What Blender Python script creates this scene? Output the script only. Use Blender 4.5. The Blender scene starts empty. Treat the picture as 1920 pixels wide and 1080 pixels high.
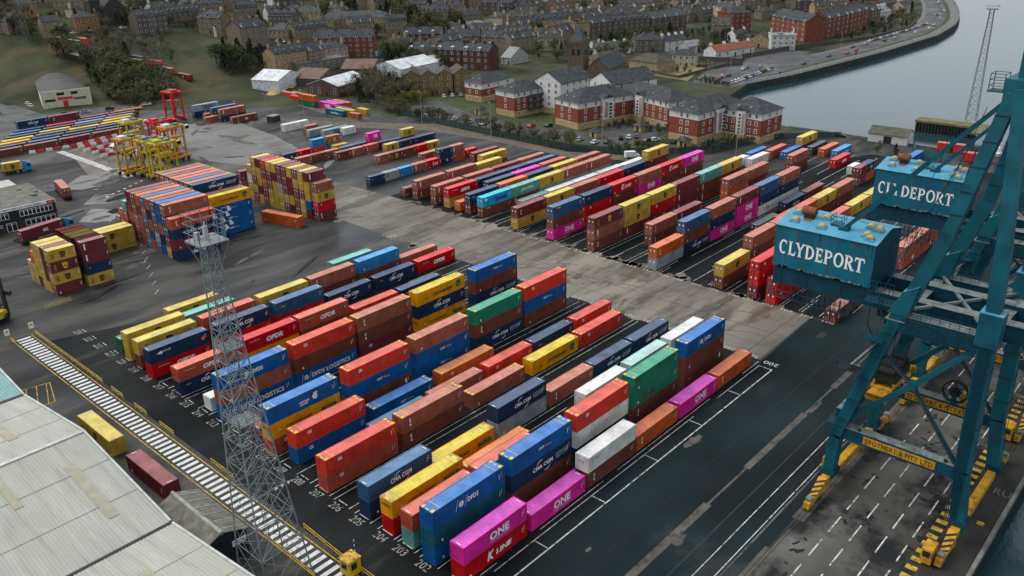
import bpy, bmesh, math, random
from math import radians as R_, sin, cos, pi, hypot, atan2
from mathutils import Vector, Matrix
random.seed(7)
S = bpy.context.scene
COL = S.collection
# ---------------------------------------------------------------- camera
cam_d = bpy.data.cameras.new('camera'); cam = bpy.data.objects.new('camera', cam_d); COL.objects.link(cam)
S.camera = cam
cam_d.sensor_width = 36.0; cam_d.lens = 36.0*1593.41/1920.0; cam_d.clip_start = 0.5; cam_d.clip_end = 12000
yaw, pit, rol = 0.7450755, 0.4096365, -0.022411
F_ = Vector((cos(yaw)*cos(pit), sin(yaw)*cos(pit), -sin(pit)))
Rt = Vector((sin(yaw), -cos(yaw), 0)); Up = Rt.cross(F_)
r2 = Rt*cos(rol)+Up*sin(rol); u2 = -Rt*sin(rol)+Up*cos(rol)
cam.matrix_world = Matrix(((r2.x,u2.x,-F_.x,0),(r2.y,u2.y,-F_.y,0),(r2.z,u2.z,-F_.z,78.29),(0,0,0,1)))
# ---------------------------------------------------------------- sky, sun, exposure
W = bpy.data.worlds.new('World'); S.world = W; W.use_nodes = True
nt = W.node_tree; bg = nt.nodes['Background']
sky = nt.nodes.new('ShaderNodeTexSky'); sky.sky_type = 'NISHITA'; sky.sun_disc = False
SUN_EL, SUN_AZ = R_(52), R_(112)          # azimuth measured from +X toward +Y
sky.sun_elevation = SUN_EL; sky.sun_rotation = pi/2-SUN_AZ
sky.air_density = 1.0; sky.dust_density = 6.0; sky.ozone_density = 1.5
hs_ = nt.nodes.new('ShaderNodeHueSaturation'); hs_.inputs['Saturation'].default_value = .55
nt.links.new(sky.outputs[0], hs_.inputs['Color']); ov_ = nt.nodes.new('ShaderNodeMix'); ov_.data_type = 'RGBA'; ov_.inputs[0].default_value = .55; ov_.inputs[7].default_value = (3.55,3.85,4.0,1)   # high even cloud over the clear-sky model
nt.links.new(hs_.outputs[0], ov_.inputs[6]); nt.links.new(ov_.outputs[2], bg.inputs[0]); bg.inputs[1].default_value = 0.13
sd = bpy.data.lights.new('sun', 'SUN'); sd.energy = 0.5; sd.angle = R_(40); sd.color = (1, .985, .96)
sun = bpy.data.objects.new('sun', sd); COL.objects.link(sun)
sun.rotation_euler = Vector((-cos(SUN_AZ)*cos(SUN_EL), -sin(SUN_AZ)*cos(SUN_EL), -sin(SUN_EL))).to_track_quat('-Z', 'Y').to_euler()
V = S.view_settings; V.view_transform = 'Standard'; V.look = 'None'; V.gamma = 1.0; V.use_curve_mapping = False
V.exposure = 0.98
# ---------------------------------------------------------------- materials
MATS = {}
def newmat(name):
    m = bpy.data.materials.new(name); m.use_nodes = True
    return m, m.node_tree, m.node_tree.nodes['Principled BSDF']
def mat(name, rgb, rough=.6, var=.25, scale=.6, metal=0., spec=.22, dirt=None, dscale=1.2, damt=.62, bump=0., stretch=None, rvar=0.):
    """Base colour broken up by world-space noise, optional dirt patches, optional bump."""
    if name in MATS: return MATS[name]
    m, t, p = newmat(name); N, L = t.nodes.new, t.links.new
    geo = N('ShaderNodeNewGeometry'); src = geo.outputs['Position']
    if stretch:
        mp = N('ShaderNodeMapping'); mp.inputs['Scale'].default_value = stretch; L(src, mp.inputs[0]); s2 = mp.outputs[0]
    else: s2 = src
    n = N('ShaderNodeTexNoise'); n.inputs['Scale'].default_value = scale; n.inputs['Detail'].default_value = 6; L(s2, n.inputs['Vector'])
    mr = N('ShaderNodeMapRange'); mr.inputs[1].default_value = .3; mr.inputs[2].default_value = .7
    mr.inputs[3].default_value = 1-var; mr.inputs[4].default_value = 1+var; L(n.outputs[0], mr.inputs[0])
    mx = N('ShaderNodeMix'); mx.data_type = 'RGBA'; mx.blend_type = 'MULTIPLY'; mx.inputs[0].default_value = 1
    mx.inputs[6].default_value = (*rgb, 1); L(mr.outputs[0], mx.inputs[7]); out = mx.outputs[2]
    if dirt:
        n2 = N('ShaderNodeTexNoise'); n2.inputs['Scale'].default_value = dscale; n2.inputs['Detail'].default_value = 8; n2.inputs['Roughness'].default_value = .65
        L(s2, n2.inputs['Vector'])
        r = N('ShaderNodeMapRange'); r.inputs[1].default_value = damt; r.inputs[2].default_value = damt+.12; L(n2.outputs[0], r.inputs[0])
        m2 = N('ShaderNodeMix'); m2.data_type = 'RGBA'; L(r.outputs[0], m2.inputs[0]); L(out, m2.inputs[6]); m2.inputs[7].default_value = (*dirt, 1); out = m2.outputs[2]
    L(out, p.inputs['Base Color']); p.inputs['Roughness'].default_value = rough; p.inputs['Metallic'].default_value = metal
    p.inputs['Specular IOR Level'].default_value = spec
    if rvar:
        r3 = N('ShaderNodeMapRange'); r3.inputs[1].default_value = .35; r3.inputs[2].default_value = .65
        r3.inputs[3].default_value = max(.05, rough-rvar); r3.inputs[4].default_value = min(1, rough+rvar)
        n3 = N('ShaderNodeTexNoise'); n3.inputs['Scale'].default_value = scale*.4; n3.inputs['Detail'].default_value = 5; L(s2, n3.inputs['Vector'])
        L(n3.outputs[0], r3.inputs[0]); L(r3.outputs[0], p.inputs['Roughness'])
    if bump:
        b = N('ShaderNodeBump'); b.inputs['Strength'].default_value = bump; b.inputs['Distance'].default_value = .05; L(n.outputs[0], b.inputs['Height']); L(b.outputs[0], p.inputs['Normal'])
    MATS[name] = m; return m
# ---------------------------------------------------------------- mesh builder
class MB:
    def __init__(s): s.v = []; s.f = []; s.m = []; s.mats = []
    def mi(s, m):
        if m not in s.mats: s.mats.append(m)
        return s.mats.index(m)
    def poly(s, pts, m):
        k = len(s.v); s.v += [tuple(q) for q in pts]; s.f.append(tuple(range(k, k+len(pts)))); s.m.append(s.mi(m))
    def mesh(s, V_, F, m, M=None):
        k = len(s.v)
        s.v += [tuple(M @ Vector(q)) if M else tuple(q) for q in V_]
        s.f += [tuple(i+k for i in f) for f in F]; s.m += [s.mi(m)]*len(F)
    def box(s, x0, y0, z0, x1, y1, z1, m, M=None):
        s.mesh([(x0,y0,z0),(x1,y0,z0),(x1,y1,z0),(x0,y1,z0),(x0,y0,z1),(x1,y0,z1),(x1,y1,z1),(x0,y1,z1)],
               [(0,3,2,1),(4,5,6,7),(0,1,5,4),(1,2,6,5),(2,3,7,6),(3,0,4,7)], m, M)
    def prism(s, pts, z0, z1, m, M=None):
        n = len(pts)
        s.mesh([(x,y,z0) for x,y in pts]+[(x,y,z1) for x,y in pts],
               [tuple(range(n-1,-1,-1)), tuple(range(n,2*n))]+[(i,(i+1)%n,n+(i+1)%n,n+i) for i in range(n)], m, M)
    def bar(s, p, q, w, h, m, up=(0,0,1)):
        p, q = Vector(p), Vector(q); d = (q-p)
        if d.length < 1e-6: return
        d.normalize(); u = Vector(up)
        if abs(d.dot(u)) > .99: u = Vector((1,0,0))
        a = d.cross(u).normalized()*w/2; b_ = a.cross(d).normalized()*h/2
        c = [p-a-b_, p+a-b_, p+a+b_, p-a+b_, q-a-b_, q+a-b_, q+a+b_, q-a+b_]
        s.mesh(c, [(0,3,2,1),(4,5,6,7),(0,1,5,4),(1,2,6,5),(2,3,7,6),(3,0,4,7)], m)
    def tube(s, p, q, r0, r1, m, n=8, cap=True):
        p, q = Vector(p), Vector(q); d = (q-p).normalized(); u = Vector((0,0,1)) if abs(d.z) < .95 else Vector((1,0,0))
        a = d.cross(u).normalized(); b_ = d.cross(a)
        V_ = [p+(a*cos(2*pi*i/n)+b_*sin(2*pi*i/n))*r0 for i in range(n)]+[q+(a*cos(2*pi*i/n)+b_*sin(2*pi*i/n))*r1 for i in range(n)]
        F = [(i,(i+1)%n,n+(i+1)%n,n+i) for i in range(n)]
        if cap: F += [tuple(range(n-1,-1,-1)), tuple(range(n,2*n))]
        s.mesh(V_, F, m)
    def path(s, pts, r, m, n=5):
        for a, b_ in zip(pts, pts[1:]): s.tube(a, b_, r, r, m, n, False)
    def data(s, name):
        me = bpy.data.meshes.new(name); me.from_pydata(s.v, [], s.f)
        for m in s.mats: me.materials.append(m)
        me.polygons.foreach_set('material_index', s.m); me.update(); return me
    def build(s, name, parent=None, loc=(0,0,0), rz=0, smooth=False):
        me = s.data(name)
        if smooth: me.polygons.foreach_set('use_smooth', [True]*len(me.polygons))
        return link(name, me, parent, loc, rz)
def link(name, me, parent=None, loc=(0,0,0), rz=0):
    o = bpy.data.objects.new(name, me); COL.objects.link(o); o.location = loc; o.rotation_euler = (0,0,rz)
    if parent is not None: o.parent = parent
    return o
def tag(o, label=None, cat=None, group=None, kind=None):
    if label: o['label'] = label
    if cat: o['category'] = cat
    if group: o['group'] = group
    if kind: o['kind'] = kind
    return o
def empty(name, loc, rz, label, cat, group=None):
    return tag(link(name, None, None, loc, rz), label, cat, group)
def clone(o, loc, rz=None, label=None, group=None):
    """Copy a thing with its parts and sub-parts (mesh data shared)."""
    r = o.copy(); COL.objects.link(r); r.location = loc
    if rz is not None: r.rotation_euler = (0,0,rz)
    if label: r['label'] = label
    if group: r['group'] = group
    for ch in list(o.children):
        c = ch.copy(); COL.objects.link(c); c.parent = r
        for g in list(ch.children):
            d = g.copy(); COL.objects.link(d); d.parent = c
    return r
TXT = {}
def text(s, bold=.0, shear=0.):
    """Triangulated outline of a string: cap height 1, starts at x=0; returns verts, faces, width."""
    k = (s, bold, shear)
    if k not in TXT:
        c = bpy.data.curves.new('lettering', 'FONT'); c.body = s; c.offset = bold; c.shear = shear; c.resolution_u = 2; c.fill_mode = 'FRONT'
        o = bpy.data.objects.new('lettering', c); COL.objects.link(o)
        dg = bpy.context.evaluated_depsgraph_get(); me = bpy.data.meshes.new_from_object(o.evaluated_get(dg))
        bpy.data.objects.remove(o)
        v = [(q.co.x, q.co.y) for q in me.vertices]; f = [tuple(p.vertices) for p in me.polygons]
        x0 = min((q[0] for q in v), default=0); x1 = max((q[0] for q in v), default=1)
        h = .72 if s.isupper() or any(ch.isdigit() for ch in s) else .72
        v = [((x-x0)/h, y/h) for x, y in v]
        TXT[k] = (v, f, (x1-x0)/h); bpy.data.meshes.remove(me)
    return TXT[k]
def put_text(mb, s, o, ax, ay, height, m, width=None, bold=.0, shear=0., center=False):
    """Place lettering at o with unit axes ax (reading) and ay (up)."""
    v, f, w = text(s, bold, shear); sx = (width/w) if width else height
    o, ax, ay = Vector(o), Vector(ax), Vector(ay)
    if center: o = o-ax*(w*sx/2)
    mb.mesh([o+ax*(x*sx)+ay*(y*height) for x, y in v], f, m)
    return w*sx
def flat_poly(name, pts, z, m, kind='structure'):
    from mathutils.geometry import tessellate_polygon
    tris = tessellate_polygon([[Vector((x,y,0)) for x, y in pts]]); F = []
    for i, j, k in tris:
        ar = (pts[j][0]-pts[i][0])*(pts[k][1]-pts[i][1])-(pts[k][0]-pts[i][0])*(pts[j][1]-pts[i][1])
        F.append((i,j,k) if ar > 0 else (i,k,j))
    me = bpy.data.meshes.new(name); me.from_pydata([(x,y,z) for x, y in pts], [], F); me.materials.append(m); me.update()
    return tag(link(name, me), kind=kind)
def softplus(t, k=25.): return k*math.log1p(math.exp(min(t/k, 40)))
def hill(x, y):
    g = 1/(1+math.exp(max(-40, min(40, (x-228)/10))))
    h = (.146+.07*g)*softplus(y-345-.25*(x-200)-78*g-150/(1+math.exp(max(-40,min(40,(x-174)/4)))), 12); return min(h, 55+(h-55)*.2) if h > 55 else h
# ================================================================= GROUND, QUAY, RIVER
asph = mat('asphalt', (.022,.024,.0245), .65, .55, .06, spec=.22, dirt=(.062,.058,.050), dscale=.07, damt=.48, rvar=.3, stretch=(.45,1.5,1))
asph_w = mat('asphalt_wet_dark', (.0085,.011,.012), .65, .5, .07, spec=.1, dirt=(.032,.031,.028), dscale=.12, damt=.58, rvar=.25, stretch=(.4,1.6,1))
conc = mat('concrete_worn', (.17,.152,.126), .65, .4, .05, spec=.2, dirt=(.085,.072,.058), dscale=.13, damt=.46, rvar=.25, stretch=(.35,1.2,1))
conc2 = mat('concrete_pale', (.15,.147,.137), .55, .35, .06, spec=.3, dirt=(.085,.08,.075), dscale=.06, damt=.48, rvar=.25, stretch=(.7,1,1))
apron = mat('quay_apron', (.007,.0145,.0165), .65, .6, .05, spec=.1, dirt=(.032,.04,.041), dscale=.035, damt=.56, rvar=.25, stretch=(.8,1.1,1))
apron2 = mat('crane_track_paving', (.085,.082,.073), .65, .6, .07, spec=.12, dirt=(.016,.018,.0195), dscale=.085, damt=.44, rvar=.25)
land = mat('rough_land', (.040,.046,.026), .95, .6, .035, spec=.1, dirt=(.075,.06,.038), dscale=.03, damt=.54)
wmark = mat('road_paint_white', (.46,.46,.44), .7, .4, .8, dirt=(.05,.05,.05), dscale=1.1, damt=.52)
wnum = mat('row_number_paint', (.30,.30,.285), .7, .4, .8, dirt=(.03,.03,.03), dscale=1.6, damt=.50)
zebra = mat('zebra_paint', (.58,.58,.56), .7, .2, .8, dirt=(.12,.12,.12), dscale=.9, damt=.60)
ymark = mat('road_paint_yellow', (.46,.30,.03), .7, .4, .8, dirt=(.06,.055,.04), dscale=1.2, damt=.52)
dmark = mat('asphalt_patch', (.012,.0125,.014), .5, .3, .3)
wallm = mat('quay_wall_stone', (.035,.036,.033), .8, .5, .5, dirt=(.02,.026,.016), dscale=.4, damt=.5)
OUT = [(-600,15),(322,15.2),(322,145),(330,168),(352,192),(398,203.5),(435,196.5),(538,189),(635,187.5),(700,196),(744,206),(800,223),(870,247),(1000,300),(1300,470),(1900,760),(3800,1700),(3800,5200),(-3000,5200),(-3000,15)]
flat_poly('ground', OUT, 0, land)
# hill terrain behind the yard
mb = MB(); xs = [-700+40*i for i in range(70)]; ys = [300+40*j for j in range(70)]
mb.v = [(x, y, hill(x, y)-.35) for x in xs for y in ys]
for i in range(69):
    for j in range(69):
        a = i*70+j
        if max(hill(xs[i+p], ys[j+q]) for p in (0,1) for q in (0,1)) > .2: mb.f.append((a, a+70, a+71, a+1)); mb.m.append(0)
mb.mats = [land]; tag(mb.build('hillside', smooth=True), kind='structure')
# river
m, t, p = newmat('river_water'); N, L = t.nodes.new, t.links.new
p.inputs['Base Color'].default_value = (.018,.042,.052,1); p.inputs['Roughness'].default_value = .08; p.inputs['IOR'].default_value = 1.5
g = N('ShaderNodeNewGeometry'); mp = N('ShaderNodeMapping'); mp.inputs['Scale'].default_value = (.35,.8,.5); mp.inputs['Rotation'].default_value = (0,0,.5)
n1 = N('ShaderNodeTexNoise'); n1.inputs['Scale'].default_value = .9; n1.inputs['Detail'].default_value = 7; n1.inputs['Roughness'].default_value = .6
b1 = N('ShaderNodeBump'); b1.inputs['Strength'].default_value = .3; b1.inputs['Distance'].default_value = .12
L(g.outputs['Position'], mp.inputs[0]); L(mp.outputs[0], n1.inputs['Vector']); L(n1.outputs[0], b1.inputs['Height']); L(b1.outputs[0], p.inputs['Normal'])
flat_poly('river_water', [(-1500,-2500),(6000,-2500),(6000,6000),(-1500,6000)], -3.2, m)
# quay walls and sea wall along the shore
mb = MB()
for a, b_ in zip(OUT[0:15], OUT[1:16]): mb.poly([(a[0],a[1],0),(a[0],a[1],-5),(b_[0],b_[1],-5),(b_[0],b_[1],0)], wallm)
tag(mb.build('quay_wall_face'), kind='structure')
# paved areas as sheets
YARD = [(-60,15.4),(321.5,15.4),(321.5,140),(300,141.5),(285,146),(264,150),(247,168),(239,188),(238,220),(241,260),(244,298),(235,330),(200,372),(150,420),(60,470),(-60,470)]
flat_poly('yard_asphalt', YARD, .004, asph)
flat_poly('stack_lane_asphalt', [(50.6,61.5),(137,62),(137,150),(120,152),(57,176),(50.6,178)], .008, asph_w)
flat_poly('far_lane_asphalt', [(161.5,56),(300,56),(300,104),(240,130),(240,200),(161.5,200)], .008, asph_w)
flat_poly('concrete_road', [(137.4,62.6),(161.2,63.2),(161.3,120),(161.5,200),(160,236),(150,260),(140,250),(137.6,192)], .012, conc)
flat_poly('concrete_pad', [(160,250),(176,262),(186,300),(192,345),(160,352),(150,330),(146,290)], .012, conc2)
flat_poly('quay_road', [(-60,36.8),(320,36.8),(320,57.5),(161,57.8),(161,63),(136.8,62),(-60,61.0)], .012, apron)
flat_poly('crane_track', [(-60,20.2),(320,20.2),(320,36.4),(-60,36.4)], .016, apron2)
flat_poly('quay_edge_strip', [(-60,15.5),(320,15.5),(320,19.8),(-60,19.8)], .016, mat('quay_edge_paving', (.030,.028,.025), .7, .45, .2, dirt=(.015,.016,.016), dscale=.15, damt=.55))
flat_poly('concrete_pad', [(98,291),(110,303),(118,296),(106,281)], .02, conc2)
flat_poly('concrete_pad', [(96,268),(103,276),(110,270),(102,262)], .02, conc2)
flat_poly('concrete_pad', [(88,252),(96,262),(101,254),(94,243)], .02, conc2)
flat_poly('gate_apron', [(112,302),(122,343),(150,352),(148,318),(133,285),(122,287)], .016, mat('gate_paving', (.13,.105,.085), .5, .35, .08, dirt=(.05,.046,.042), dscale=.09, damt=.48, rvar=.25))
flat_poly('white_strip', [(118.2,345),(120.8,345),(121.4,287),(118.6,287)], .022, mat('pale_strip', (.42,.42,.40), .6, .3, .4, dirt=(.2,.2,.19), dscale=.5, damt=.5))
# coping stone along the quay edge
mb = MB(); cop = mat('coping_stone', (.16,.155,.14), .7, .4, .5)
mb.box(-60,14.75,-.6,322.6,15.25,.22,cop); mb.box(321.9,15.3,-.6,322.5,110,.25,cop); mb.box(321.9,110.2,-.6,322.5,145,.5,cop)
tag(mb.build('quay_coping'), kind='structure')
# painted markings, one sheet per family
mb = MB()
def line(x0, y0, x1, y1, w, m, z=.03):
    d = Vector((x1-x0, y1-y0, 0)).normalized(); a = Vector((-d.y, d.x, 0))*w/2
    mb.poly([(x0-a.x,y0-a.y,z),(x1-a.x,y1-a.y,z),(x1+a.x,y1+a.y,z),(x0+a.x,y0+a.y,z)], m)
def seg_line(x0, x1, y, w, m, rnd=.12):
    x = x0
    while x < x1:
        l = random.uniform(3,12); 
        if random.random() > rnd: line(x, y, min(x+l, x1), y, w, m)
        x += l
FRONT = {201:62.9,202:68.0,203:72.6,204:76.8,205:82.0,206:86.9,207:91.6,208:96.4,209:101.1,210:106.2,211:111.2,212:116.3,213:121.5,214:126.3,215:131,216:135.7,217:140.6,218:145.5,219:150.7,220:155.8,221:160.8,222:166.2,223:171,224:176}
FAR = {i: 58.2+4.48*(i-100) for i in range(100, 131)}
FAR.update({103:71.6,104:76.2,105:79.6,106:84.7,107:89.2,109:97.9,110:102.6,112:112.4,114:121.6,117:135.1,120:148.3,122:158.0,123:162.4,124:167.4,125:171.9,126:176.4,127:181.4,129:189.8,130:195.1,134:213.3,136:222.0,138:232.4,100:58.0})
for n, y in FRONT.items():
    if n < 218:
        for yy in (y-.55, y+2.95): seg_line(57.5, 136.4, yy, .14, wmark)
    put_text(mb, str(n), (56.0 if n != 215 else 56.2, y+2.5, .03), (0,-1,0), (1,0,0), 1.4, wnum, width=2.3)
    line(57.9, y+2.3, 57.9, y+.3, .13, wmark)
    if n < 216: put_text(mb, str(n), (138.2, y+.1, .03), (0,1,0), (-1,0,0), 1.1, wmark, width=2.3)
for n, y in FAR.items():
    if n < 124:
        for yy in (y-.7, y+3.1): seg_line(162.5, 239, yy, .14, wmark, .3)
        put_text(mb, str(n), (160.6, y+2.6, .03), (0,-1,0), (1,0,0), 1.0, wmark, width=2.4)
for y0, x0, x1 in ((117,262,300),(112,262,300),(108,250,300),(104,236,290),(100.2,236,296),(96,246,300)):
    seg_line(x0, x1, y0, .18, wmark, .08)
seg_line(62, 135, 61.5, .16, wmark, .03); seg_line(62, 135, 58.9, .22, wmark, .0)
for x in (70,83,96.7,110,123,134.9): line(x, 61.4, x, 58.9, .18, wmark)
put_text(mb, '200', (137.6, 58.6, .03), (0,1,0), (-1,0,0), 1.3, wmark, width=2.9)
for y in (32.0,29.1,25.6,22.9):
    x = 60.0
    while x < 300: line(x, y, x+4.2, y, .2, wmark, .034); x += 6.3
for y in (41.6, 39.4): seg_line(70, 132, y, .13, wmark, .12)
for x in range(70, 320, 1):                                   # yellow ladder beside the waterside rail
    if x % 2 == 0: line(x, 20.3, x, 21.7, .95, ymark, .034)
put_text(mb, 'RU', (121.5, 17.6, .034), (0,-1,0), (1,0,0), 1.8, mat('faded_paint', (.13,.13,.13), .7), width=2.2)
line(112.6,16.9,113.5,16.9,.9,ymark,.034)
y = 73.5
while y < 184.2: line(46.5, y, 49.3, y, .72, zebra); y += 1.46
line(46.0, 72, 46.0, 184, .16, ymark); line(49.75, 72, 49.75, 184, .16, ymark)
mb.box(0,0,-.01,.01,.01,-.005,wmark)
for a in ((41,150),(41.8,158),(36,160),(34,151)): pass
for k in range(5): line(34+k*1.7, 152.5-k*.2, 36.6+k*1.7, 160.5-k*.2, .14, ymark)
line(33.6,152.6,41.8,151.4,.16,ymark); line(36.4,161,44,159.6,.16,ymark); line(33.6,152.6,36.4,161,.16,ymark); line(41.8,151.4,44,159.6,.16,ymark)
for k in range(4): line(43.2-k*.6, 126+k*4.3, 37.6, 128+k*4.3, .14, ymark)
for k in range(9): line(77+k*2.1, 184+k*5.6, 79+k*2.1, 186+k*5.6, .14, wmark)
for k in range(7): line(104+k*2.6, 270+k*1.5, 105.2+k*2.6, 270.8+k*1.5, .7, wmark)
tag(mb.build('painted_markings'), kind='structure')
# darker repairs and worn strips in the paving
mb = MB(); strip = mat('worn_strip', (.085,.078,.068), .7, .4, .3, dirt=(.03,.03,.028), dscale=.4, damt=.5)
def patch(x, y, sx, sy, m, z=.026, rz=0):
    n = 14; pts = []
    for i in range(n):
        a = 2*pi*i/n; k = 1+random.uniform(-.28,.28); px, py = cos(a)*sx*k, sin(a)*sy*k
        pts.append((x+px*cos(rz)-py*sin(rz), y+px*sin(rz)+py*cos(rz), z))
    mb.poly(pts, m)
x = 60
while x < 300:
    l = random.uniform(7,14); line(x, 47.6, x+l, 47.6, random.choice((.35,.5,1.1,1.2)), strip, .026); x += l
for _ in range(16):
    cx_, cy_ = random.uniform(82,140), random.uniform(21,34)
    for _k in range(random.randint(3,9)): patch(cx_+random.gauss(0,1.6), cy_+random.gauss(0,.9), random.uniform(.15,.9), random.uniform(.12,.5), dmark, .026+_k*.0004, random.uniform(0,3))
for _ in range(30): patch(random.uniform(60,320), random.uniform(20,58), random.uniform(.4,2.6), random.uniform(.3,.9), random.choice((dmark, strip)))
for _ in range(46): patch(random.uniform(139,160), random.uniform(66,230), random.uniform(.8,3.5), random.uniform(.3,1.2), mat('tyre_stain', (.115,.10,.084), .6, .5, .3), .027, random.uniform(-.6,.6))
for _ in range(70):
    t_ = random.random(); patch(161.3+random.gauss(0,.8), 66+t_*130, random.uniform(.6,2.4), random.uniform(.5,2.2), conc, .0095)
for _ in range(30):
    t_ = random.random(); patch(137.5+random.gauss(0,.7), 64+t_*165, random.uniform(.5,1.8), random.uniform(.5,2.4), conc, .0095)
for _ in range(120): patch(random.uniform(60,136), random.uniform(150,300), random.uniform(1,9), random.uniform(.15,.8), random.choice((asph,asph_w,dmark,strip)), .019+random.random()*.004, random.uniform(-.5,.6))
for _ in range(60): patch(random.uniform(70,130), random.uniform(205,300), random.uniform(1,5), random.uniform(.5,2), random.choice((asph_w,strip,dmark)), .0225+random.random()*.003, random.uniform(-.3,.9))
for _ in range(50): patch(random.uniform(148,200), random.uniform(245,370), random.uniform(1.5,7), random.uniform(.4,2.2), random.choice((conc2,asph,strip)), .0225+random.random()*.003, random.uniform(0,3))
for _ in range(24):
    x0, y0 = random.uniform(139,158), random.uniform(66,200); a = random.uniform(1.1,2.0); pts = [(x0+cos(a+k*.09)*k*2.2, y0+sin(a+k*.09)*k*2.2) for k in range(9)]
    for p_, q_ in zip(pts, pts[1:]):
        if 138 < q_[0] < 160.5: line(*p_, *q_, .35, mat('tyre_stain', (.115,.10,.084), .6, .5, .3), .0285)
patch(83.2,46.9,1.4,1.0,strip,.03)
for k in range(12): line(138, 66+k*14.5, 161, 66+k*14.5, .09, dmark, .0282)
for x in (143,155): line(x, 64, x, 232, .08, dmark, .0284)
line(-20, 52.5, 300, 52.5, .1, dmark, .028); line(60, 44, 300, 44, .16, mat('seal_line',(.03,.034,.034),.6,.4,.5), .028); line(60, 38.9, 300, 38.9, .3, strip, .028)
line(137.5,100,161,100,.12,dmark,.028); line(149,64,149,232,.12,dmark,.028); line(137.5,140,161,140,.12,dmark,.028); line(137.5,180,161,180,.12,dmark,.028)
x = 60
while x < 300:                                                 # lighter rail bedding
    l = random.uniform(10,30); line(x, 36.3, x+l, 36.3, 1.7, strip, .026); x += l+random.uniform(0,14)
tag(mb.build('paving_repairs'), kind='structure')
mb = MB(); steel = mat('rail_steel', (.09,.08,.07), .35, .3, 2, metal=.7)
for y in (36.05,36.55,18.25,18.75): mb.box(-60,y-.05,.02,319,y+.05,.06,steel)
tag(mb.build('crane_rails'), kind='structure')
# ================================================================= SHIPPING CONTAINERS
PAL = dict(br=(.135,.044,.030,'brown'), rb=(.25,.085,.055,'rust brown'), ma=(.13,.028,.032,'maroon'), ro=(.36,.075,.045,'brick red'), oR=(.52,.115,.035,'orange'),
 oB=(.40,.085,.028,'rust orange'), to=(.50,.050,.034,'tomato red'), re=(.42,.016,.018,'bright red'), pk=(.60,.035,.26,'pink'), nv=(.012,.030,.070,'navy'),
 nb=(.025,.075,.15,'slate blue'), bl=(.010,.085,.25,'blue'), lb=(.030,.17,.36,'light blue'), cy=(.015,.30,.50,'cyan'), tb=(.012,.085,.13,'teal blue'),
 te=(.09,.25,.22,'teal'), gr=(.015,.16,.095,'green'), dg=(.012,.11,.055,'dark green'), pg=(.24,.40,.34,'pale green'), ye=(.40,.265,.050,'ochre yellow'),
 go=(.62,.27,.012,'golden yellow'), gy=(.23,.275,.29,'grey'), wh=(.60,.61,.58,'white'), dk=(.03,.042,.05,'dark grey'))
def paint(code, top=False):
    k = 'paint_'+code+('_roof' if top else '')
    if k in MATS: return MATS[k]
    r, g, b, nm = PAL[code]
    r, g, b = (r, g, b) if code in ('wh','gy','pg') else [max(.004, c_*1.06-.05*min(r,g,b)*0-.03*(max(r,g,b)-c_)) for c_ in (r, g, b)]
    if top: r, g, b = [min(.60, c_*1.5+.075) if code not in ('wh','gy') else min(.66, c_*1.1) for c_ in (r, g, b)]; nm += '_sky_sheen_roof'      # paler copy for roofs: sky sheen on the tops painted into the colour
    m, t, p = newmat('container_paint_'+nm.replace(' ', '_')); N, L = t.nodes.new, t.links.new
    geo = N('ShaderNodeNewGeometry'); mp = N('ShaderNodeMapping'); mp.inputs['Scale'].default_value = (1,1,.28); L(geo.outputs['Position'], mp.inputs[0])
    n1 = N('ShaderNodeTexNoise'); n1.inputs['Scale'].default_value = .45; n1.inputs['Detail'].default_value = 7; n1.inputs['Roughness'].default_value = .6; L(geo.outputs['Position'], n1.inputs[0])
    n2 = N('ShaderNodeTexNoise'); n2.inputs['Scale'].default_value = 1.6; n2.inputs['Detail'].default_value = 8; n2.inputs['Roughness'].default_value = .7; L(mp.outputs[0], n2.inputs[0])
    mr = N('ShaderNodeMapRange'); mr.inputs[1].default_value = .3; mr.inputs[2].default_value = .72; mr.inputs[3].default_value = .74; mr.inputs[4].default_value = 1.28; L(n1.outputs[0], mr.inputs[0])
    mx = N('ShaderNodeMix'); mx.data_type = 'RGBA'; mx.blend_type = 'MULTIPLY'; mx.inputs[0].default_value = 1; mx.inputs[6].default_value = (r,g,b,1); L(mr.outputs[0], mx.inputs[7])
    rr = N('ShaderNodeMapRange'); rr.inputs[1].default_value = .60; rr.inputs[2].default_value = .76; rr.inputs[4].default_value = .75; L(n2.outputs[0], rr.inputs[0])
    m2 = N('ShaderNodeMix'); m2.data_type = 'RGBA'; L(rr.outputs[0], m2.inputs[0]); L(mx.outputs[2], m2.inputs[6]); m2.inputs[7].default_value = (.085,.038,.022,1)
    mp3 = N('ShaderNodeMapping'); mp3.inputs['Scale'].default_value = (1.5,1.5,.06); L(geo.outputs['Position'], mp3.inputs[0])
    n3 = N('ShaderNodeTexNoise'); n3.inputs['Scale'].default_value = 1.4; n3.inputs['Detail'].default_value = 5; L(mp3.outputs[0], n3.inputs[0])
    r3 = N('ShaderNodeMapRange'); r3.inputs[1].default_value = .55; r3.inputs[2].default_value = .78; r3.inputs[4].default_value = .3; L(n3.outputs[0], r3.inputs[0])
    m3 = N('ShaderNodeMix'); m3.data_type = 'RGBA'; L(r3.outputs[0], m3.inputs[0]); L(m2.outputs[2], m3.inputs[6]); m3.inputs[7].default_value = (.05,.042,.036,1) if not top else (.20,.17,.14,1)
    L(m3.outputs[2], p.inputs['Base Color']); p.inputs['Roughness'].default_value = .5; p.inputs['Specular IOR Level'].default_value = .16
    MATS[k] = m; return m
ink_w = mat('lettering_white', (.80,.80,.78), .6, .15, 1.5); ink_k = mat('lettering_black', (.018,.018,.02), .6); ink_o = mat('lettering_orange', (.65,.22,.03), .6)
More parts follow.
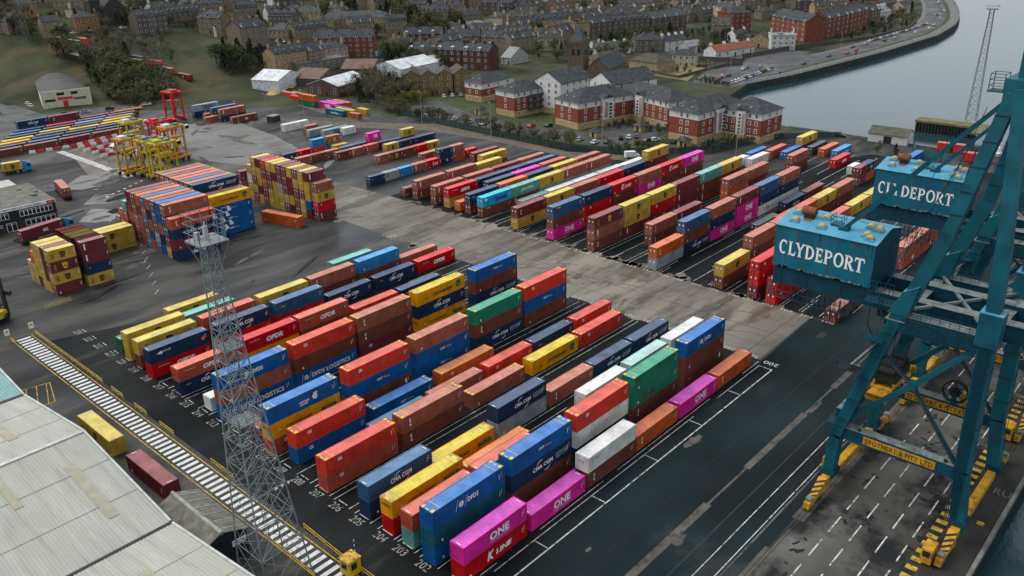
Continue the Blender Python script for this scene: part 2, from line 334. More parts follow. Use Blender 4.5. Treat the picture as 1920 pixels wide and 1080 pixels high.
ink_y = mat('lettering_yellow', (.62,.42,.05), .6); ink_g = mat('lettering_green', (.012,.12,.05), .6); ink_r = mat('lettering_red', (.5,.03,.03), .6); ink_b = mat('lettering_blue', (.02,.06,.3), .6); ink_c = mat('lettering_sky_blue', (.1,.4,.6), .6)
corner_y = mat('corner_marking_yellow', (.66,.47,.04), .55, .3, 2); galv = mat('lock_rod_steel', (.28,.26,.24), .5, .3, 3)
LEN = {20:6.06, 40:12.19, 45:13.72}
def livery(mb, lv, L, h):
    """Marks on the long side facing -Y; also the small data panel most boxes carry."""
    Y = -.03; cx = L/2; ax, az = (1,0,0), (0,0,1)
    def T(s, x, z, ht, m=ink_w, w=None, bold=.0, sh=0., c=True): put_text(mb, s, (x, Y, z), ax, az, ht, m, w, bold, sh, c)
    def Q(x0, z0, x1, z1, m): mb.poly([(x0,Y,z0),(x1,Y,z0),(x1,Y,z1),(x0,Y,z1)], m)
    def arc(x, z, rx, rz, a0, a1, w, m=ink_w):
        n = 8
        for i in range(n):
            t0, t1 = a0+(a1-a0)*i/n, a0+(a1-a0)*(i+1)/n; k = w*(sin(pi*(i+.5)/n)*.8+.2)
            mb.poly([(x+rx*cos(t0),Y,z+rz*sin(t0)),(x+rx*cos(t1),Y,z+rz*sin(t1)),(x+rx*cos(t1),Y,z+rz*sin(t1)-k),(x+rx*cos(t0),Y,z+rz*sin(t0)-k)], m)
    if lv == 'one':
        T('ONE', cx+.05*L, h*.34, h*.43, ink_w, L*.31, .035); T('OCEAN NETWORK EXPRESS', cx+.05*L, h*.2, h*.07, ink_w, L*.31)
    elif lv == 'kl':
        x0 = cx-.1*L; T('K', x0, h*.26, h*.48, ink_w, .11*L, .05, .25); T('LINE', x0+.21*L, h*.3, h*.3, ink_w, .25*L, .04, .1)
        for i, ch in enumerate((.11,.17,.235,.30)): Q(x0+ch*L-.1, h*.285, x0+ch*L+.35, h*.32, ink_w)
        Q(L*.07,h*.1,L*.10,h*.24,ink_w)
    elif lv in ('cma', 'cmab'):
        T('CMA CGM', cx, h*.38, h*.27 if lv=='cma' else h*.22, ink_w, L*.33, .03); arc(cx-.02*L, h*.5, .09*L, h*.38, R_(160), R_(80), h*.06); arc(cx+.04*L, h*.45, .09*L, h*.33, R_(-100), R_(-20), h*.06)
        if lv == 'cmab':
            Q(L*.72, h*.62, L*.92, h*.64, ink_w); T('ECO CONTAINER', L*.82, h*.48, h*.08, ink_w, L*.2); T('BAMBOO FLOOR', L*.82, h*.36, h*.07, ink_w, L*.18)
    elif lv in ('dfds', 'dlog'):
        x0 = cx-.12*L if lv == 'dfds' else cx-.36*L; s_ = h*.17; z0 = h*.5
        for k in range(8):
            a = k*pi/4; mb.poly([(x0+s_*cos(a-.3),Y,z0+s_*sin(a-.3)),(x0+s_*cos(a+.3),Y,z0+s_*sin(a+.3)),(x0,Y,z0)], ink_w)
        for sx in (-1, 1): mb.poly([(x0+sx*h*.3-.22,Y,h*.22),(x0+sx*h*.3-.16,Y,h*.22),(x0+sx*h*.3+.28,Y,h*.8),(x0+sx*h*.3+.22,Y,h*.8)], ink_w)
        if lv == 'dfds': T('DFDS', x0+h*.42, h*.38, h*.25, ink_w, L*.15, .03, 0, False)
        else: T('DFDS LOGISTICS', x0+h*.45, h*.34, h*.3, ink_w, L*.64, .025, 0, False)
    elif lv == 'u45':
        T('UNIT', cx-.02*L, h*.5, h*.14, ink_w, L*.09, .03); T('45', cx+.06*L, h*.5, h*.14, ink_o, L*.05, .03); T('.com', cx+.115*L, h*.5, h*.09, ink_w, L*.05, .01)
    elif lv == 'cai': T('CAI', L*.19, h*.62, h*.2, ink_w, L*.055, .04, .1)
    elif lv == 'opdr': T('OPDR', cx+.06*L, h*.34, h*.32, ink_w, L*.31, .06, .2); T('www.opdr.com', L*.2, h*.68, h*.08, ink_w, L*.18)
    elif lv == 'cs':
        T('CONTAINERSHIPS', cx+.02*L, h*.32, h*.24, ink_k, L*.4, .02); Q(L*.165,h*.3,L*.2,h*.46,ink_r); Q(L*.173,h*.34,L*.192,h*.42,ink_w)
        n = 12; mb.poly([(L*.86+L*.055*(cos(2*pi*i/n) if not (i in (1,2)) else .95), Y, h*.54+h*.28*(sin(2*pi*i/n) if not i in (1,2) else 1.0)) for i in range(n)], ink_g); 
        put_text(mb, 'LNG', (L*.83, Y-.01, h*.42), ax, az, h*.14, ink_c, L*.065)
    elif lv == 'mag':
        T('CONTAINERSHIPS', L*.4, h*.36, h*.2, ink_k, L*.36, .0); T('MAGNUM', L*.83, h*.3, h*.3, ink_g, L*.22, .05); Q(L*.12,h*.4,L*.145,h*.52,ink_w); Q(L*.126,h*.43,L*.139,h*.49,ink_b)
        put_text(mb, 'MAGNUM', (-.04, 2.1, h*.62), (0,-1,0), az, h*.13, ink_g, 1.8, .05)
    elif lv in ('msc', 'mscy'):
        k = ink_k if lv == 'msc' else ink_y; b = .05; T('m', cx+.02*L, h*.47, h*.40, k, L*.105 if L > 7 else L*.2, b); T('sc', cx+.02*L, h*.23, h*.27, k, L*.085 if L > 7 else L*.16, b); Q(cx-.04*L, h*.455, cx+.08*L, h*.485, k)
        for q in range(3): Q(L*.12+q*.16, h*.2, L*.12+q*.16+.05, h*.72, k if lv != 'msc' else ink_k)
    elif lv == 'cos':
        for i, ch in enumerate('COSCO'): T(ch, cx-.22*L+i*.105*L, h*.4, h*.26, ink_k, L*.055, .02)
    elif lv == 'chs': T('CHINA SHIPPING', cx+.05*L, h*.38, h*.25, ink_w, L*.46, .02)
    elif lv == 'cro': T('CRONOS', L*.28, h*.6, h*.15, ink_w, L*.14); mb.poly([(L*.12,Y,h*.6),(L*.2,Y,h*.5),(L*.22,Y,h*.62),(L*.19,Y,h*.75)], ink_w); mb.poly([(L*.86,Y,h*.5),(L*.9,Y,h*.35),(L*.94,Y,h*.55),(L*.9,Y,h*.7)], ink_o)
    elif lv == 'c45': T('CONTAINER', cx, h*.42, h*.13, ink_w, L*.14, .02, .2); T('LEASING', cx-.01*L, h*.26, h*.13, ink_w, L*.11, .02, .2); T('45', cx+.15*L, h*.36, h*.4, ink_w, L*.08, .05, .2)
    elif lv == 'sea': T('seaco', L*.16, h*.58, h*.14, ink_o, L*.075, .03)
    elif lv == 'seac': T('seaco', L*.14, h*.6, h*.12, ink_o, L*.07, .03); livery(mb, 'cma', L, h); return
    elif lv == 'ool': T('OOCL', L*.17, h*.64, h*.14, ink_r, L*.08, .03); put_text(mb, 'OOCL', (-.04,1.7,h*.6), (0,-1,0), az, .25, ink_r, .9, .03)
    elif lv == 'tex':
        put_text(mb, 'tex', (L*.11, Y, h*.78), (0,0,-1), (1,0,0), .42, ink_w, h*.28, .03); Q(L*.11,h*.3,L*.11+.3,h*.44,ink_w)
    elif lv == 'bar': Q(L*.1,h*.3,L*.1+.32,h*.86,ink_w)
    elif lv == 'mk': mb.poly([(L*.2,Y,h*.3),(L*.3,Y,h*.3),(L*.3,Y,h*.7),(L*.2,Y,h*.7)], ink_c); T('MAERSK', L*.58, h*.55, h*.22, ink_k if L > 7 else ink_w, L*.36, .03); T('SEALAND', L*.6, h*.25, h*.22, ink_k, L*.4, .03)
    elif lv == 'acl': T('ACL', cx+.05*L, h*.42, h*.24, ink_w, L*.13, .05, .15); Q(cx-.0*L,h*.34,cx+.12*L,h*.38,ink_w)
    elif lv == 'han': T('HANJIN', L*.12, h*.6, h*.1, ink_w, L*.1)
    elif lv == 'pan': Q(L*.42,h*.3,L*.82,h*.62,ink_b); Q(L*.07,h*.62,L*.14,h*.85,ink_w)
    elif lv == 'tri': mb.poly([(L*.9,Y,h*.35),(L*.93,Y,h*.45),(L*.915,Y,h*.8),(L*.885,Y,h*.62)], ink_w); Q(L*.12,h*.3,L*.135,h*.42,ink_w)
    elif lv == 'graf':
        rg = random.Random(4)
        for i in range(26):
            x = L*.2+i*L*.012+rg.uniform(0,.2); z = h*rg.uniform(.08,.5); mb.poly([(x,Y,z),(x+.35,Y,z+.1),(x+.45,Y,z+.6),(x+.1,Y,z+.4)], rg.choice([mat('spray_paint_pink',(.2,.05,.06),.6),mat('spray_paint_grey',(.12,.14,.14),.6)]))
    elif lv == 'ylb': Q(L*.12,h*.78,L*.24,h*.88,ink_y)
    elif lv == 'ful': T('cargo', L*.62, h*.5, h*.2, ink_r if L < 7 else ink_k, L*.5, .02) if False else Q(L*.55,h*.3,L*.62,h*.75,ink_y)
    if lv not in ('cs',):                                       # data panel of small type, upper right
        for q in range(4): Q(L*.915, h*.62-q*.18, L*.915+.07+.05*(q%2), h*.72-q*.18, ink_w)
        Q(L*.945,h*.52,L*.945+.05,h*.8,ink_w)
        if lv in ('id','graf',''): Q(L*.1,h*.16,L*.1+.28,h*.3,ink_w)
CM = {}
def container_meshes(code, lv, Lk, h, doors):
    k = (code, lv, Lk, round(h,2), doors)
    if k in CM: return CM[k]
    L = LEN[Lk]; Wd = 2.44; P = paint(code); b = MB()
    for x in (0, L-.16):                                        # corner posts
        for y in (0, Wd-.16): b.box(x, y, 0, x+.16, y+.16, h-.002, P)
    for y in (0, Wd-.1):                                        # top and bottom side rails
        b.box(.16, y, 0, L-.16, y+.1, .16, P); b.box(.16, y, h-.12, L-.16, y+.1, h-.003, P)
    for x in (0, L-.1): b.box(x, .16, 0, x+.1, Wd-.16, .16, P); b.box(x, .16, h-.12, x+.1, Wd-.16, h-.003, P)
    b.box(.16,.1,.1,L-.16,Wd-.1,.14,P)
    def corr(p0, p1, z0, z1, nrm, pit=.278, dep=.04):           # trapezoid corrugation between two points
        p0, p1, nrm = Vector(p0), Vector(p1), Vector(nrm); d = p1-p0; n = max(1, round(d.length/pit)); V_ = []; F = []
        for i in range(n):
            for fx, o in ((0,0),(.25,0),(.5,-dep),(.75,-dep)):
                q = p0+d*((i+fx)/n)+nrm*o; V_ += [(q.x,q.y,z0),(q.x,q.y,z1)]
        q = p1; V_ += [(q.x,q.y,z0),(q.x,q.y,z1)]
        for i in range(len(V_)//2-1): F.append((2*i,2*i+2,2*i+3,2*i+1))
        b.mesh(V_, F, P)
    corr((.16,.008,0), (L-.16,.008,0), .16, h-.12, (0,-1,0)); corr((L-.16,Wd-.008,0), (.16,Wd-.008,0), .16, h-.12, (0,1,0))
    corr((L-.008,.16,0), (L-.008,Wd-.16,0), .16, h-.12, (1,0,0))
    if not doors: corr((.008,Wd-.16,0), (.008,.16,0), .16, h-.12, (-1,0,0))
    livery(b, lv, L, h); body = b.data('container_body')
    r = MB(); V_ = []; F = []; n = round((L-.32)/.42)
    for i in range(n):
        for fx, o in ((0,0),(.3,0),(.5,-.03),(.8,-.03)): x = .16+(L-.32)*(i+fx)/n; V_ += [(x,.1,h-.01+o),(x,Wd-.1,h-.01+o)]
    V_ += [(L-.16,.1,h-.01),(L-.16,Wd-.1,h-.01)]
    for i in range(len(V_)//2-1): F.append((2*i,2*i+1,2*i+3,2*i+2))
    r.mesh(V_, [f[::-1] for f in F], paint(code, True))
    if Lk == 45 and code not in ('gy','pg'):
        cm_ = corner_y if code in ('to','br','rb','oB','oR','gr','bl','ro') else galv
        for x in (.15, L-.75):
            for y in (.12, Wd-.62): r.box(x, y, h-.008, x+.6, y+.5, h+.004, cm_)
            r.box(x+.1, .95, h-.008, x+.2, 1.5, h+.004, ink_w)
        for x in (1.55, L-1.65): r.box(x, .12, h-.008, x+.09, Wd-.12, h+.004, cm_)
    else:
        for x in (.3, L-.42): r.box(x, .8, h-.008, x+.12, 1.6, h+.004, ink_w)
    roof = r.data('roof'); door = None
    if doors:
        d = MB(); hw = Wd/2-.17
        d.box(.03,0,.16,.07,hw,h-.12,P)
        for z in (.5,1.05,1.6,2.15): d.box(.015,.08,z,.03,hw-.08,z+.3,P)
        for y in (hw*.28, hw*.72):
            d.box(-.02,y-.022,.16,.015,y+.022,h-.14,galv); 
            for z in (.2, h-.34): d.box(-.03,y-.06,z,.01,y+.06,z+.14,galv)
            d.box(-.03,y-.02,1.0,.012,y+.3,1.05,galv)
        d.box(.008,hw*.38,1.75,.014,hw*.64,2.15,ink_w); d.box(.008,hw*.1,.55,.014,hw*.25,.85,ink_o if code != 'go' else ink_k)
        door = d.data('door')
    CM[k] = (body, roof, door); return CM[k]
MARK = dict(one='white block lettering', kl='white serif lettering', cma='white arc emblem', cmab='white arc emblem', dfds='white cross emblem', dlog='white cross and long wording', u45='white and orange wording',
 cai='small white monogram', opdr='bold white letters', cs='black wording and green leaf', mag='worn black wording', msc='black monogram', mscy='yellow monogram', cos='spaced black letters', chs='white wording', cro='white bird mark',
 c45='white number 45', sea='small orange wordmark', seac='orange wordmark and white arcs', ool='small red letters', tex='upright white lettering', bar='white upright stripe', mk='star and black wording', acl='white monogram', han='tiny white wording', pan='darker blue panel', tri='white triangle mark', graf='sprayed graffiti', ylb='yellow strip', ful='yellow badge', id='small white square', **{'':'plain sides'})
FR = '''201|58 40 2.72 re.kl pk.one|71.1 40 2.74 pk.one|83.9 40 2.68 br.tex wh.ool|96.5 40 2.7 oB.tex|109.3 40 2.7 pk.one|122.1 40 2.68 oB.tex
202|57.6 45 2.85 bl.id tb.id bl.dfds|72.7 45 2.9 br.id nv.cmab bl.u45|87.6 45 2.9 nv wh.u45 to.cai|102.7 45 2.9 br.tex gr.graf gr.id|118.9 45 2.9 br.tri br.id bl.dfds
203|58 40 2.75 te ro.tex|71 40 2.8 br ro
204|58 45 2.8 re.cai go.mag|73.1 45 2.9 oR|101.3 40 2.9 wh.ool|114.9 40 2.9 pg|128.3 40 2.9 wh
205|58.1 40 2.8 nv nb.cma|70.2 45 2.9 go.mag|84.8 40 2.9 gy nv.cmab|98.2 40 2.9 rb.tex|110.7 40 2.9 nv.cmab|123.4 40 2.9 nv.cmab
207|57.9 45 2.85 ro.cai to.cai|72.8 45 2.9 br.tex rb.tex|88.6 45 2.9 rb.id|104.4 45 2.9 go.cs|119 45 2.9 to.cai
208|70.9 40 2.8 nb|84.1 40 2.9 rb|97.7 40 2.9 to.cai|110.4 40 2.9 nv.sea|123.6 40 2.9 to.cai
209|59.2 45 2.85 bl.cai to.cai|74.5 45 2.9 bl.u45|90.3 45 2.9 oR.cai
210|57.9 45 2.87 ro.cai go.mag bl.c45|73.7 45 2.9 br.tri bl.u45 to.cai|88.9 45 2.9 bl.u45 bl.u45 rb.id|104.4 45 2.9 nv.cmab br.tex gr.id|118.9 45 2.95 br.id bl.u45 to.cai
211|58.6 20 2.6 br|112.6 40 2.9 ro
213|58.4 45 2.87 bl.dlog rb.id bl.dfds|73.3 45 2.9 bl.dlog br.id to.cai|87.8 45 2.9 ma.cai br.tex rb.tex|103 45 2.9 go.mag nv.cma go.cs|119.9 45 2.78 nv.cmab br.id bl.u45
214|58.6 20 2.6 wh.ful
216|57.9 40 2.62 nv.seac ro.opdr|71.4 40 2.85 go re.opdr|84.1 40 2.85 br ro.opdr|97.8 40 2.9 to.cai|110.7 40 2.9 nv.sea
218|57.5 40 2.9 re.opdr nv.cro|71.4 40 2.9 re nv.seac|84.9 40 2.9 re.opdr nb.sea|98.2 40 2.9 nv.seac|111.5 40 2.9 nv.seac|124.7 40 2.9 re.opdr
219|57.9 40 2.9 br ye.msc|71.4 40 2.9 ma ro|84.7 40 2.9 br ye.msc|97.7 40 2.9 ma rb.tex|111.1 40 2.9 br lb.id|123.6 40 2.9 rb
220|58.1 40 2.9 ye ye.msc
221|58.6 40 2.8 dg|72.2 40 2.9 te|111 40 2.8 te
222|71.6 40 2.8 ye.msc'''
FB = '''100|161.3 40 2.75 br.bar|199.3 40 2.8 ro.acl rb.id|211.7 40 2.8 ro.acl rb
103|161.8 40 2.9 re.cai re.cai|174.5 40 2.9 br ro
104|162.2 40 2.9 ma re.cai re.cai|174.9 40 2.9 ro rb
105|195.4 40 2.9 br pg|208.4 40 2.9 ma ro|221.8 40 2.9 br ye.msc|234.6 40 2.9 br ye
106|162.3 40 2.92 br ye.msc|175.3 40 2.95 br br.tex rb.id|188 40 2.95 br ma ro
107|200.6 40 2.9 br ro|209.6 40 2.9 br ro|222.3 40 2.9 br ye.msc|235.2 40 2.9 br rb
108|199.8 40 2.7 dk
109|221.6 40 2.9 nv.cma|234.9 40 2.9 br.tri
110|162.4 40 2.81 gy.id oB.tex|174.9 40 2.92 nv.cmab br.id nb|188 40 2.95 pk.one nv.id rb|201.2 40 2.95 pk.one pk.one ma.bar|213.9 40 2.95 wh.cos nv.id nb.han|226.8 40 2.95 wh.ool nv.han rb.tex
112|175.3 40 2.9 br.tex rb.tex|187.9 40 2.9 br ma.bar|213.9 40 2.95 oB oB rb|226.3 40 2.95 br ma rb.ylb
114|163 40 2.95 br.tex rb.bar ma.mscy|176.1 40 2.92 ma.bar ye.msc ye.msc|188.9 40 2.92 ma.mscy re.cai ye.msc|201.4 40 2.92 ma.bar ma.bar ma.id|214.4 40 2.92 br.bar br.bar te.bar|226.7 40 2.92 br ma ye.msc
116|251 40 2.8 wh
117|163.1 40 2.98 pk.one br nb.ylb|176.8 40 2.92 re re.cai nv.han|189.3 40 2.92 br ma.ylb re.kl|202.2 40 2.92 br pk.one rb|214.4 40 2.92 br br re.kl|226.7 40 2.92 br br.bar pk.one
120|163.6 40 2.95 ye.msc ma.tex|176.6 40 2.92 br ye.msc|189 40 2.92 br rb.id|201.5 40 2.92 ma re.cai|214.2 40 2.92 br nv.han|226.7 40 2.92 br ma.ylb ye.msc
122|176.6 40 2.7 gy|189.2 40 2.8 wh.ool|201.8 40 2.8 wh|214.7 40 2.8 wh|227.3 40 2.6 wh
123|164.7 40 2.9 br.ylb cy.pan|177.1 40 2.9 br.bar te.chs|189.2 40 2.92 gy ye.msc|201.6 40 2.92 gy rb.bar|214 40 2.92 gy rb.bar
124|164.6 40 2.9 br nv.han|177.7 40 2.9 br oR.cai|190 40 2.92 br nv.sea|202.4 40 2.92 br ye.msc|214.9 40 2.92 br rb.mscy
125|164.8 20 2.6 oR.cai|177 40 2.9 br nv.id|189.4 40 2.9 br pk.chs|202.5 40 2.92 br ro
126|164.8 40 2.9 ye re.opdr|177.4 40 2.9 br nv.sea|189.8 40 2.9 br nv.cma|202 40 2.9 br nb.sea
127|164.1 40 2.88 br.tex rb.bar|177.4 40 2.88 br rb|190 40 2.88 br ma.tex|202.4 40 2.88 ma rb
128|184 40 2.8 br pk.chs|196.6 40 2.8 wh wh
129|164.3 40 2.9 br.tex rb.bar|177.9 40 2.9 br rb.bar|190.3 40 2.7 ye ye
130|164 20 2.6 br|186 40 2.9 ye|198.4 40 2.9 ma ye.msc
131|199 40 2.9 br ma
134|165.1 20 2.75 nv.han|171.3 20 2.75 gy.id|177.6 20 2.75 lb|184 20 2.75 rb.bar|190.4 20 2.75 re.kl|196 20 2.75 nv.acl nv.ylb|202.1 20 2.75 ro.cai rb.bar|208.4 20 2.75 re.cai
136|195.3 20 2.75 rb.tex|201.6 20 2.7 ye.msc|208 20 2.7 nv
138|183.4 20 2.75 rb.bar|189.3 20 2.75 br.mscy|195.4 20 2.75 br.id|201.6 20 2.75 re.cai|207.8 20 2.8 ye.msc
140|196.4 20 2.75 ye.msc|202.6 20 2.7 nv.han|209 40 2.7 nv.sea
141|202.4 20 2.7 nv|208.6 20 2.75 br ye.msc
142|177.8 20 2.7 br.tex|184.2 20 2.7 rb.bar|190.7 20 2.7 ro.tex|196.9 20 2.7 nv.cma
143|164.2 20 2.7 rb.tex|170.4 20 2.7 br.ylb|176.6 20 2.7 rb|183.4 20 2.7 nb.han|189.6 20 2.7 nv.acl|196.2 20 2.75 ro pk.one
144|183.8 20 2.7 go
145|164.2 20 2.7 nv.acl|170.4 20 2.7 re.cai|176.8 20 2.75 to.cai lb.han|183.6 20 2.75 lb.id rb.mscy'''
FB_Y = {116:131.6,128:176.6,129:189.8,130:195.1,131:199.5,108:95.4,134:213.4,136:221.9,138:232.3,140:242.6,141:247,142:247.7,143:252.4,144:257,145:260.9}
FAR.pop(128, None)
NE = '''258.7 128.1 40 2.8 wh.ful|273 128.3 40 2.8 ro|265.5 131.9 40 2.8 bl.cma|274.2 123.3 40 2.8 bl.id|261 115 40 2.8 br.tex rb.tex|286.8 123.6 40 2.75 ma ye.msc|286.2 119.3 40 2.8 dk.chs|286 114.9 40 2.8 oB.tex|286 110.3 40 2.8 lb.chs|274.5 106 40 2.8 re.opdr|259.6 92.6 20 2.8 br.tex ma.bar|265.9 92.6 20 2.8 ro nv.cma|271 98.5 20 2.6 wh|272 94.6 20 2.8 rb|280 90 40 2.8 bl|292.5 88 40 2.8 bl'''
NO = '''192.2 302.2 40 2.9 wh.ool|196.8 293.6 20 2.6 rb|193 285.8 40 2.7 gy.ool|196.6 281 40 2.6 gy.mk|203.6 277.6 20 2.7 wh.cai|183.3 358 40 2.7 nv.cma gy.mk|186 340.3 40 2.7 nv rb.bar|185.5 346.4 40 2.7 br nb|187.3 333.4 40 2.7 br.acl|184.2 350.4 20 2.5 rb|180.6 343.5 20 2.5 rb'''
NSTACK = [0]; CONTS = []; STUFF = []
def add_stack(x, y, Lk, h, tiers, where, doors, rz=0, hid=False):
    for i, tk in enumerate(tiers):
        code, _, lv = tk.partition('.')
        tier = 'alone on the ground' if len(tiers) == 1 else ('on top' if i == len(tiers)-1 else ('at the bottom' if i == 0 else 'in tier %d' % (i+1)))
        CONTS.append((x, y, i*h, Lk, h, code, lv, doors, rz, tier, where, hid))
ORD = ['first','second','third','fourth','fifth','sixth','seventh','eighth','ninth']
def rows(txt, ys, doors, words):
    for ln in txt.split('\n'):
        p = ln.split('|'); n = int(p[0])
        for k, s in enumerate(p[1:]):
            q = s.split(); add_stack(float(q[0]), ys[n], int(q[1]), float(q[2]), q[3:], words(n, k), doors)
rows(FR, FRONT, False, lambda n, k: f'{ORD[k]} stack from the near end of painted row {n}')
FY = dict(FAR); FY.update(FB_Y)
rows(FB, FY, True, lambda n, k: (f'{ORD[k]} stack from the road in painted row {n}' if n < 124 else f'{ORD[k]} stack from the road in far row {n}'))
for k, s in enumerate(NE.split('|')):
    q = s.split(); add_stack(float(q[0]), float(q[1]), int(q[2]), float(q[3]), q[4:], f'bay {k+1} of the riverside rows behind the cranes', True)
for k, s in enumerate(NO.split('|')):
    q = s.split(); add_stack(float(q[0]), float(q[1]), int(q[2]), float(q[3]), q[4:], f'spot {k+1} beside the railway track', True)
# block by the straddle carriers: X- ends all show
B1 = ['br ma rb.tex ro br','oB gy rb br rb'.replace('oB','go'),'bl nv rb bl bl','nb gy ma nb br','rb nb rb nv rb','lb rb nb rb nb','rb rb rb br oB','br rb rb br br','ma br rb br ma']
add_stack(90.8, 199.2, 40, 2.8, ['nv.cma','ma.id','nv.cma','ro.tex'], 'front face of the tall block behind the lattice tower', False)
for j in range(8): add_stack(91.3, 202.6+j*2.72, 40, 2.8, (B1[j+1] if j else 'go ma nb nv rb.tex').split(), f'column {j+2} of the tall block behind the lattice tower', j % 2 == 0)
add_stack(91.0, 224.6, 40, 2.7, ['rb','br','ro','te'], 'teal-topped column of the tall block behind the tower', True)
add_stack(91.0, 227.3, 40, 2.7, ['ma','rb','ro'], 'three-high column of the tall block behind the tower', True)
add_stack(91.0, 230.0, 40, 2.7, ['br','rb'], 'two-high end column of the tall block behind the tower', True)
add_stack(105.0, 207.6, 45, 2.85, ['bl.u45','bl.u45','bl.u45','go.cs'], 'far front face of the tall block behind the tower', True)
add_stack(105.0, 210.4, 45, 2.85, ['br','br','br','br'], 'hidden inside the tall block', True, 0, True)
for j, c in enumerate(['nv.cmab','rb','nb','ro','rb','ma','rb','br']):
    y = 213.4+j*2.72; add_stack(105.2, y, 45, 2.8, ['br']*4, 'hidden inside the tall block', True, 0, True)
    CONTS.append((105.2, y, 11.2, 45, 2.8, c.split('.')[0], c.partition('.')[2], True, 0, 'on top', f'row {j+1} of the far half of the tall block', False))
# wall of twenty-footers beyond it; columns listed front to back, bottom to top
MW = ['ma.tex re.cai ye.msc rb.id','ma bl ye ye ma.bar','ye ye ma ye ye','ma ma br ye ma','ma ye ma ma ye','ma ye ma ma ma','ye ye gy ma ma','ye ye ye ma ye','ye ye br ma ye','ma ma oB ma re','ye ma ye ye ma','ma ye ma ye ye','ye ye wh ye']
for j, c in enumerate(MW): add_stack(132.4 if j else 133.0, 196.9+j*2.72, 20, 2.75, c.split(), f'column {j+1} from the front of the multicoloured wall', j % 3 != 1)
add_stack(132, 235.2, 20, 2.7, ['ro','rb','ma'], 'brown end column of the multicoloured wall', True)
# small stacks at the left
for j, c in enumerate(['ma ye.msc ma.mscy ye.msc','ye ma ma ma','ye ye ye ye','ma ye ye ye','ye ye re']): add_stack(61.8, 200.6+j*2.56, 20, 2.75, c.split(), f'column {j+1} of the small four-high block at the left', j % 2 == 0)
add_stack(61.8, 213.6, 20, 2.7, ['ye','ye'], 'low end column of the small block at the left', True)
for j, c in enumerate(['ye.msc nv.sea ma.bar ma.bar','br br br ma','br br br ye','br br br ye','br br br ro','br br br ro']): add_stack(69.1, 200.4+j*2.6, 20, 2.75, c.split(), f'column {j+1} of the small block facing the tower', False, 0, j > 0)
for j in range(6):
    if j: 
        q = ['ma','ye','ye','ro','rb'][j-1]; CONTS.append((69.1, 200.4+j*2.6, 8.25, 20, 2.75, q, '', False, 0, 'on top', f'column {j+1} of the small block facing the tower', False))
for j in range(2): add_stack(77.6, 219.4+j*2.55, 40, 2.85, ['ye.msc','ye.msc'], ('front' if j == 0 else 'rear')+' yellow pair beside the tall block', False)
add_stack(122.6, 210.3, 45, 2.9, ['oB.id'], 'orange one lying askew before the multicoloured wall', False, R_(-76.5))
add_stack(40.8, 138.2, 40, 2.9, ['ye.msc'], 'ground beside the zebra path, behind the white shed', False, R_(-90))
add_stack(40.8, 120.4, 40, 2.9, ['ma.id'], 'ground beside the zebra path, next to the dark-walled annex', False, R_(-90))
add_stack(33, 176, 20, 2.7, ['ma','rb'], 'ground at the left edge beside the white shed', False, R_(-80))
# yard at the far upper left
TLc = [('br','br','ma','br'),('nv','nb','nv','nv'),('go.cs','nv','nv','nv'),('go','nb','go.cs','go'),('nv','go','nv','go'),('nb','nv','gy','gy'),('nv','re','nb','br'),('nv.cma','ma.tex','ma','ma')]
for j, rw in enumerate(TLc):
    for k, c in enumerate(rw): add_stack(97.5+k*13.0+j*3.3, 352.6+j*5.0, 40, 2.7, [c] if j < 7 or k > 1 else ['nb', c], f'stack {k+1} of row {j+1} in the far upper left yard', True)
# along the railway
RW = [(229,345,40,['dg','oB']),(232.4,357.5,40,['to']),(235.8,370.5,40,['ro']),(231.6,332.8,40,['pk.one']),(234.4,332,40,['pk']),(229.4,319.4,40,['nv']),(227.6,315.2,40,['go']),(232.6,306,20,['ye']),(224,317.4,40,['tb.chs']),(224.4,301,20,['rb']),(237.4,331,40,['oB']),
      (217.5,437,40,['ma.mscy']),(215.5,451,40,['rb']),(212.5,462,40,['re']),(216,464,40,['to']),(209.5,472,40,['ye.msc']),(212,476,40,['nv']),(206,480,40,['rb']),(204.5,486,20,['ro','oB']),(200,489,40,['ye.msc']),(204,494,20,['nv']),(196,494,20,['oB']),(190,500,40,['wh']),(193,507,40,['gr','gr']),(198,509,40,['ro','ro']),(185,512,20,['rb','nb']),(188.5,515,40,['br','nb'])]
for k, (x, y, l, t_) in enumerate(RW): add_stack(x, y, l, 2.7, t_, f'spot {k+1} along the railway line under the town', True, R_(-90))
LIFT = lambda x, y: max(0, hill(x+1, y-6)-.2) if y > 425 and x > 175 else 0
CONTS = [(c, hypot(hypot(c[0]+6, c[1]), 78-c[2])*(1 if c[3] > 20 else 1.35)) for c in CONTS]
CONTS.sort(key=lambda t_: (t_[0][11], t_[1]))
for i, ((x, y, z, Lk, h, code, lv, doors, rz, tier, where, hid), _) in enumerate(CONTS):
    z += .03+LIFT(x, y)
    bd, rf, dr = container_meshes(code, lv, Lk, h, doors)
    if i < 300 and not hid:
        o = link('shipping_container', bd, None, (x,y,z), rz)
        ln = {20:'short ',40:'',45:'long '}[Lk]
        tag(o, f'{ln}{PAL[code][3]} container with {MARK[lv]} {tier}, {where}', 'container', 'containers stacked in the port yard')
        if len(o['label'].split()) > 16: o['label'] = f'{ln}{PAL[code][3]} container, {MARK[lv]}, {tier}, {where.replace(" painted","").replace(" from the near end of"," of").replace(" from the road in"," of")}'
        if len(o['label'].split()) > 16: o['label'] = ' '.join(f'{PAL[code][3]} container {tier}, {where}'.split()[:16])
        link('roof', rf, o)
        if dr:
            link('door', dr, o, (0,.16,0)); d2 = link('door', dr, o, (0,2.28,0)); d2.scale = (1,-1,1)
    else:
        STUFF.append(((x,y,z), rz, bd, rf, dr))
mb = MB()
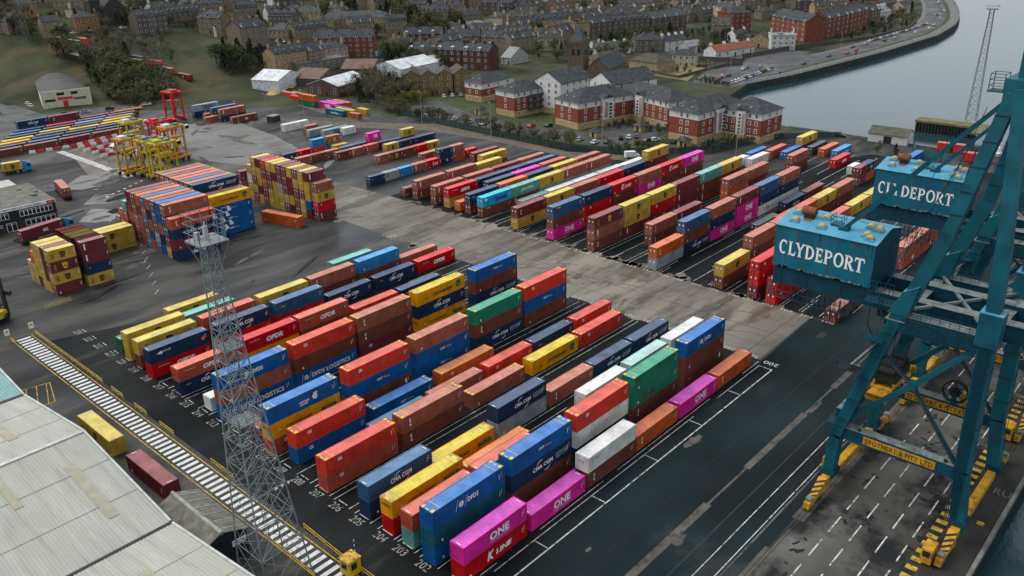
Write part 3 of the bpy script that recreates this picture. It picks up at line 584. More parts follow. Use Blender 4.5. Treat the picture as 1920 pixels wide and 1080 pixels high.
def absorb(me, M_):
    k = len(mb.v); mb.v += [tuple(M_ @ v.co) for v in me.vertices]; ids = [mb.mi(q) for q in me.materials]
    for p_ in me.polygons: mb.f.append(tuple(i+k for i in p_.vertices)); mb.m.append(ids[p_.material_index])
for loc, rz, bd, rf, dr in STUFF:
    M_ = Matrix.Translation(loc) @ Matrix.Rotation(rz, 4, 'Z')
    absorb(bd, M_); absorb(rf, M_)
    if dr: absorb(dr, M_ @ Matrix.Translation((0,.16,0))); absorb(dr, M_ @ Matrix.Translation((0,2.28,0)) @ Matrix.Scale(-1, 4, (0,1,0)))
tag(mb.build('distant_containers'), 'further containers stacked in the far yards and along the railway', 'container', None, 'stuff')
print('containers', len(CONTS), 'stuff', len(STUFF))
# ================================================================= QUAY CRANES
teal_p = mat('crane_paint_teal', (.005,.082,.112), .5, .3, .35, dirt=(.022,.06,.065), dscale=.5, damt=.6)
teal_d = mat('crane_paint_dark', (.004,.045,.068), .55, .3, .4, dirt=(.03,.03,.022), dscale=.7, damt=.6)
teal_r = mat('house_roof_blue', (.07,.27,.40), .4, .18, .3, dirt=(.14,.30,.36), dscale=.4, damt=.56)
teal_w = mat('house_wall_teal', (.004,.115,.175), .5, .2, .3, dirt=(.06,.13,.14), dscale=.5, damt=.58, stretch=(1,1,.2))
rust = mat('rust', (.17,.06,.03), .8, .4, 1.2); dome = mat('skylight_dome', (.34,.28,.15), .5, .25, 1.5)
yel = mat('bogie_yellow', (.46,.24,.015), .55, .3, .8, dirt=(.14,.08,.03), dscale=.9, damt=.53); haz = mat('hazard_black', (.02,.02,.02), .6)
grime = mat('grey_grime', (.16,.19,.18), .7, .3, .6, dirt=(.08,.10,.09), dscale=.8, damt=.5); cabl = mat('black_cable', (.012,.013,.014), .5)
winm = mat('window_glass', (.02,.028,.032), .12, .2, .5)
X0, X1 = 107.4, 123.8
cr = empty('quay_crane', (115.6, 27, 0), 0, 'nearer teal quay crane, its stair and cable loops hanging over the apron', 'crane', 'teal quay cranes')
def cpart(mb, name, par=None):
    o = mb.build(name, par if par else cr); o.data.transform(Matrix.Translation((-115.6,-27,0)))
    return o
def box_bar(mb, p, q, w, h, m, cap=None): mb.bar(p, q, w, h, m, up=(1,0,0))
for X in (X0, X1):
    cx = 115.6; top = X+(cx-X)*.25
    b = MB()
    b.bar((X,36.4,2.0),(X,36.1,9.6),1.9,1.5,teal_p,up=(0,1,0)); b.bar((X,36.15,9.4),(X,30.6,30.2),1.9,1.6,teal_p,up=(0,1,0))
    b.bar((X,30.5,29.6),(X,26.5,42.2),1.7,1.7,teal_p,up=(0,1,0)); b.bar((X,26.55,42.0),(top,23.2,59.0),1.6,1.5,teal_p,up=(0,1,0))
    b.mesh([(X-1.1,29.3,30.4),(X+1.1,29.3,30.4),(X+1.1,31.9,30.4),(X-1.1,31.9,30.4),(X-1.1,28.4,34.8),(X+1.1,28.4,34.8),(X+1.1,30.3,33.6),(X-1.1,30.3,33.6)],[(0,1,5,4),(1,2,6,5),(2,3,7,6),(3,0,4,7)],teal_p); b.poly([(X-1.15,28.35,34.85),(X+1.15,28.35,34.85),(X+1.15,30.4,33.6),(X-1.15,30.4,33.6)],teal_r)
    b.box(X-1.02,29.5,29.4,X+1.02,32.0,29.55,grime); b.box(X-1.05,35.4,11.35,X+1.05,37.4,11.5,teal_d)
    cpart(b, 'leg')
    b = MB()
    b.bar((X,18.5,2.0),(X,19.5,11),2.0,1.7,teal_p,up=(0,1,0)); b.bar((X,19.45,10.8),(X,19.9,33),2.0,1.8,teal_p,up=(0,1,0))
    b.bar((X,19.9,32.8),(X,20.4,42.2),1.7,1.6,teal_p,up=(0,1,0)); b.bar((X,20.4,42),(top,22.4,59.6),1.6,1.5,teal_p,up=(0,1,0))
    b.box(X-1.25,18.6,29.2,X+1.25,21.2,33.6,teal_p); b.box(X-1.3,18.55,33.55,X+1.3,21.25,33.68,teal_r)
    if X == X0:
        for k in range(6): b.tube((X-1.1,18.9+k*.25,3),(X-1.1,19.25+k*.25,29),.06,.06,teal_d,5)
    cpart(b, 'leg')
    b = MB()                                                    # lower cross beam with its name board
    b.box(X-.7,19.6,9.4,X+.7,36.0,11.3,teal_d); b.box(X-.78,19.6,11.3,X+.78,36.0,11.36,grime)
    for y in (21.6, 33.0): b.tube((X-.4,y,11.36),(X-.4,y,11.7),.22,.22,haz,8)
    cb = cpart(b, 'cross_beam')
    b = MB(); b.box(X-.78,22.6,9.75,X-.705,32.2,10.95,yel); put_text(b,'STOTHERT & PITT LTD',(X-.79,31.9,9.98),(0,-1,0),(0,0,1),.74,haz,9.0,.01); cpart(b,'name_board',cb)
    b = MB()                                                    # upper sill
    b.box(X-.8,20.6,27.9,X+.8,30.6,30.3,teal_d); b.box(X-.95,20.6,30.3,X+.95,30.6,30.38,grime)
    if X == X0:
        for k in range(6): b.tube((X-.85-.0*k,20.2,28.3+k*.3),(X-.9,31.5,28.3+k*.3),.07,.07,teal_d,5)
    cpart(b, 'sill_beam')
    b = MB()                                                    # X braces
    b.bar((X,35.9,11.6),(X,27.4,20.6),.7,.7,teal_p); b.bar((X,27.4,20.6),(X,20.6,28.6),.7,.7,teal_p); b.bar((X,33.6,25.4),(X,27.4,20.6),.4,.45,teal_d); b.bar((X,27.4,20.6),(X,19.9,10.6),.45,.5,teal_d); b.box(X-.4,26.8,19.9,X+.4,28.0,21.2,teal_p)
    b.bar((X-.5,33.5,25.55),(X-.5,27.6,20.9),.12,.06,rust); b.bar((X-.5,27.2,20.5),(X-.5,20.4,11.2),.12,.06,rust)
    cpart(b, 'cross_brace')
for X in (X0, X1):
    b = MB()
    for t_ in (.15,.32,.5,.68,.86):
        y, z = 36.15-5.55*t_, 9.4+20.8*t_; b.box(X-1.02,y-.95,z-.06,X+1.02,y+.95,z+.06,teal_d)
        z = 10.8+22*t_; b.box(X-1.06,19.45+.45*t_-1.0,z-.05,X+1.06,19.45+.45*t_+1.0,z+.05,teal_d)
        y, z = 26.5-3.3*t_, 42.2+16.8*t_; b.box(X-.9+(115.6-X)*.25*t_,y-.85,z-.05,X+.9+(115.6-X)*.25*t_,y+.85,z+.05,teal_d)
    for y in [20.5+i*1.5 for i in range(11)]: b.box(X-.74,y,9.45,X+.74,y+.08,11.25,teal_p); b.box(X-.84,min(y,30.3),27.95,X+.84,min(y,30.3)+.08,30.25,teal_p)
    cpart(b,'stiffener')
    b = MB()
    for z in (11.9,12.4): b.bar((X+.7,19.8,z),(X+.7,35.8,z),.05,.05,teal_d); 
    for z in (30.9,31.4): b.bar((X-.8,20.8,z),(X-.8,30.2,z),.05,.05,teal_d)
    for i in range(9): b.box(X+.67,19.8+i*2,11.36,X+.73,19.86+i*2,12.4,teal_d); b.box(X-.83,20.8+i*1.15,30.38,X-.77,20.86+i*1.15,31.4,teal_d)
    for dy in (-.25,.25):
        b.bar((X-1.15,36.35+dy,3),(X-1.15,36.35+dy,11),.05,.05,teal_d); b.bar((X-1.15,35.6+dy,12),(X-1.15,30.9+dy,29),.05,.05,teal_d); b.bar((X+1.1,26.5+dy,42),(X+.6+(115.6-X)*.25,23.4+dy,58),.05,.05,teal_d)
    cpart(b,'handrail')
# longitudinal portal beams and plan bracing
for y, z, nm in ((30.4,28.9,'portal_beam'),(20.0,28.9,'portal_beam'),(36.4,11.9,'tie_beam')):
    b = MB(); b.box(X0+1,y-.6,z-1,X1-1,y+.6,z+1,teal_d); b.box(X0+1,y-.65,z+1,X1-1,y+.65,z+1.06,grime); cpart(b,nm)
b = MB()
b.bar((X0+1,30,30.5),(X1-1,20.6,30.5),.35,.35,grime); b.bar((X0+1,20.6,30.5),(X1-1,30,30.5),.35,.35,grime); cpart(b,'plan_brace')
# boom girders, running from the backreach out over the water
for X in (112.3,118.9):
    b = MB(); b.box(X-.75,-24,28.2,X+.75,49.8,30.6,teal_d); b.box(X-.9,-24,30.6,X+.9,35.4,30.66,grime)
    for y in range(-20,50,5): b.box(X-.8,y,28.25,X+.8,y+.12,30.55,teal_d)
    cpart(b,'boom_girder')
b = MB(); b.box(111.5,48.9,27.9,119.7,50.2,30.62,teal_d); b.box(111.6,36.0,30.62,119.6,50.1,31.0,teal_d); cpart(b,'house_platform')
# machinery house
b = MB(); m0, m1, yl, yr = 111.0, 120.6, 50.2, 36.0; sec = [(m0,31.0),(m1,31.0),(m1,37.2),(116.2,38.2),(115.4,38.2),(m0,37.2)]
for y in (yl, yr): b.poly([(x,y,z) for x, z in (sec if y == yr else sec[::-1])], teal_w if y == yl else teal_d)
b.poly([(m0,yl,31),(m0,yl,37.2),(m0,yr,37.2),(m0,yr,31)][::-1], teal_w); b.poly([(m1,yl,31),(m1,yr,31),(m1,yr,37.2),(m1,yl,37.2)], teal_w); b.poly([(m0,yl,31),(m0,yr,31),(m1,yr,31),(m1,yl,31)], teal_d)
for y in [yr+1.6+i*1.55 for i in range(9)]: b.box(m0-.012,y,31.1,m0+.01,y+.035,37.1,mat('weld_seam',(.03,.085,.085),.7,.5,1.5,dirt=(.12,.06,.03),dscale=1.5,damt=.5))
SW = mat('sign_white',(.80,.80,.77),.6,.08,1)
def signwrite(o, hgt, total):
    """CLYDEPORT in heavy flared capitals, one stroke at a time (unit cap height)."""
    P = lambda u, v: (m0-.03, o[1]-u*hgt, o[2]+v*hgt*1.36-u*.02)
    def quad(*q): b.poly([P(*t_) for t_ in q], SW)
    def st(x0,y0,x1,y1,w0,w1=None):
        w1 = w1 or w0; d = Vector((x1-x0,y1-y0)).normalized(); n_ = Vector((-d.y,d.x)); quad((x0-n_.x*w0/2,y0-n_.y*w0/2),(x1-n_.x*w1/2,y1-n_.y*w1/2),(x1+n_.x*w1/2,y1+n_.y*w1/2),(x0+n_.x*w0/2,y0+n_.y*w0/2))
    def ring(cx,cy,rx,ry,a0,a1,tx=.2,ty=.13,n=16):
        for i in range(n):
            t0, t1 = a0+(a1-a0)*i/n, a0+(a1-a0)*(i+1)/n; quad((cx+rx*cos(t0),cy+ry*sin(t0)),(cx+rx*cos(t1),cy+ry*sin(t1)),(cx+(rx-tx)*cos(t1),cy+(ry-ty)*sin(t1)),(cx+(rx-tx)*cos(t0),cy+(ry-ty)*sin(t0)))
    def stem(x, w=.2, top=True, bot=True):
        st(x,0,x,1,w)
        if bot: st(x-w*.85,.045,x+w*.85,.045,.09)
        if top: st(x-w*.85,.955,x+w*.85,.955,.09)
    x = 0; ring(x+.4,.5,.4,.52,R_(52),R_(308)); st(x+.66,.72,x+.66,.98,.07)                                   # C
    x = .98; stem(x+.1); st(x+.1,.07,x+.56,.07,.14); st(x+.55,.02,x+.6,.32,.09)                              # L
    x = 1.62; st(x+.4,0,x+.4,.5,.2); st(x+.24,.045,x+.56,.045,.09); st(x+.4,.48,x+.1,1,.19); st(x+.4,.48,x+.74,1,.15); st(x-.05,.955,x+.28,.955,.09); st(x+.58,.955,x+.9,.955,.09)   # Y
    x = 2.62; stem(x+.1); ring(x+.2,.5,.58,.5,R_(-90),R_(90),.2,.12)                                         # D
    x = 3.6; stem(x+.1); st(x+.1,.07,x+.56,.07,.14); st(x+.1,.93,x+.52,.93,.14); st(x+.1,.5,x+.42,.5,.12); st(x+.56,.02,x+.6,.28,.08); st(x+.53,.98,x+.53,.74,.08); st(x+.43,.38,x+.43,.62,.07)  # E
    x = 4.42; stem(x+.1); ring(x+.2,.71,.46,.29,R_(-90),R_(90),.19,.11)                                      # P
    x = 5.22; ring(x+.46,.5,.46,.52,0,2*pi,.2,.13,24)                                                        # O
    x = 6.3; stem(x+.1); ring(x+.2,.72,.44,.28,R_(-90),R_(90),.19,.11); st(x+.34,.46,x+.66,0,.2); st(x+.56,.045,x+.86,.045,.09)  # R
    x = 7.16; st(x+.4,0,x+.4,1,.2); st(x+.2,.045,x+.6,.045,.09); st(x,.93,x+.8,.93,.14); st(x+.03,.98,x-.01,.7,.08); st(x+.77,.98,x+.81,.7,.08)  # T
signwrite((m0,49.45,33.05),1.54,0)
rs_ = random.Random(5); stk = mat('rust_run',(.045,.075,.07),.7,.4,1.2,dirt=(.13,.06,.025),dscale=1.2,damt=.5)
for _ in range(34):
    y = rs_.uniform(36.3,49.9); z1 = rs_.choice((37.15,37.15,rs_.uniform(33,37))); l = rs_.uniform(.5,3.0); w = rs_.uniform(.03,.10); b.poly([(m0-.015,y+w,z1),(m0-.015,y+w*.3,max(31.05,z1-l)),(m0-.015,y-w*.3,max(31.05,z1-l)),(m0-.015,y-w,z1)], stk)
for _ in range(26): y = rs_.uniform(36.2,50); w = rs_.uniform(.1,.5); b.poly([(m0-.016,y+w,31.02),(m0-.016,y-w,31.02),(m0-.016,y-w*.7,31.02+rs_.uniform(.1,.45)),(m0-.016,y+w*.6,31.02+rs_.uniform(.1,.4))], grime)
hs = cpart(b,'machinery_house')
b = MB()
for x0, z0, x1, z1 in ((m0-.15,37.18,115.4,38.25),(116.2,38.25,m1+.15,37.18)): b.poly([(x0,yl+.15,z0+.05),(x0,yr-.15,z0+.05),(x1,yr-.15,z1+.02),(x1,yl+.15,z1+.02)], teal_r)
b.poly([(115.4,yl+.15,38.27),(115.4,yr-.15,38.27),(116.2,yr-.15,38.27),(116.2,yl+.15,38.27)], teal_r); b.poly([(m0-.15,yl+.15,37.1),(m0-.15,yr-.15,37.1),(m0-.15,yr-.15,37.23),(m0-.15,yl+.15,37.23)][::-1], teal_p)
rf = cpart(b,'roof',hs)
RZ = lambda x: 37.25+ (x-m0)*.235 if x < 115.4 else 38.27-(x-116.2)*.235
def domed(x, y):
    b = MB(); n = 8; z = RZ(x)
    pr = [(cos(pi*i/n)*.56, sin(pi*i/n)*.46) for i in range(n+1)]
    V_ = [(x-.42,y+u,z+w) for u, w in pr]+[(x+.42,y+u,z+w+.19) for u, w in pr]
    b.mesh(V_, [(i,i+1,n+2+i,n+1+i) for i in range(n)]+[tuple(range(n+1))[::-1], tuple(range(n+1,2*n+2))], dome); b.box(x-.5,y-.7,z-.1,x+.5,y+.7,z+.12,teal_r); cpart(b,'skylight_dome',hs)
for x, y in ((112.7,48.3),(114.9,48.8),(112.4,44.2),(114.9,44.6),(112.7,38.0),(115.0,38.3),(112.0,36.9),(114.6,36.7)): domed(x, y if y > 37 else y+.4)
b = MB(); b.box(113.9,46.2,37.7,114.9,47.6,38.6,haz); b.tube((114.4,46.0,39.0),(114.4,47.9,39.0),.62,.62,rust,12); patch_ = [(113.2,46.3,37.8),(113.2,47.3,37.8),(113.9,47.6,37.98),(113.9,46.2,37.98)]; b.poly(patch_[::-1], rust); cpart(b,'vent_cowl',hs)
b = MB()                                                        # roof access platform with rails
b.box(113.4,41.9,37.9,115.2,43.4,38.15,teal_p)
for x in (113.4,114.3,115.2):
    for y in (41.9,43.4): b.box(x-.03,y-.03,38.1,x+.03,y+.03,39.3,teal_d)
for z in (38.7,39.3):
    for y in (41.9,43.4): b.box(113.4,y-.03,z-.03,115.2,y+.03,z+.03,teal_d)
    b.box(113.37,41.9,z-.03,113.43,43.4,z+.03,teal_d)
b.poly([(112.9,40.9,37.72),(112.9,40.6,37.72),(113.5,40.8,37.86),(113.5,41.1,37.86)],rust)
cpart(b,'roof_platform')
b = MB(); b.bar((113.2,41.3,37.9),(114.4,23.4,59.0),.55,.55,teal_p); b.box(112.7,40.7,37.65,113.9,42.0,38.2,teal_p); cpart(b,'back_stay')
b = MB(); b.bar((118.4,41.3,37.9),(117,23.4,59.0),.3,.3,teal_p); cpart(b,'back_stay')
# A-frame head
b = MB(); b.prism([(111.2,21.2),(120.0,21.2),(119.2,24.9),(112.0,24.9)],57.5,60.2,teal_p); b.prism([(113.4,22.0),(117.8,22.0),(117.4,24.1),(113.8,24.1)],60.2,64.5,teal_p); b.bar((115.6,23,63.8),(115.6,-22,31),.5,.5,teal_p); cpart(b,'mast_head')
b = MB()
for x in (112.2,114.2):
    for y in (25.0,26.6): b.box(x-.04,y-.04,58.6,x+.04,y+.04,60.6,teal_d)
for z in (59.2,59.9,60.6):
    for y in (25.0,26.6): b.box(112.2,y-.03,z-.03,114.2,y+.03,z+.03,teal_d)
    for x in (112.2,114.2): b.box(x-.03,25,z-.03,x+.03,26.6,z+.03,teal_d)
b.box(112.1,24.9,58.5,114.3,26.7,58.62,teal_d); cpart(b,'head_platform')
# festoon walkway under the house, with hanging cable loops
b = MB()
for z in (26.2,27.3):
    b.bar((110.9,50.6,z),(110.9,38.4,z),.09,.09,teal_d)
b.bar((111.7,50.6,26.2),(111.7,38.4,26.2),.09,.09,teal_d)
for i in range(11): y = 50.6-i*1.22; b.box(110.86,y-.04,26.2,110.94,y+.04,28.3,teal_d); b.box(110.9,y-.04,26.14,111.7,y+.04,26.2,teal_d)
for x in (110.9,111.7): b.bar((x,38.4,26.2),(x,38.4,29),.12,.12,teal_d); b.bar((x,50.6,26.2),(x,50.6,29),.12,.12,teal_d)
cpart(b,'walkway')
b = MB()
for i in range(11):
    y = 46.6-i*.72; pts = [(111.3,y+.3*cos(pi+pi*k/8)*(1 if i%2 else .9),27.9-(2.4+.35*(i%3))*sin(pi*k/8)**.6) for k in range(9)]; b.path(pts,.045,cabl,5)
pts = [(111.4,35.6,28.2)]+[(110.6+.2*k,35.4-.55*k,26-1.9*sin(pi*k/6)-.2*k) for k in range(7)]; b.path(pts,.07,cabl,5)
cpart(b,'cable_loop')
# stair, landings and rails on the landside leg
b = MB(); tr = mat('stair_tread',(.20,.21,.19),.7,.3,1)
b.box(105.2,31.4,26.2,107.0,34.2,26.32,teal_d); b.box(104.6,33.9,21.2,106.6,36.6,21.3,haz)
for k in range(9): b.box(105.3,32.2+k*.33,25.9-k*.5,106.3,32.5+k*.33,25.96-k*.5,tr)
for x in (105.3,106.3):
    b.bar((x,32.0,26.2),(x,35.2,21.3),.08,.28,teal_d,up=(1,0,0)); b.bar((x,32.0,27.2),(x,35.2,22.3),.05,.05,teal_d)
for y in (31.4,32.8,34.2):
    for x in (105.2,107.0): b.box(x-.03,y-.03,26.3,x+.03,y+.03,27.4,teal_d)
for z in (26.8,27.4): b.box(105.17,31.4,z-.03,105.23,34.2,z+.03,teal_d); b.box(105.2,31.37,z-.03,107,31.43,z+.03,teal_d)
for y in (33.9,36.6):
    for x in (104.6,106.6): b.box(x-.03,y-.03,21.3,x+.03,y+.03,22.4,teal_d)
b.box(104.57,33.9,22.34,104.63,36.6,22.4,teal_d); b.box(104.6,36.57,22.34,106.6,36.63,22.4,teal_d)
for i in range(7):                                              # maze of rails beside the house
    y = 35.6-i*.55; b.box(109.2,y-.03,30.2,109.26,y+.03,33.0,teal_d)
for z in (30.8,31.5,32.2,33.0): b.box(109.2,32.2,z-.03,109.26,35.7,z+.03,teal_d); b.box(109.2,35.67,z-.03,111,35.73,z+.03,teal_d)
b.box(108.6,32.0,30.1,111,35.8,30.2,teal_d); b.bar((107.2,32.2,27.4),(109.2,34.6,32.6),.08,.08,teal_d); b.bar((108.4,32.4,27.4),(109.9,34.8,32.6),.08,.08,teal_d)
cpart(b,'access_stair')
b = MB()                                                        # ladder rails up the waterside
for dx in (0,.5): b.bar((108.4+dx,33.9,31),(110.4+dx,27,52),.06,.06,teal_d); b.bar((124.6,17.9+dx,3),(124.6,19.2+dx,29),.06,.06,teal_d)
for k in range(30): b.box(124.55,17.9+k*.043,3+k*.87,124.65,18.4+k*.043,3.06+k*.87,teal_d)
for q in ((113.4,34.5,31,112.6,30,52),(116,33.2,31,116,27.2,56),(121,31.5,31,118,28,50),(121.6,31.5,31,118.6,28,50)): b.bar(q[:3],q[3:],.07,.07,teal_d)
cpart(b,'ladder')
# bogies: yellow sill beams with hazard-striped ends and wheel sets
for y in (36.3,18.5):
    sg = -1 if y < 30 else 1
    b = MB(); b.box(105.0,y-.55,1.7,126.2,y+.55,2.8,yel)
    for x in (X0, X1): b.box(x-1.2,y-1.0,2.7,x+1.2,y+1.0,3.6,teal_d)
    bm_ = cpart(b,'bogie_beam')
    for xe, sx in ((105.0,-1),(126.2,1)):
        b = MB(); xa, xb = xe, xe+sx*3.4
        b.mesh([(xa,y-.6,3.05),(xa,y+.6,3.05),(xb,y+.45,1.5),(xb,y-.45,1.5),(xa,y-.6,.9),(xa,y+.6,.9),(xb,y+.45,.9),(xb,y-.45,.9)],[(0,1,2,3) if sx<0 else (3,2,1,0),(7,6,5,4) if sx<0 else (4,5,6,7),(0,3,7,4),(1,5,6,2),(2,6,7,3),(0,4,5,1)],yel)
        for k in range(4):
            t0, t1 = .06+k*.25, .17+k*.25; f_ = lambda t_, yy, dy=0: (xa+(xb-xa)*t_, y+yy*(.6-.15*t_), 3.08+(1.5-3.05)*t_)
            b.poly([f_(t0,-1),f_(t1,-1),f_(min(1,t1+.2),1),f_(min(.98,t0+.2),1)], haz)
        b.box(min(xb,xb+sx*1.7),y-.42,.35,max(xb,xb+sx*1.7),y+.42,1.4,yel); b.box(min(xb+sx*.3,xb+sx*1.2),y-.4,1.6,max(xb+sx*.3,xb+sx*1.2),y+.4,1.95,grime)
        for wx in (.5,1.3): b.tube((xb+sx*wx,y-.3,.42),(xb+sx*wx,y+.3,.42),.38,.38,haz,10)
        b.tube((xa+sx*1.2,y-.34,.46),(xa+sx*1.2,y+.34,.46),.44,.44,haz,10)
        cpart(b,'bogie',bm_)
    b = MB(); bx = 110.5 if y > 30 else 99.4
    b.box(bx,y+sg*.9 if sg>0 else y+.75,.4,bx+2.4,y+sg*.9+1.5 if sg>0 else y+2.1,2.6,yel)
    if y < 30: b.box(bx-.012,y+1.0,1.4,bx,y+1.9,2.3,winm)
    else: b.box(bx+6,y-1,3.0,bx+8.2,y+1.2,4.6,grime)
    cpart(b,'drive_cabin',bm_)
# cable reel on the tie beam between the frames
b = MB(); b.box(122.9,23.2,11.4,124.7,24.6,13.2,yel)
for dx in (0,.5):
    for k in range(16): a0, a1 = 2*pi*k/16, 2*pi*(k+1)/16; b.bar((122.3+dx,25.4+1.7*cos(a0),13.6+1.7*sin(a0)),(122.3+dx,25.4+1.7*cos(a1),13.6+1.7*sin(a1)),.16,.16,haz); 
    for k in range(8): a0 = 2*pi*k/8; b.bar((122.3+dx,25.4,13.6),(122.3+dx,25.4+1.7*cos(a0),13.6+1.7*sin(a0)),.07,.07,cabl)
b.tube((122.3,25.4,13.6),(122.8,25.4,13.6),.8,.8,cabl,12); b.box(122.2,25.1,11.4,122.9,25.7,13.6,teal_d); cpart(b,'cable_reel')
# trolley and operator's cab under the girders
b = MB(); b.box(112.0,31.6,26.9,119.2,34.8,28.1,haz); b.box(112.8,32.0,25.3,115.2,34.2,26.9,grime); b.box(112.78,32.2,25.6,112.8,34.0,26.6,winm); cpart(b,'trolley')
# headblock and spreader hang from the trolley: their own thing
sp = MB(); 
for x in (113.2,117.8):
    for y in (31.5,33.5): sp.tube((x,y,18.6),(x,y,26.9),.05,.05,cabl,5)
sp.box(112.6,31.0,16.9,118.4,34.0,18.3,haz)
for x in (112.9,114.6,116.2,117.9): sp.tube((x,31.3,18.6),(x,33.7,18.6),.55,.55,haz,10)
sp.box(112.4,30.9,16.3,118.6,31.3,17.0,yel); sp.box(112.4,33.7,16.3,118.6,34.1,17.0,yel)
spr = sp.build('crane_spreader'); tag(spr,'black and yellow lifting headblock hanging inside the nearer teal crane','spreader')
b = MB(); b.box(109.5,31.3,15.7,121.6,33.7,16.2,yel)
for x in (109.5,121.1): b.box(x,30.9,15.3,x+.5,34.1,16.25,yel)
for x in (111.5,119.0): b.box(x,31.0,16.2,x+.5,34.0,16.5,ymark)
bo = b.build('spreader_frame'); bo.parent = spr
spr2 = clone(spr, (37.6,-44,4)); spr2['label'] = 'lifting headblock hanging over the water below the farther teal crane'
for c in list(spr2.children): pass
cr2 = clone(cr, (153.2,27,0), None, 'farther teal quay crane, half hidden behind the nearer one')
# ================================================================= YARD BUILDINGS, TOWER, FENCES, MACHINES
roofw = mat('shed_sheet_roof', (.325,.33,.295), .75, .18, .5, dirt=(.335,.335,.29), dscale=.8, damt=.45, stretch=(1.8,.12,1))
rooftan = mat('roof_light_strip', (.30,.285,.21), .6, .15, .8); roofteal = mat('roof_sheet_green', (.16,.30,.29), .5, .15, .8)
wallg = mat('shed_wall', (.22,.23,.22), .7, .2, .4); gut = mat('gutter_black', (.02,.021,.022), .6)
def sheet(b, x0, y0, z0, x1, y1, z1, m, pit=.46, dep=.05):
    """Corrugated slope: corrugations step along X, slope runs from (y0,z0) to (y1,z1)."""
    n = int((x1-x0)/pit); V_ = []; F = []
    for i in range(n+1):
        for fx, o in ((0,0),(.5,dep)):
            x = x0+(i+fx)*pit
            if x > x1: x = x1
            V_ += [(x,y0,z0+o),(x,y1,z1+o)]
    for i in range(len(V_)//2-1): F.append((2*i,2*i+2,2*i+3,2*i+1) if y1 > y0 else (2*i,2*i+1,2*i+3,2*i+2))
    b.mesh(V_, F, m)
ws = empty('transit_shed', (0,95,0), 0, 'large white sheet roofed shed with pale strips, lower left beside the zebra path', 'shed')
def wpart(b, n, par=None):
    o = b.build(n, par or ws); o.data.transform(Matrix.Translation((0,-95,0)))
    return o
b = MB(); b.box(-45,44.4,0,35.6,172,5.7,wallg)
for ry in (70,121,172): b.poly([(35.6,ry-25.4,5.7),(35.6,min(ry+25.4,172),5.7),(35.6,ry,9.2)], wallg)
wpart(b,'wall')
for ry, m in ((70,roofw),(121,roofw)):
    b = MB()
    sheet(b,-45,ry,9.4,36,ry-25.2,5.95,m); sheet(b,-45,ry,9.4,36,ry+25.2,5.95,m)
    b.box(-45,ry-.35,9.42,36,ry+.35,9.56,mat('ridge_cap',(.44,.45,.42),.6))
    for s_ in (-1,1):
        for t_ in (.33,.66): y = ry+s_*25.2*t_; z = 9.4-3.45*t_; b.box(-45,y-.05,z+.06,36,y+.05,z+.09,mat('roof_lap_line',(.30,.30,.27),.6))
    b.bar((36.05,ry-25.2,6.0),(36.05,ry,9.5),.3,.35,mat('verge_flashing',(.42,.44,.43),.6)); b.bar((36.05,ry,9.5),(36.05,ry+25.2,6.0),.3,.35,mat('verge_flashing',(.42,.44,.43),.6))
    rf = wpart(b,'roof')
    for x, s_, t0, t1, w in ((30.5,-1,.24,.78,1.0),(15,-1,.34,.86,1.1),(1,-1,.2,.8,1.1),(28,1,.3,.72,1.0),(12,1,.2,.7,1.0),(22.5,-1,.08,.4,.8),(-10,-1,.2,.8,1.1),(-8,1,.2,.8,1.1)):
        y0, y1 = ry+s_*25.2*t0, ry+s_*25.2*t1; z0, z1 = 9.4-3.45*t0+.1, 9.4-3.45*t1+.1
        b = MB(); q = [(x,y0,z0),(x+w*1.4,y0,z0),(x+w*1.4,y1,z1),(x,y1,z1)]; b.poly(q if s_ > 0 else q[::-1], rooftan); wpart(b,'skylight_strip',rf)
b = MB(); sheet(b,-45,171.5,9.0,36,147,5.95,roofteal); b.bar((36.05,146.6,6.0),(36.05,171.5,9.1),.3,.35,mat('verge_flashing',(.42,.44,.43),.6)); wpart(b,'roof')
b = MB(); b.box(-45,95.2,5.75,36,95.75,6.05,gut); b.box(-45,146,5.75,36,146.7,6.05,gut); wpart(b,'gutter')
# annex
af = mat('annex_roof_felt', (.13,.125,.10), .85, .35, .8, dirt=(.20,.195,.17), dscale=1.0, damt=.56); dwall = mat('annex_wall_dark', (.02,.024,.027), .6, .3, 1)
an = empty('site_annex', (39.7,95.5,0), 0, 'dark walled annex with mossy felt roof against the white shed', 'annex')
def apart(b, n):
    o = b.build(n, an); o.data.transform(Matrix.Translation((-39.7,-95.5,0))); return o
b = MB(); b.box(36.1,89.6,0,43.2,102.4,3.7,dwall); b.poly([(36.1,89.6,3.7),(43.2,89.6,3.7),(39.7,89.6,5.1)],dwall); apart(b,'wall')
b = MB(); b.poly([(39.7,89.4,5.2),(43.5,89.4,3.75),(43.5,102.6,3.75),(39.7,102.6,5.2)],af); b.poly([(39.7,102.6,5.2),(36.2,102.6,3.75),(36.2,89.4,3.75),(39.7,89.4,5.2)],af)
b.box(36.2,89.4,3.6,43.5,102.6,3.72,dwall); b.tube((39.7,89.4,5.15),(39.7,102.6,5.15),.3,.3,mat('ridge_felt_pale',(.27,.27,.25),.8,.3,1),8)
for k in range(6): y = 90.5+k*2.2; b.bar((39.9,y,5.15),(43.4,y,3.83),.16,.04,mat('ridge_felt_pale',(.27,.27,.25),.8))
apart(b,'roof')
b = MB(); b.box(40.9,89.5,2.0,42.9,89.58,2.9,ink_w); b.box(42.4,89.48,2.3,42.7,89.5,2.6,ink_b)
put_text(b,'STAFF',(41.1,89.48,2.5),(1,0,0),(0,0,1),.25,ink_b,1.1); put_text(b,'ENTRANCE',(41.1,89.48,2.12),(1,0,0),(0,0,1),.25,ink_b,1.2); apart(b,'sign_board')
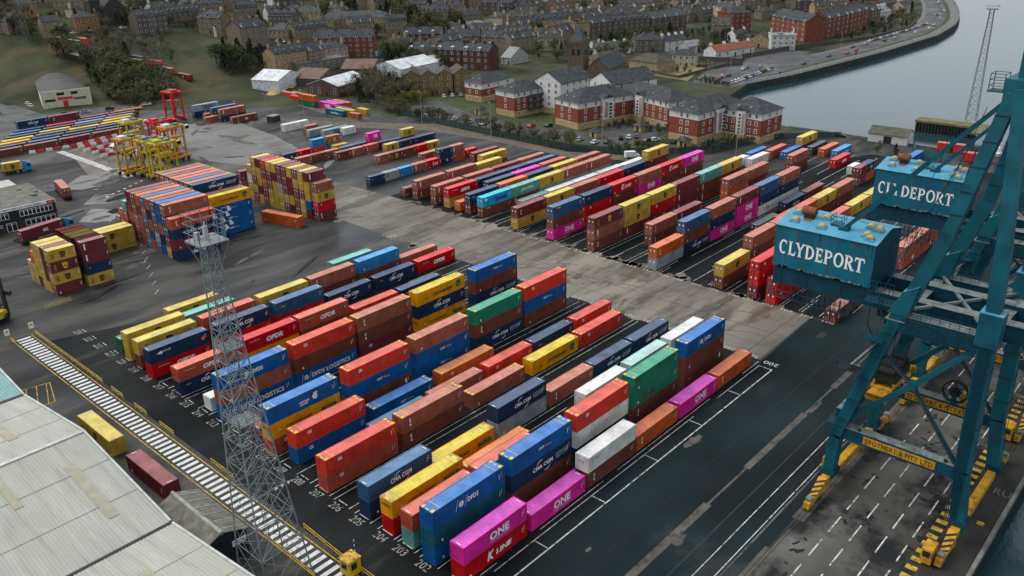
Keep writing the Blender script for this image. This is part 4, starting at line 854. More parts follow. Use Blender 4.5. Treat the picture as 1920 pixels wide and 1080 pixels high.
# lattice floodlight tower
gs = mat('galvanised_steel', (.19,.215,.225), .55, .25, .8, metal=.2)
tw = empty('lattice_tower', (43.1,83.2,0), 0, 'tall grey lattice lighting tower with railed platform in the foreground', 'lattice tower')
def tc(z):
    t_ = z/46.6; return (43.1-1.0*t_, 83.2+1.1*t_, 2.75*(1-t_)**1.15+.62)
def cor(z, k):
    x, y, s_ = tc(z); return (x+(s_ if k in (1,2) else -s_), y+(s_ if k in (2,3) else -s_), z)
LV = [0]; 
while LV[-1] < 44.5: LV.append(min(46.3, LV[-1]+max(1.6, tc(LV[-1])[2]*1.55)))
def tpart(b, n, par=None):
    o = b.build(n, par or tw); o.data.transform(Matrix.Translation((-43.1,-83.2,0)))
    return o
for k in range(4):
    b = MB()
    for z0, z1 in zip(LV, LV[1:]): b.bar(cor(z0,k),cor(z1,k),.14,.14,gs)
    tpart(b,'leg')
b = MB()
for i, (z0, z1) in enumerate(zip(LV, LV[1:])):
    for k in range(4):
        j = (k+1)%4; b.bar(cor(z0,k),cor(z1,j),.055,.055,gs); b.bar(cor(z0,j),cor(z1,k),.055,.055,gs); b.bar(cor(z1,k),cor(z1,j),.06,.06,gs)
        if i < 7:
            zm = (z0+z1)/2; p_ = [(a+c)/2 for a, c in zip(cor(z0,k),cor(z0,j))]; b.bar(cor(zm,k),p_,.035,.035,gs); b.bar(cor(zm,j),p_,.05,.05,gs)
    if i < 10: b.bar(cor(z1,0),cor(z1,2),.05,.05,gs); b.bar(cor(z1,1),cor(z1,3),.05,.05,gs)
tpart(b,'bracing')
b = MB()
for dx in (-.2,.2): b.path([(tc(z)[0]+dx,tc(z)[1]+.1,z) for z in range(0,46,5)]+[(tc(46)[0]+dx,tc(46)[1]+.1,46)],.035,gs,4)
for i in range(150): z = i*.305; x, y, s_ = tc(z); b.box(x-.2,y+.08,z,x+.2,y+.11,z+.03,gs)
tpart(b,'ladder')
def deck(z, h, hw, name):
    x, y, s_ = tc(z); b = MB(); grat = mat('grating',(.21,.225,.23),.6,.3,3)
    b.box(x-h,y-h,z,x+h,y+h,z+.05,grat)
    for k in range(5): u = -h+2*h*k/4; b.box(x+u-.04,y-h,z-.1,x+u+.04,y+h,z,gs); b.box(x-h,y+u-.04,z-.1,x+h,y+u+.04,z,gs)
    for zz in (z+hw*.33,z+hw*.66,z+hw):
        for s1 in (-h,h): b.box(x-h,y+s1-.03,zz-.03,x+h,y+s1+.03,zz+.03,gs); b.box(x+s1-.03,y-h,zz-.03,x+s1+.03,y+h,zz+.03,gs)
    for i in range(4):
        for s1 in (-h,h): u = -h+2*h*i/3; b.box(x+u-.03,y+s1-.03,z,x+u+.03,y+s1+.03,z+hw,gs); b.box(x+s1-.03,y+u-.03,z,x+s1+.03,y+u+.03,z+hw,gs)
    for sx in (-1,1):
        for sy in (-1,1): b.bar((x+sx*h,y+sy*h,z),(tc(z-3.2)[0]+sx*.7,tc(z-3.2)[1]+sy*.7,z-3.2),.06,.06,gs)
    return tpart(b,name)
dk_ = deck(46.6,1.72,3.1,'platform')
deck(33.5,1.25,1.1,'platform'); deck(23.5,1.5,1.1,'platform')
lampm = mat('lamp_housing', (.42,.44,.44), .4, .1, 1)
for i, (dx,dy,z,hx) in enumerate(((1.5,-1.5,50.2,.5),(1.7,-.9,49.4,.4),(1.8,-.2,48.6,.2),(1.4,.5,48.9,.1),(1.9,-1.4,48.5,.3),(1.3,-1.7,48.2,.2))):
    b = MB(); x, y, _ = tc(46.6); b.tube((x+dx,y+dy,46.7),(x+dx,y+dy,z),.035,.035,gs,5); b.tube((x+dx,y+dy,z),(x+dx+hx,y+dy-hx,z+.15),.04,.04,gs,5); b.tube((x+dx+hx,y+dy-hx,z+.2),(x+dx+hx+.1,y+dy-hx-.1,z-.25),.1,.22,lampm,10); tpart(b,'floodlight')
b = MB(); x, y, _ = tc(46.6); b.box(x-.25,y-.2,46.65,x+.25,y+.2,48.2,lampm); b.tube((x,y,48.2),(x,y,48.7),.15,.08,lampm,8); b.box(x-.9,y+.6,46.65,x-.4,y+1.0,47.5,lampm); tpart(b,'control_cabinet')
for z, k in ((14.2,1),(28,2)):
    c = Vector(cor(z,k)); b = MB()
    for q in range(3): b.tube(c+Vector((.15-.9*q*(k==1),-.15,0)),c+Vector((.35-.9*q*(k==1),-.4,-.12)),.12,.24,lampm,9)
    b.bar(c,c+Vector((-2.0,0,0)),.06,.06,gs); tpart(b,'floodlight')
# gate booth with rails
bt = empty('gate_booth', (49.6,75.6,0), R_(0), 'small yellow gate booth with rusty roof at the end of the zebra path', 'booth')
by = mat('booth_yellow', (.62,.40,.02), .45, .15, .8, dirt=(.4,.22,.03), dscale=1.5, damt=.6)
b = MB(); b.box(-1,-.95,.15,1,.95,2.45,by); b.build('body',bt)
b = MB(); b.box(-1.1,-1.05,2.45,1.1,1.05,2.6,mat('booth_roof',(.55,.34,.05),.6,.3,1.2,dirt=(.18,.08,.03),dscale=1.6,damt=.5)); b.build('roof',bt)
for q in ((-1.02,-.6,1.2,-1.0,.6,2.1),(-.55,-.97,1.1,.35,-.95,2.1)): b = MB(); b.box(*q,winm); b.build('window',bt)
rail_m = mat('handrail_yellow', (.55,.38,.03), .5, .2, 1)
def rail(pts, label, h=1.1):
    r = empty('guard_rail', (*pts[0],0), 0, label, 'guard rail', 'yellow guard rails beside the zebra path')
    o = Vector((*pts[0],0)); b = MB()
    for a, c in zip(pts, pts[1:]):
        for z in (h,h*.55): b.bar((a[0]-o.x,a[1]-o.y,z),(c[0]-o.x,c[1]-o.y,z),.07,.07,rail_m)
    b.build('rail', r)
    for a, c in zip(pts, pts[1:]):
        n = max(1,int(hypot(c[0]-a[0],c[1]-a[1])/2.2))
        for i in range(n+1):
            b = MB(); x, y = a[0]+(c[0]-a[0])*i/n-o.x, a[1]+(c[1]-a[1])*i/n-o.y; b.box(x-.04,y-.04,0,x+.04,y+.04,h+.03,rail_m); b.build('post', r)
rail([(50.3,183),(50.3,151)], 'long yellow guard rail along the far stretch of the zebra path')
for y0, y1, lb in ((147,142.6,'behind the ochre container'),(138,133.6,'level with the ochre container'),(128.8,124,'past the ochre container'),(112,105.4,'beside the mossy annex roof')): rail([(50.3,y0),(50.3,y1)], f'short yellow guard rail on the zebra path {lb}')
rail([(50.6,87.5),(50.2,77.2)], 'yellow guard rail running up to the gate booth')
rail([(50.4,74.2),(50.4,70)], 'yellow guard rail leaving the gate booth at the picture edge')
rail([(45.7,183.5),(45.7,181)], 'stub of yellow guard rail at the far start of the zebra path')
rail([(45.8,90),(45.6,78)], 'yellow guard rail on the near side of the path under the tower')
rail([(56.8,194.5),(62.5,195)], 'free standing yellow guard rail near the reach stacker')
for i, (x, y, s_) in enumerate(((45.5,184.4,'left'),(50.2,184.2,'right'))):
    t_ = empty('warning_sign', (x,y,0), 0, f'white warning sign on a post, {s_} side of the zebra path start', 'sign', 'warning signs at the zebra path'); b = MB(); b.box(-.04,-.04,0,.04,.04,1.6,galv); b.build('post',t_); b = MB(); b.box(-.5,-.07,1.3,.5,-.04,2.7,ink_w); b.box(-.3,-.08,1.8,.3,-.07,2.4,ink_y); b.build('panel',t_)
bp_ = empty('barrier_pole', (51.2,76.6,0), 0, 'black and white striped barrier pole raised beside the booth', 'barrier pole'); b = MB()
for k in range(9): b.tube((0,.0,.6+k*.42),(-.0,.0,.6+(k+1)*.42),.055,.055,ink_w if k%2 else haz,6)
b.build('arm',bp_); b = MB(); b.box(-.2,-.2,0,.2,.2,.9,by); b.build('post',bp_)
# office
brk = mat('office_brick', (.045,.035,.032), .8, .3, 1.5); felt = mat('flat_roof_felt', (.12,.115,.10), .8, .35, .3, dirt=(.2,.195,.18), dscale=.25, damt=.55)
of = empty('port_office', (84.6,257.4,0), 0, 'dark brick two storey office with a white welcome band under its flat roof', 'office')
def rot(b, n, par=None): return b.build(n, par or of)
b = MB(); b.box(-34,0,0,0,24,6.1,brk); b.box(-34.2,-.14,2.9,.1,0,6.1,mat('dark_cladding',(.02,.023,.024),.6)); rot(b,'wall')
b = MB(); b.box(-34.3,-.3,6.1,.2,24.2,6.9,felt); b.box(-22,24.2,0,-2,38,5.6,mat('pale_roof_sheet',(.38,.38,.36),.6,.2,.5)); 
for _ in range(12): x, y = random.uniform(-30,-2), random.uniform(3,22); b.box(x,y,6.9,x+random.uniform(.6,1.6),y+random.uniform(.6,1.4),7.1+random.uniform(.1,.3),grime)
rot(b,'roof')
b = MB(); b.box(-20,-.42,6.0,.2,-.3,6.95,ink_w); put_text(b,'WELCOME TO GREENOCK OCEAN TERMINAL',(-15.6,-.44,6.25),(1,0,0),(0,0,1),.5,ink_b,12.4,.01)
for x in (-19.2,-2.2): b.box(x,-.45,6.05,x+2.2,-.42,6.9,ink_r)
put_text(b,'OT',(-18.8,-.47,6.25),(1,0,0),(0,0,1),.45,ink_w,1.2); put_text(b,'OT',(-1.8,-.47,6.25),(1,0,0),(0,0,1),.45,ink_w,1.2)
rot(b,'sign_band')
for x0, x1, z0, z1, n in ((-16.5,-12.4,3.8,5.6,4),(-9.6,-.9,3.8,5.6,8),(-8.6,-.6,.9,2.7,6),(-13.6,-11,.1,2.6,2),(-16.2,-14.6,1.7,2.5,1),(-25,-21,3.8,5.6,4)):
    b = MB(); b.box(x0,-.22,z0,x1,-.13,z1,ink_w); w = rot(b,'window'); b = MB()
    for k in range(n): a = x0+(x1-x0)*k/n+.1; b.box(a,-.25,z0+.12,a+(x1-x0)/n-.2,-.22,z1-.5,winm); b.box(a,-.25,z1-.42,a+(x1-x0)/n-.2,-.22,z1-.1,winm)
    b.build('pane', w)
of.rotation_euler = (0,0,R_(-4))
# trucks
blue_c = mat('cab_blue', (.02,.22,.45), .35, .1, 1); tyre = mat('tyre_rubber', (.015,.015,.016), .8); chas = mat('chassis_dark', (.03,.032,.035), .6); whc = mat('cab_white', (.6,.61,.6), .35, .1, 1); grc = mat('cab_green', (.02,.09,.06), .35)
def truck(x, y, rz, cab, Lk, label):
    r = empty('lorry', (x,y,0), rz, label, 'lorry')
    b = MB(); b.box(-LEN[Lk]-.3,-1.1,.9,2.6,1.1,1.25,chas); b.box(-LEN[Lk]-.2,-1.2,.5,-LEN[Lk]+.1,1.2,.8,chas); b.build('chassis',r)
    b = MB(); b.mesh([(.5,-1.22,.6),(3.0,-1.22,.6),(3.0,-1.22,2.2),(2.75,-1.22,3.1),(.5,-1.22,3.3),(.5,1.22,.6),(3.0,1.22,.6),(3.0,1.22,2.2),(2.75,1.22,3.1),(.5,1.22,3.3)],[(0,1,2,3,4),(9,8,7,6,5),(0,5,6,1),(1,6,7,2),(2,7,8,3),(3,8,9,4),(4,9,5,0)],cab)
    b.mesh([(.5,-1.1,3.3),(2.5,-1.1,3.1),(.5,-1.0,4.0),(.5,1.1,3.3),(2.5,1.1,3.1),(.5,1.0,4.0)],[(0,1,2),(5,4,3),(1,4,5,2),(0,2,5,3)],cab); c = b.build('cab',r)
    b = MB(); b.poly([(3.02,-1.05,2.1),(3.02,1.05,2.1),(2.80,1.0,3.0),(2.80,-1.0,3.0)],winm); b.box(1.6,-1.24,1.9,2.7,-1.22,2.8,winm); b.box(1.6,1.22,1.9,2.7,1.24,2.8,winm); b.build('windscreen',c)
    for xx in (2.2,-.6,-LEN[Lk]+1.2,-LEN[Lk]+2.4,-LEN[Lk]+3.6):
        b = MB()
        for s_ in (-1,1): b.tube((xx,s_*.85,.5),(xx,s_*1.2,.5),.5,.5,tyre,10)
        b.build('wheel',r)
    return r
def load(x, y, rz, code, lv, Lk, label):
    bd, rf, dr = container_meshes(code, lv, Lk, 2.75, True); M_ = Matrix.Rotation(rz,3,'Z') @ Vector((-LEN[Lk],-1.22,0))
    o = link('lorry_container', bd, None, (x+M_.x,y+M_.y,1.28), rz); tag(o,label,'container'); link('roof',rf,o); link('door',dr,o,(0,.16,0)); d2 = link('door',dr,o,(0,2.28,0)); d2.scale=(1,-1,1)
a_ = atan2(24.9,4.8); truck(97.4,288.5,a_,blue_c,40,'blue lorry driving away past the welcome office'); load(97.4,288.5,a_,'rb','',40,'rust brown container riding on the lorry beside the office')
truck(99,325,R_(-8),blue_c,20,'blue lorry at the left edge carrying an ochre container'); load(99,325,R_(-8),'ye','msc',20,'ochre container with black monogram on the lorry at the left edge')
truck(94.5,341,R_(-6),blue_c,40,'blue lorry cab just entering at the left edge'); load(94.5,341,R_(-6),'nv','',40,'navy container on the rearmost lorry at the left edge')
truck(81.6,247.0,R_(12),blue_c,40,'blue lorry parked behind the small container block'); load(81.6,247.0,R_(12),'ma','acl',40,'maroon container with white monogram on the lorry before the office')
# straddle carriers
def straddle(name, cm, top, label, x, y, rz):
    r = empty(name, (x,y,0), rz, label, 'straddle carrier', 'straddle carriers parked by the truck lanes')
    for s_ in (-1,1):
        for lx in (-3.2,3.2): b = MB(); b.bar((lx,s_*2.35,1.3),(lx*.97,s_*2.35,12.2),.62,.5,cm,up=(1,0,0)); b.build('leg',r)
        b = MB(); b.box(-4.6,s_*2.35-.35,1.0,4.6,s_*2.35+.35,1.75,cm); b.box(-4.7,s_*2.35-.38,.7,-4.3,s_*2.35+.38,1.7,ymark); b.box(4.3,s_*2.35-.38,.7,4.7,s_*2.35+.38,1.7,ymark); b.build('sill_beam',r)
        for wx in (-3.6,-1.3,1.3,3.6): b = MB(); b.tube((wx,s_*2.35-.25,.7),(wx,s_*2.35+.25,.7),.7,.7,tyre,12); b.build('wheel',r)
        b = MB(); b.bar((-3.1,s_*2.35,3),(0,s_*2.35,7.8),.16,.16,chas); b.bar((3.1,s_*2.35,3),(0,s_*2.35,7.8),.16,.16,chas); b.build('side_brace',r)
    b = MB()
    for s_ in (-1,1): b.box(-4.2,s_*2.35-.35,12.0,4.2,s_*2.35+.35,12.7,cm)
    for lx in (-3.6,3.6): b.box(lx-.35,-2.6,12.02,lx+.35,2.6,12.72,cm)
    b.box(-2.2,-1.9,12.5,2.0,1.9,12.75,grime); b.box(-3.1,-1.2,12.72,-.6,1.2,13.5,top); b.box(.6,-1.4,12.72,2.6,.4,13.3,grime); b.build('top_frame',r)
    b = MB(); b.box(3.4,-3.6,10.6,5.2,-2.0,12.4,top); b.box(5.2,-3.5,11.2,5.24,-2.1,12.3,winm); b.box(3.5,-3.64,11.2,5.1,-3.6,12.3,winm); b.build('cab',r)
    b = MB(); b.box(-3.0,-1.5,8.2,3.0,1.5,8.7,cm)
    for lx in (-2.6,2.6):
        for s_ in (-1,1): b.tube((lx,s_*1.2,8.7),(lx,s_*1.2,12.1),.05,.05,cabl,4)
    b.build('spreader',r); return r
scy = mat('carrier_yellow', (.46,.36,.02), .5, .2, .8, dirt=(.2,.14,.04), dscale=1, damt=.56); sco = mat('carrier_orange', (.50,.22,.015), .5, .2, .8, dirt=(.2,.1,.03), dscale=1, damt=.58); scr = mat('carrier_red', (.55,.02,.015), .4, .15, .8)
s0 = straddle('straddle_carrier', scr, scr, 'red straddle carrier standing alone on the open yard', 176, 361.5, R_(95))
for x, y, rz, cm_, tm, lb in ((136.2,316.5,8,scy,whc,'rearmost yellow straddle carrier with a pale roof'),(141.5,296,8,sco,whc,'right-hand orange straddle carrier with white housings'),(123,291,8,sco,whc,'left-hand orange straddle carrier with white housings'),(127,283,8,scy,grime,'middle yellow straddle carrier between two orange ones'),(127.5,275.5,8,scy,scy,'front yellow straddle carrier behind the tall container block'),(143.6,309,10,scr,scr,'red straddle carrier squeezed behind the orange ones')): straddle('straddle_carrier', cm_, tm, lb, x, y, R_(rz))
# red and white water barriers
bw, br_ = mat('barrier_white', (.58,.57,.54), .6, .2, 1), mat('barrier_red', (.45,.035,.03), .6, .2, 1)
def barrier_row(pts, where):
    k = 0
    for a, c in zip(pts, pts[1:]):
        d = hypot(c[0]-a[0],c[1]-a[1]); n = max(1,int(d/2.5)); rz = atan2(c[1]-a[1],c[0]-a[0])
        for i in range(n):
            key = 'barrier%d' % (k%2); k += 1
            if key not in CM:
                b = MB(); m_ = br_ if key[-1] == '1' else bw; V_ = [(0,-.35,0),(2.4,-.35,0),(2.4,.35,0),(0,.35,0),(0,-.32,.4),(2.4,-.32,.4),(2.4,.32,.4),(0,.32,.4),(.1,-.16,1.1),(2.3,-.16,1.1),(2.3,.16,1.1),(.1,.16,1.1)]
                b.mesh(V_,[(3,2,1,0),(8,9,10,11),(0,1,5,4),(1,2,6,5),(2,3,7,6),(3,0,4,7),(4,5,9,8),(5,6,10,9),(6,7,11,10),(7,4,8,11)],m_); CM[key] = b.data('water_barrier')
            tag(link('water_barrier',CM[key],None,(a[0]+(c[0]-a[0])*i/n,a[1]+(c[1]-a[1])*i/n,.02),rz),f'{"red" if key[-1]=="1" else "white"} plastic water barrier in the {where} row','barrier','red and white barrier rows in the truck lanes')
barrier_row([(110.5,350.5),(125,347.6),(143,352),(158,354.5),(164.5,350),(166,341)],'long curved'); 
for pts, w in (([(126,343),(146,346.5)],'second'),([(125.2,336),(141,337.5)],'third'),([(125.6,329.5),(136,330.5)],'fourth'),([(125.5,322),(131,322.6)],'shortest')): barrier_row(pts,w)
truck(133,324,R_(190),whc,20,'white and green lorry cab waiting between the barrier rows'); truck(136,311,R_(190),whc,20,'white lorry cab waiting beneath the orange straddle carrier')
def tpost(x, y, h, label, cat, name='sign', txt=None):
    r = empty(name,(x,y,0),0,label,cat); b = MB(); b.box(-.05,-.05,0,.05,.05,h,galv); b.box(1.45,-.05,0,1.55,.05,h,galv); b.build('post',r); b = MB(); b.box(-.9,-.1,h-1.3,2.4,-.05,h+.3,ink_w); put_text(b,txt,(-.55,-.13,h-1.05),(1,0,0),(0,0,1),1.0,ink_k,2.6,.03); b.build('panel',r)
tpost(112,281.5,5.2,'white exit sign on two posts beside the yellow carriers','sign','exit_sign','EXIT')
fl = empty('flatbed_trailer',(172,398,0),R_(-6),'low yellow flatbed trailer parked beyond the upper left stacks','trailer'); b = MB(); b.box(-6,-1.2,.8,6,1.2,1.1,sco); [b.box(x,-1.2,1.1,x+.2,1.2,1.9,sco) for x in (-5.8,-2,2,5.6)]; b.build('deck',fl); b = MB(); [b.tube((x,-1.1,.45),(x,1.1,.45),.45,.45,tyre,8) for x in (-4.5,-3.3,4.4)]; b.build('wheel',fl)
# reach stacker at the left edge
rs = empty('reach_stacker',(47.0,196.5,0),R_(25),'yellow container handler with a tall black mast at the left edge','reach stacker'); b = MB(); b.box(-4,-1.7,.9,2,1.7,2.4,scy); b.box(-4.2,-1.5,2.4,-2.2,1.5,3.0,scy); b.build('body',rs); b = MB(); b.box(-1.8,-.9,2.4,.2,.9,4.3,chas); b.build('cab',rs)
b = MB(); [b.box(2.2,s_*1.1-.3,.6,2.9,s_*1.1+.3,15,chas) for s_ in (-1,1)]; [b.box(2.3,-1.1,z,2.8,1.1,z+.4,chas) for z in (3,7,11,14.5)]; b.box(2.9,-2.6,5.4,3.6,2.6,6.4,chas); b.box(3.4,2.2,4.2,4.2,2.9,6.2,chas); b.build('mast',rs)
for x in (-3,1.6): b = MB(); [b.tube((x,s_*1.3-.4,.85),(x,s_*1.3+.4,.85),.85,.85,tyre,12) for s_ in (-1,1)]; b.build('wheel',rs)
# people
hv = mat('hi_vis_orange', (.6,.17,.02), .6); skin = mat('skin', (.35,.19,.13), .6); trs = mat('dark_trousers', (.02,.025,.04), .8); hat = mat('hard_hat_white', (.6,.6,.58), .5)
def person(x, y, z, rz, top, label, stride=.25):
    """One continuous body grown around a joint skeleton, with clothing coloured by height."""
    J = [(0,0,.95),(0,0,1.2),(0,0,1.42),(0,0,1.52),(.02,0,1.68),(0,.2,1.4),(.05,.26,1.12),(.14,.25,.88),(0,-.2,1.4),(-.05,-.26,1.12),(.02,-.25,.86),(0,.1,.9),(stride*.5,.11,.5),(stride*.6,.11,.08),(stride*.6+.16,.11,.04),(0,-.1,.9),(-stride*.2,-.11,.5),(-stride,-.11,.1),(-stride+.15,-.11,.04)]
    E_ = [(0,1),(1,2),(2,3),(3,4),(2,5),(5,6),(6,7),(2,8),(8,9),(9,10),(0,11),(11,12),(12,13),(13,14),(0,15),(15,16),(16,17),(17,18)]
    Rr = [.15,.14,.15,.06,.11,.075,.05,.04,.075,.05,.04,.11,.075,.05,.05,.11,.075,.05,.05]
    me = bpy.data.meshes.new('person'); me.from_pydata(J,E_,[]); o = bpy.data.objects.new('person',me); COL.objects.link(o)
    sk = o.modifiers.new('skin','SKIN'); 
    for v, r_ in zip(me.skin_vertices[0].data, Rr): v.radius = (r_,r_)
    me.skin_vertices[0].data[0].use_root = True
    ss = o.modifiers.new('sub','SUBSURF'); ss.levels = 1; ss.render_levels = 1
    dg = bpy.context.evaluated_depsgraph_get(); m2 = bpy.data.meshes.new_from_object(o.evaluated_get(dg)); m2.materials.clear()
    for q in (top,skin,trs,hat): m2.materials.append(q)
    for p_ in m2.polygons:
        c = p_.center; p_.material_index = 3 if c.z > 1.72 else (1 if c.z > 1.5 or (abs(c.y) > .18 and c.z < .93 and c.z > .7) else (0 if c.z > .93 else 2))
    o.modifiers.clear(); o.data = m2; o.location = (x,y,z); o.rotation_euler = (0,0,rz); tag(o,label,'person')
person(123.6,311,.03,R_(200),hv,'person in an orange vest standing near the parked lorry cabs',.15)
person(121.0,345.5,.03,R_(20),hv,'person in an orange top walking beside the truck lanes') if False else None

mb = MB(); rc = random.Random(3)
for _ in range(16):
    x, y, a = rc.uniform(26,45), rc.uniform(122,180), rc.uniform(0,6.28)
    for k in range(rc.randint(5,11)):
        x2, y2 = x+cos(a)*rc.uniform(.6,1.6), y+sin(a)*rc.uniform(.6,1.6); line(x,y,x2,y2,rc.uniform(.04,.14),dmark,.029); x, y, a = x2, y2, a+rc.uniform(-.8,.8)
tag(mb.build('paving_cracks'), kind='structure')
# ================================================================= TOWN, APARTMENTS, SHORE
def wm(n, rgb, var=.25, sc=.9, d=None): return mat('wall_'+n, rgb, .85, var, sc, dirt=d, dscale=.5, damt=.58)
slate = mat('roof_slate', (.042,.047,.052), .75, .35, .5, spec=.15, dirt=(.075,.08,.078), dscale=.35, damt=.56); slate2 = mat('roof_slate_green', (.06,.07,.07), .75, .3, .4, spec=.15); tileb = mat('roof_tile_brown', (.060,.052,.044), .8, .35, .5, dirt=(.09,.085,.05), dscale=.4, damt=.55)
tiler = mat('roof_tile_red', (.23,.075,.045), .75, .25, .7); bluegr = mat('roof_blue_grey', (.15,.19,.21), .5, .2, .4); leadf = mat('roof_flat_lead', (.20,.21,.21), .6, .25, .4); sheetb = mat('roof_bright_sheet', (.55,.57,.58), .45, .2, .25, dirt=(.35,.36,.36), dscale=.3, damt=.5); sheetbr = mat('roof_brown_sheet', (.13,.08,.06), .7, .25, .4)
WMAT = dict(sandh=((.24,.18,.115),slate),ochh=(.25,.135,.055),stoned=(.095,.08,.066),whiteh=(.50,.49,.46),stone=(.175,.135,.095),cream=(.33,.27,.17),redst=(.165,.052,.034),sandst=(.27,.185,.10),pinkh=(.33,.25,.22),greyf=(.15,.14,.12),brnap=(.16,.115,.055),pinkst=(.27,.205,.165),redd=(.085,.038,.032),bluer=(.28,.22,.15),greyw=(.30,.31,.30),creamv=(.40,.35,.26),brnlow=(.28,.21,.12),villad=(.12,.10,.08),redbung=(.50,.49,.46),greyh=(.17,.13,.105),whitev=(.46,.46,.43),whitesh=(.50,.53,.54),brksh=(.10,.065,.05),brnrf=(.09,.075,.065))
WMAT['sandh'] = (.24,.18,.115)
RMAT = dict(cream=slate2,bluer=bluegr,brnap=tileb,brnlow=tileb,redbung=tiler,greyw=leadf,whitev=leadf,greyf=felt,whitesh=sheetb,brksh=sheetb,brnrf=sheetbr,greyh=tileb)
CATW = dict(whitesh='shed',brksh='shed',brnrf='shed',brnap='flats',brnlow='flats',greyf='office',cream='office')
frame_w = mat('window_frame_white', (.60,.60,.57), .5, .1, 1); pot = mat('chimney_pot', (.30,.20,.12), .8, .2, 2)
WINM = {}
def win_mesh(w, h, rev=False):
    k = (round(w,2), round(h,2), rev)
    if k not in WINM:
        b = MB(); t_ = .11; y = -.05
        b.box(-w/2,y,0,w/2,.02,t_,frame_w); b.box(-w/2,y,h-t_,w/2,.02,h,frame_w); b.box(-w/2,y,t_,-w/2+t_,.02,h-t_,frame_w); b.box(w/2-t_,y,t_,w/2,.02,h-t_,frame_w); b.box(-w/2+t_,y,h*.5-.04,w/2-t_,.02,h*.5+.05,frame_w)
        b.box(-w/2+t_,-.02,t_,w/2-t_,.018,h*.5-.04,winm); b.box(-w/2+t_,-.02,h*.5+.05,w/2-t_,.018,h-t_,winm); WINM[k] = b.data('window')
    return WINM[k]
def window(root, x, y, z, w, h, face=0):
    return link('window', win_mesh(w,h), root, (x,y,z), (0,pi/2,-pi/2)[face])
def gable_roof(b, L, D, H, pr, m, along, ov=.35):
    """Two slopes with thickness, plus the gable walls underneath."""
    if along:
        rz = H+D/2*pr; o = ov*pr
        for s0, s1 in ((-ov,D/2),(D+ov,D/2)): b.mesh([(-.2,s0,H-o),(L+.2,s0,H-o),(L+.2,s1,rz),(-.2,s1,rz),(-.2,s0,H-o+.2),(L+.2,s0,H-o+.2),(L+.2,s1,rz+.2),(-.2,s1,rz+.2)],[(4,5,6,7) if s0 < s1 else (7,6,5,4),(0,1,5,4),(1,2,6,5),(3,0,4,7),(3,2,1,0)],m)
        return [[(-.0,0,H),(0,D,H),(0,D/2,rz)],[(L,0,H),(L,D,H),(L,D/2,rz)]]
    rz = H+L/2*pr; o = ov*pr
    for s0, s1 in ((-ov,L/2),(L+ov,L/2)): b.mesh([(s0,-.2,H-o),(s0,D+.2,H-o),(s1,D+.2,rz),(s1,-.2,rz),(s0,-.2,H-o+.2),(s0,D+.2,H-o+.2),(s1,D+.2,rz+.2),(s1,-.2,rz+.2)],[(7,6,5,4) if s0 < s1 else (4,5,6,7),(0,1,5,4),(1,2,6,5),(3,0,4,7),(3,2,1,0)],m)
    return [[(0,0,H),(L,0,H),(L/2,0,rz)],[(0,D,H),(L,D,H),(L/2,D,rz)]]
def hip_roof(b, L, D, H, pr, m, ov=.45):
    x0, x1, y0, y1, z = -ov, L+ov, -ov, D+ov, H; 
    if L >= D: r = (D/2+ov)*pr; a, c = (x0+D/2+ov, D/2, z+r), (x1-D/2-ov, D/2, z+r); F = [(0,1,5,4),(1,2,5),(2,3,4,5),(3,0,4)]
    else: r = (L/2+ov)*pr; a, c = (L/2, y0+L/2+ov, z+r), (L/2, y1-L/2-ov, z+r); F = [(0,1,4),(1,2,5,4),(2,3,5),(3,0,4,5)]
    b.mesh([(x0,y0,z),(x1,y0,z),(x1,y1,z),(x0,y1,z),a,c],F+[(3,2,1,0)],m)
    return a, c
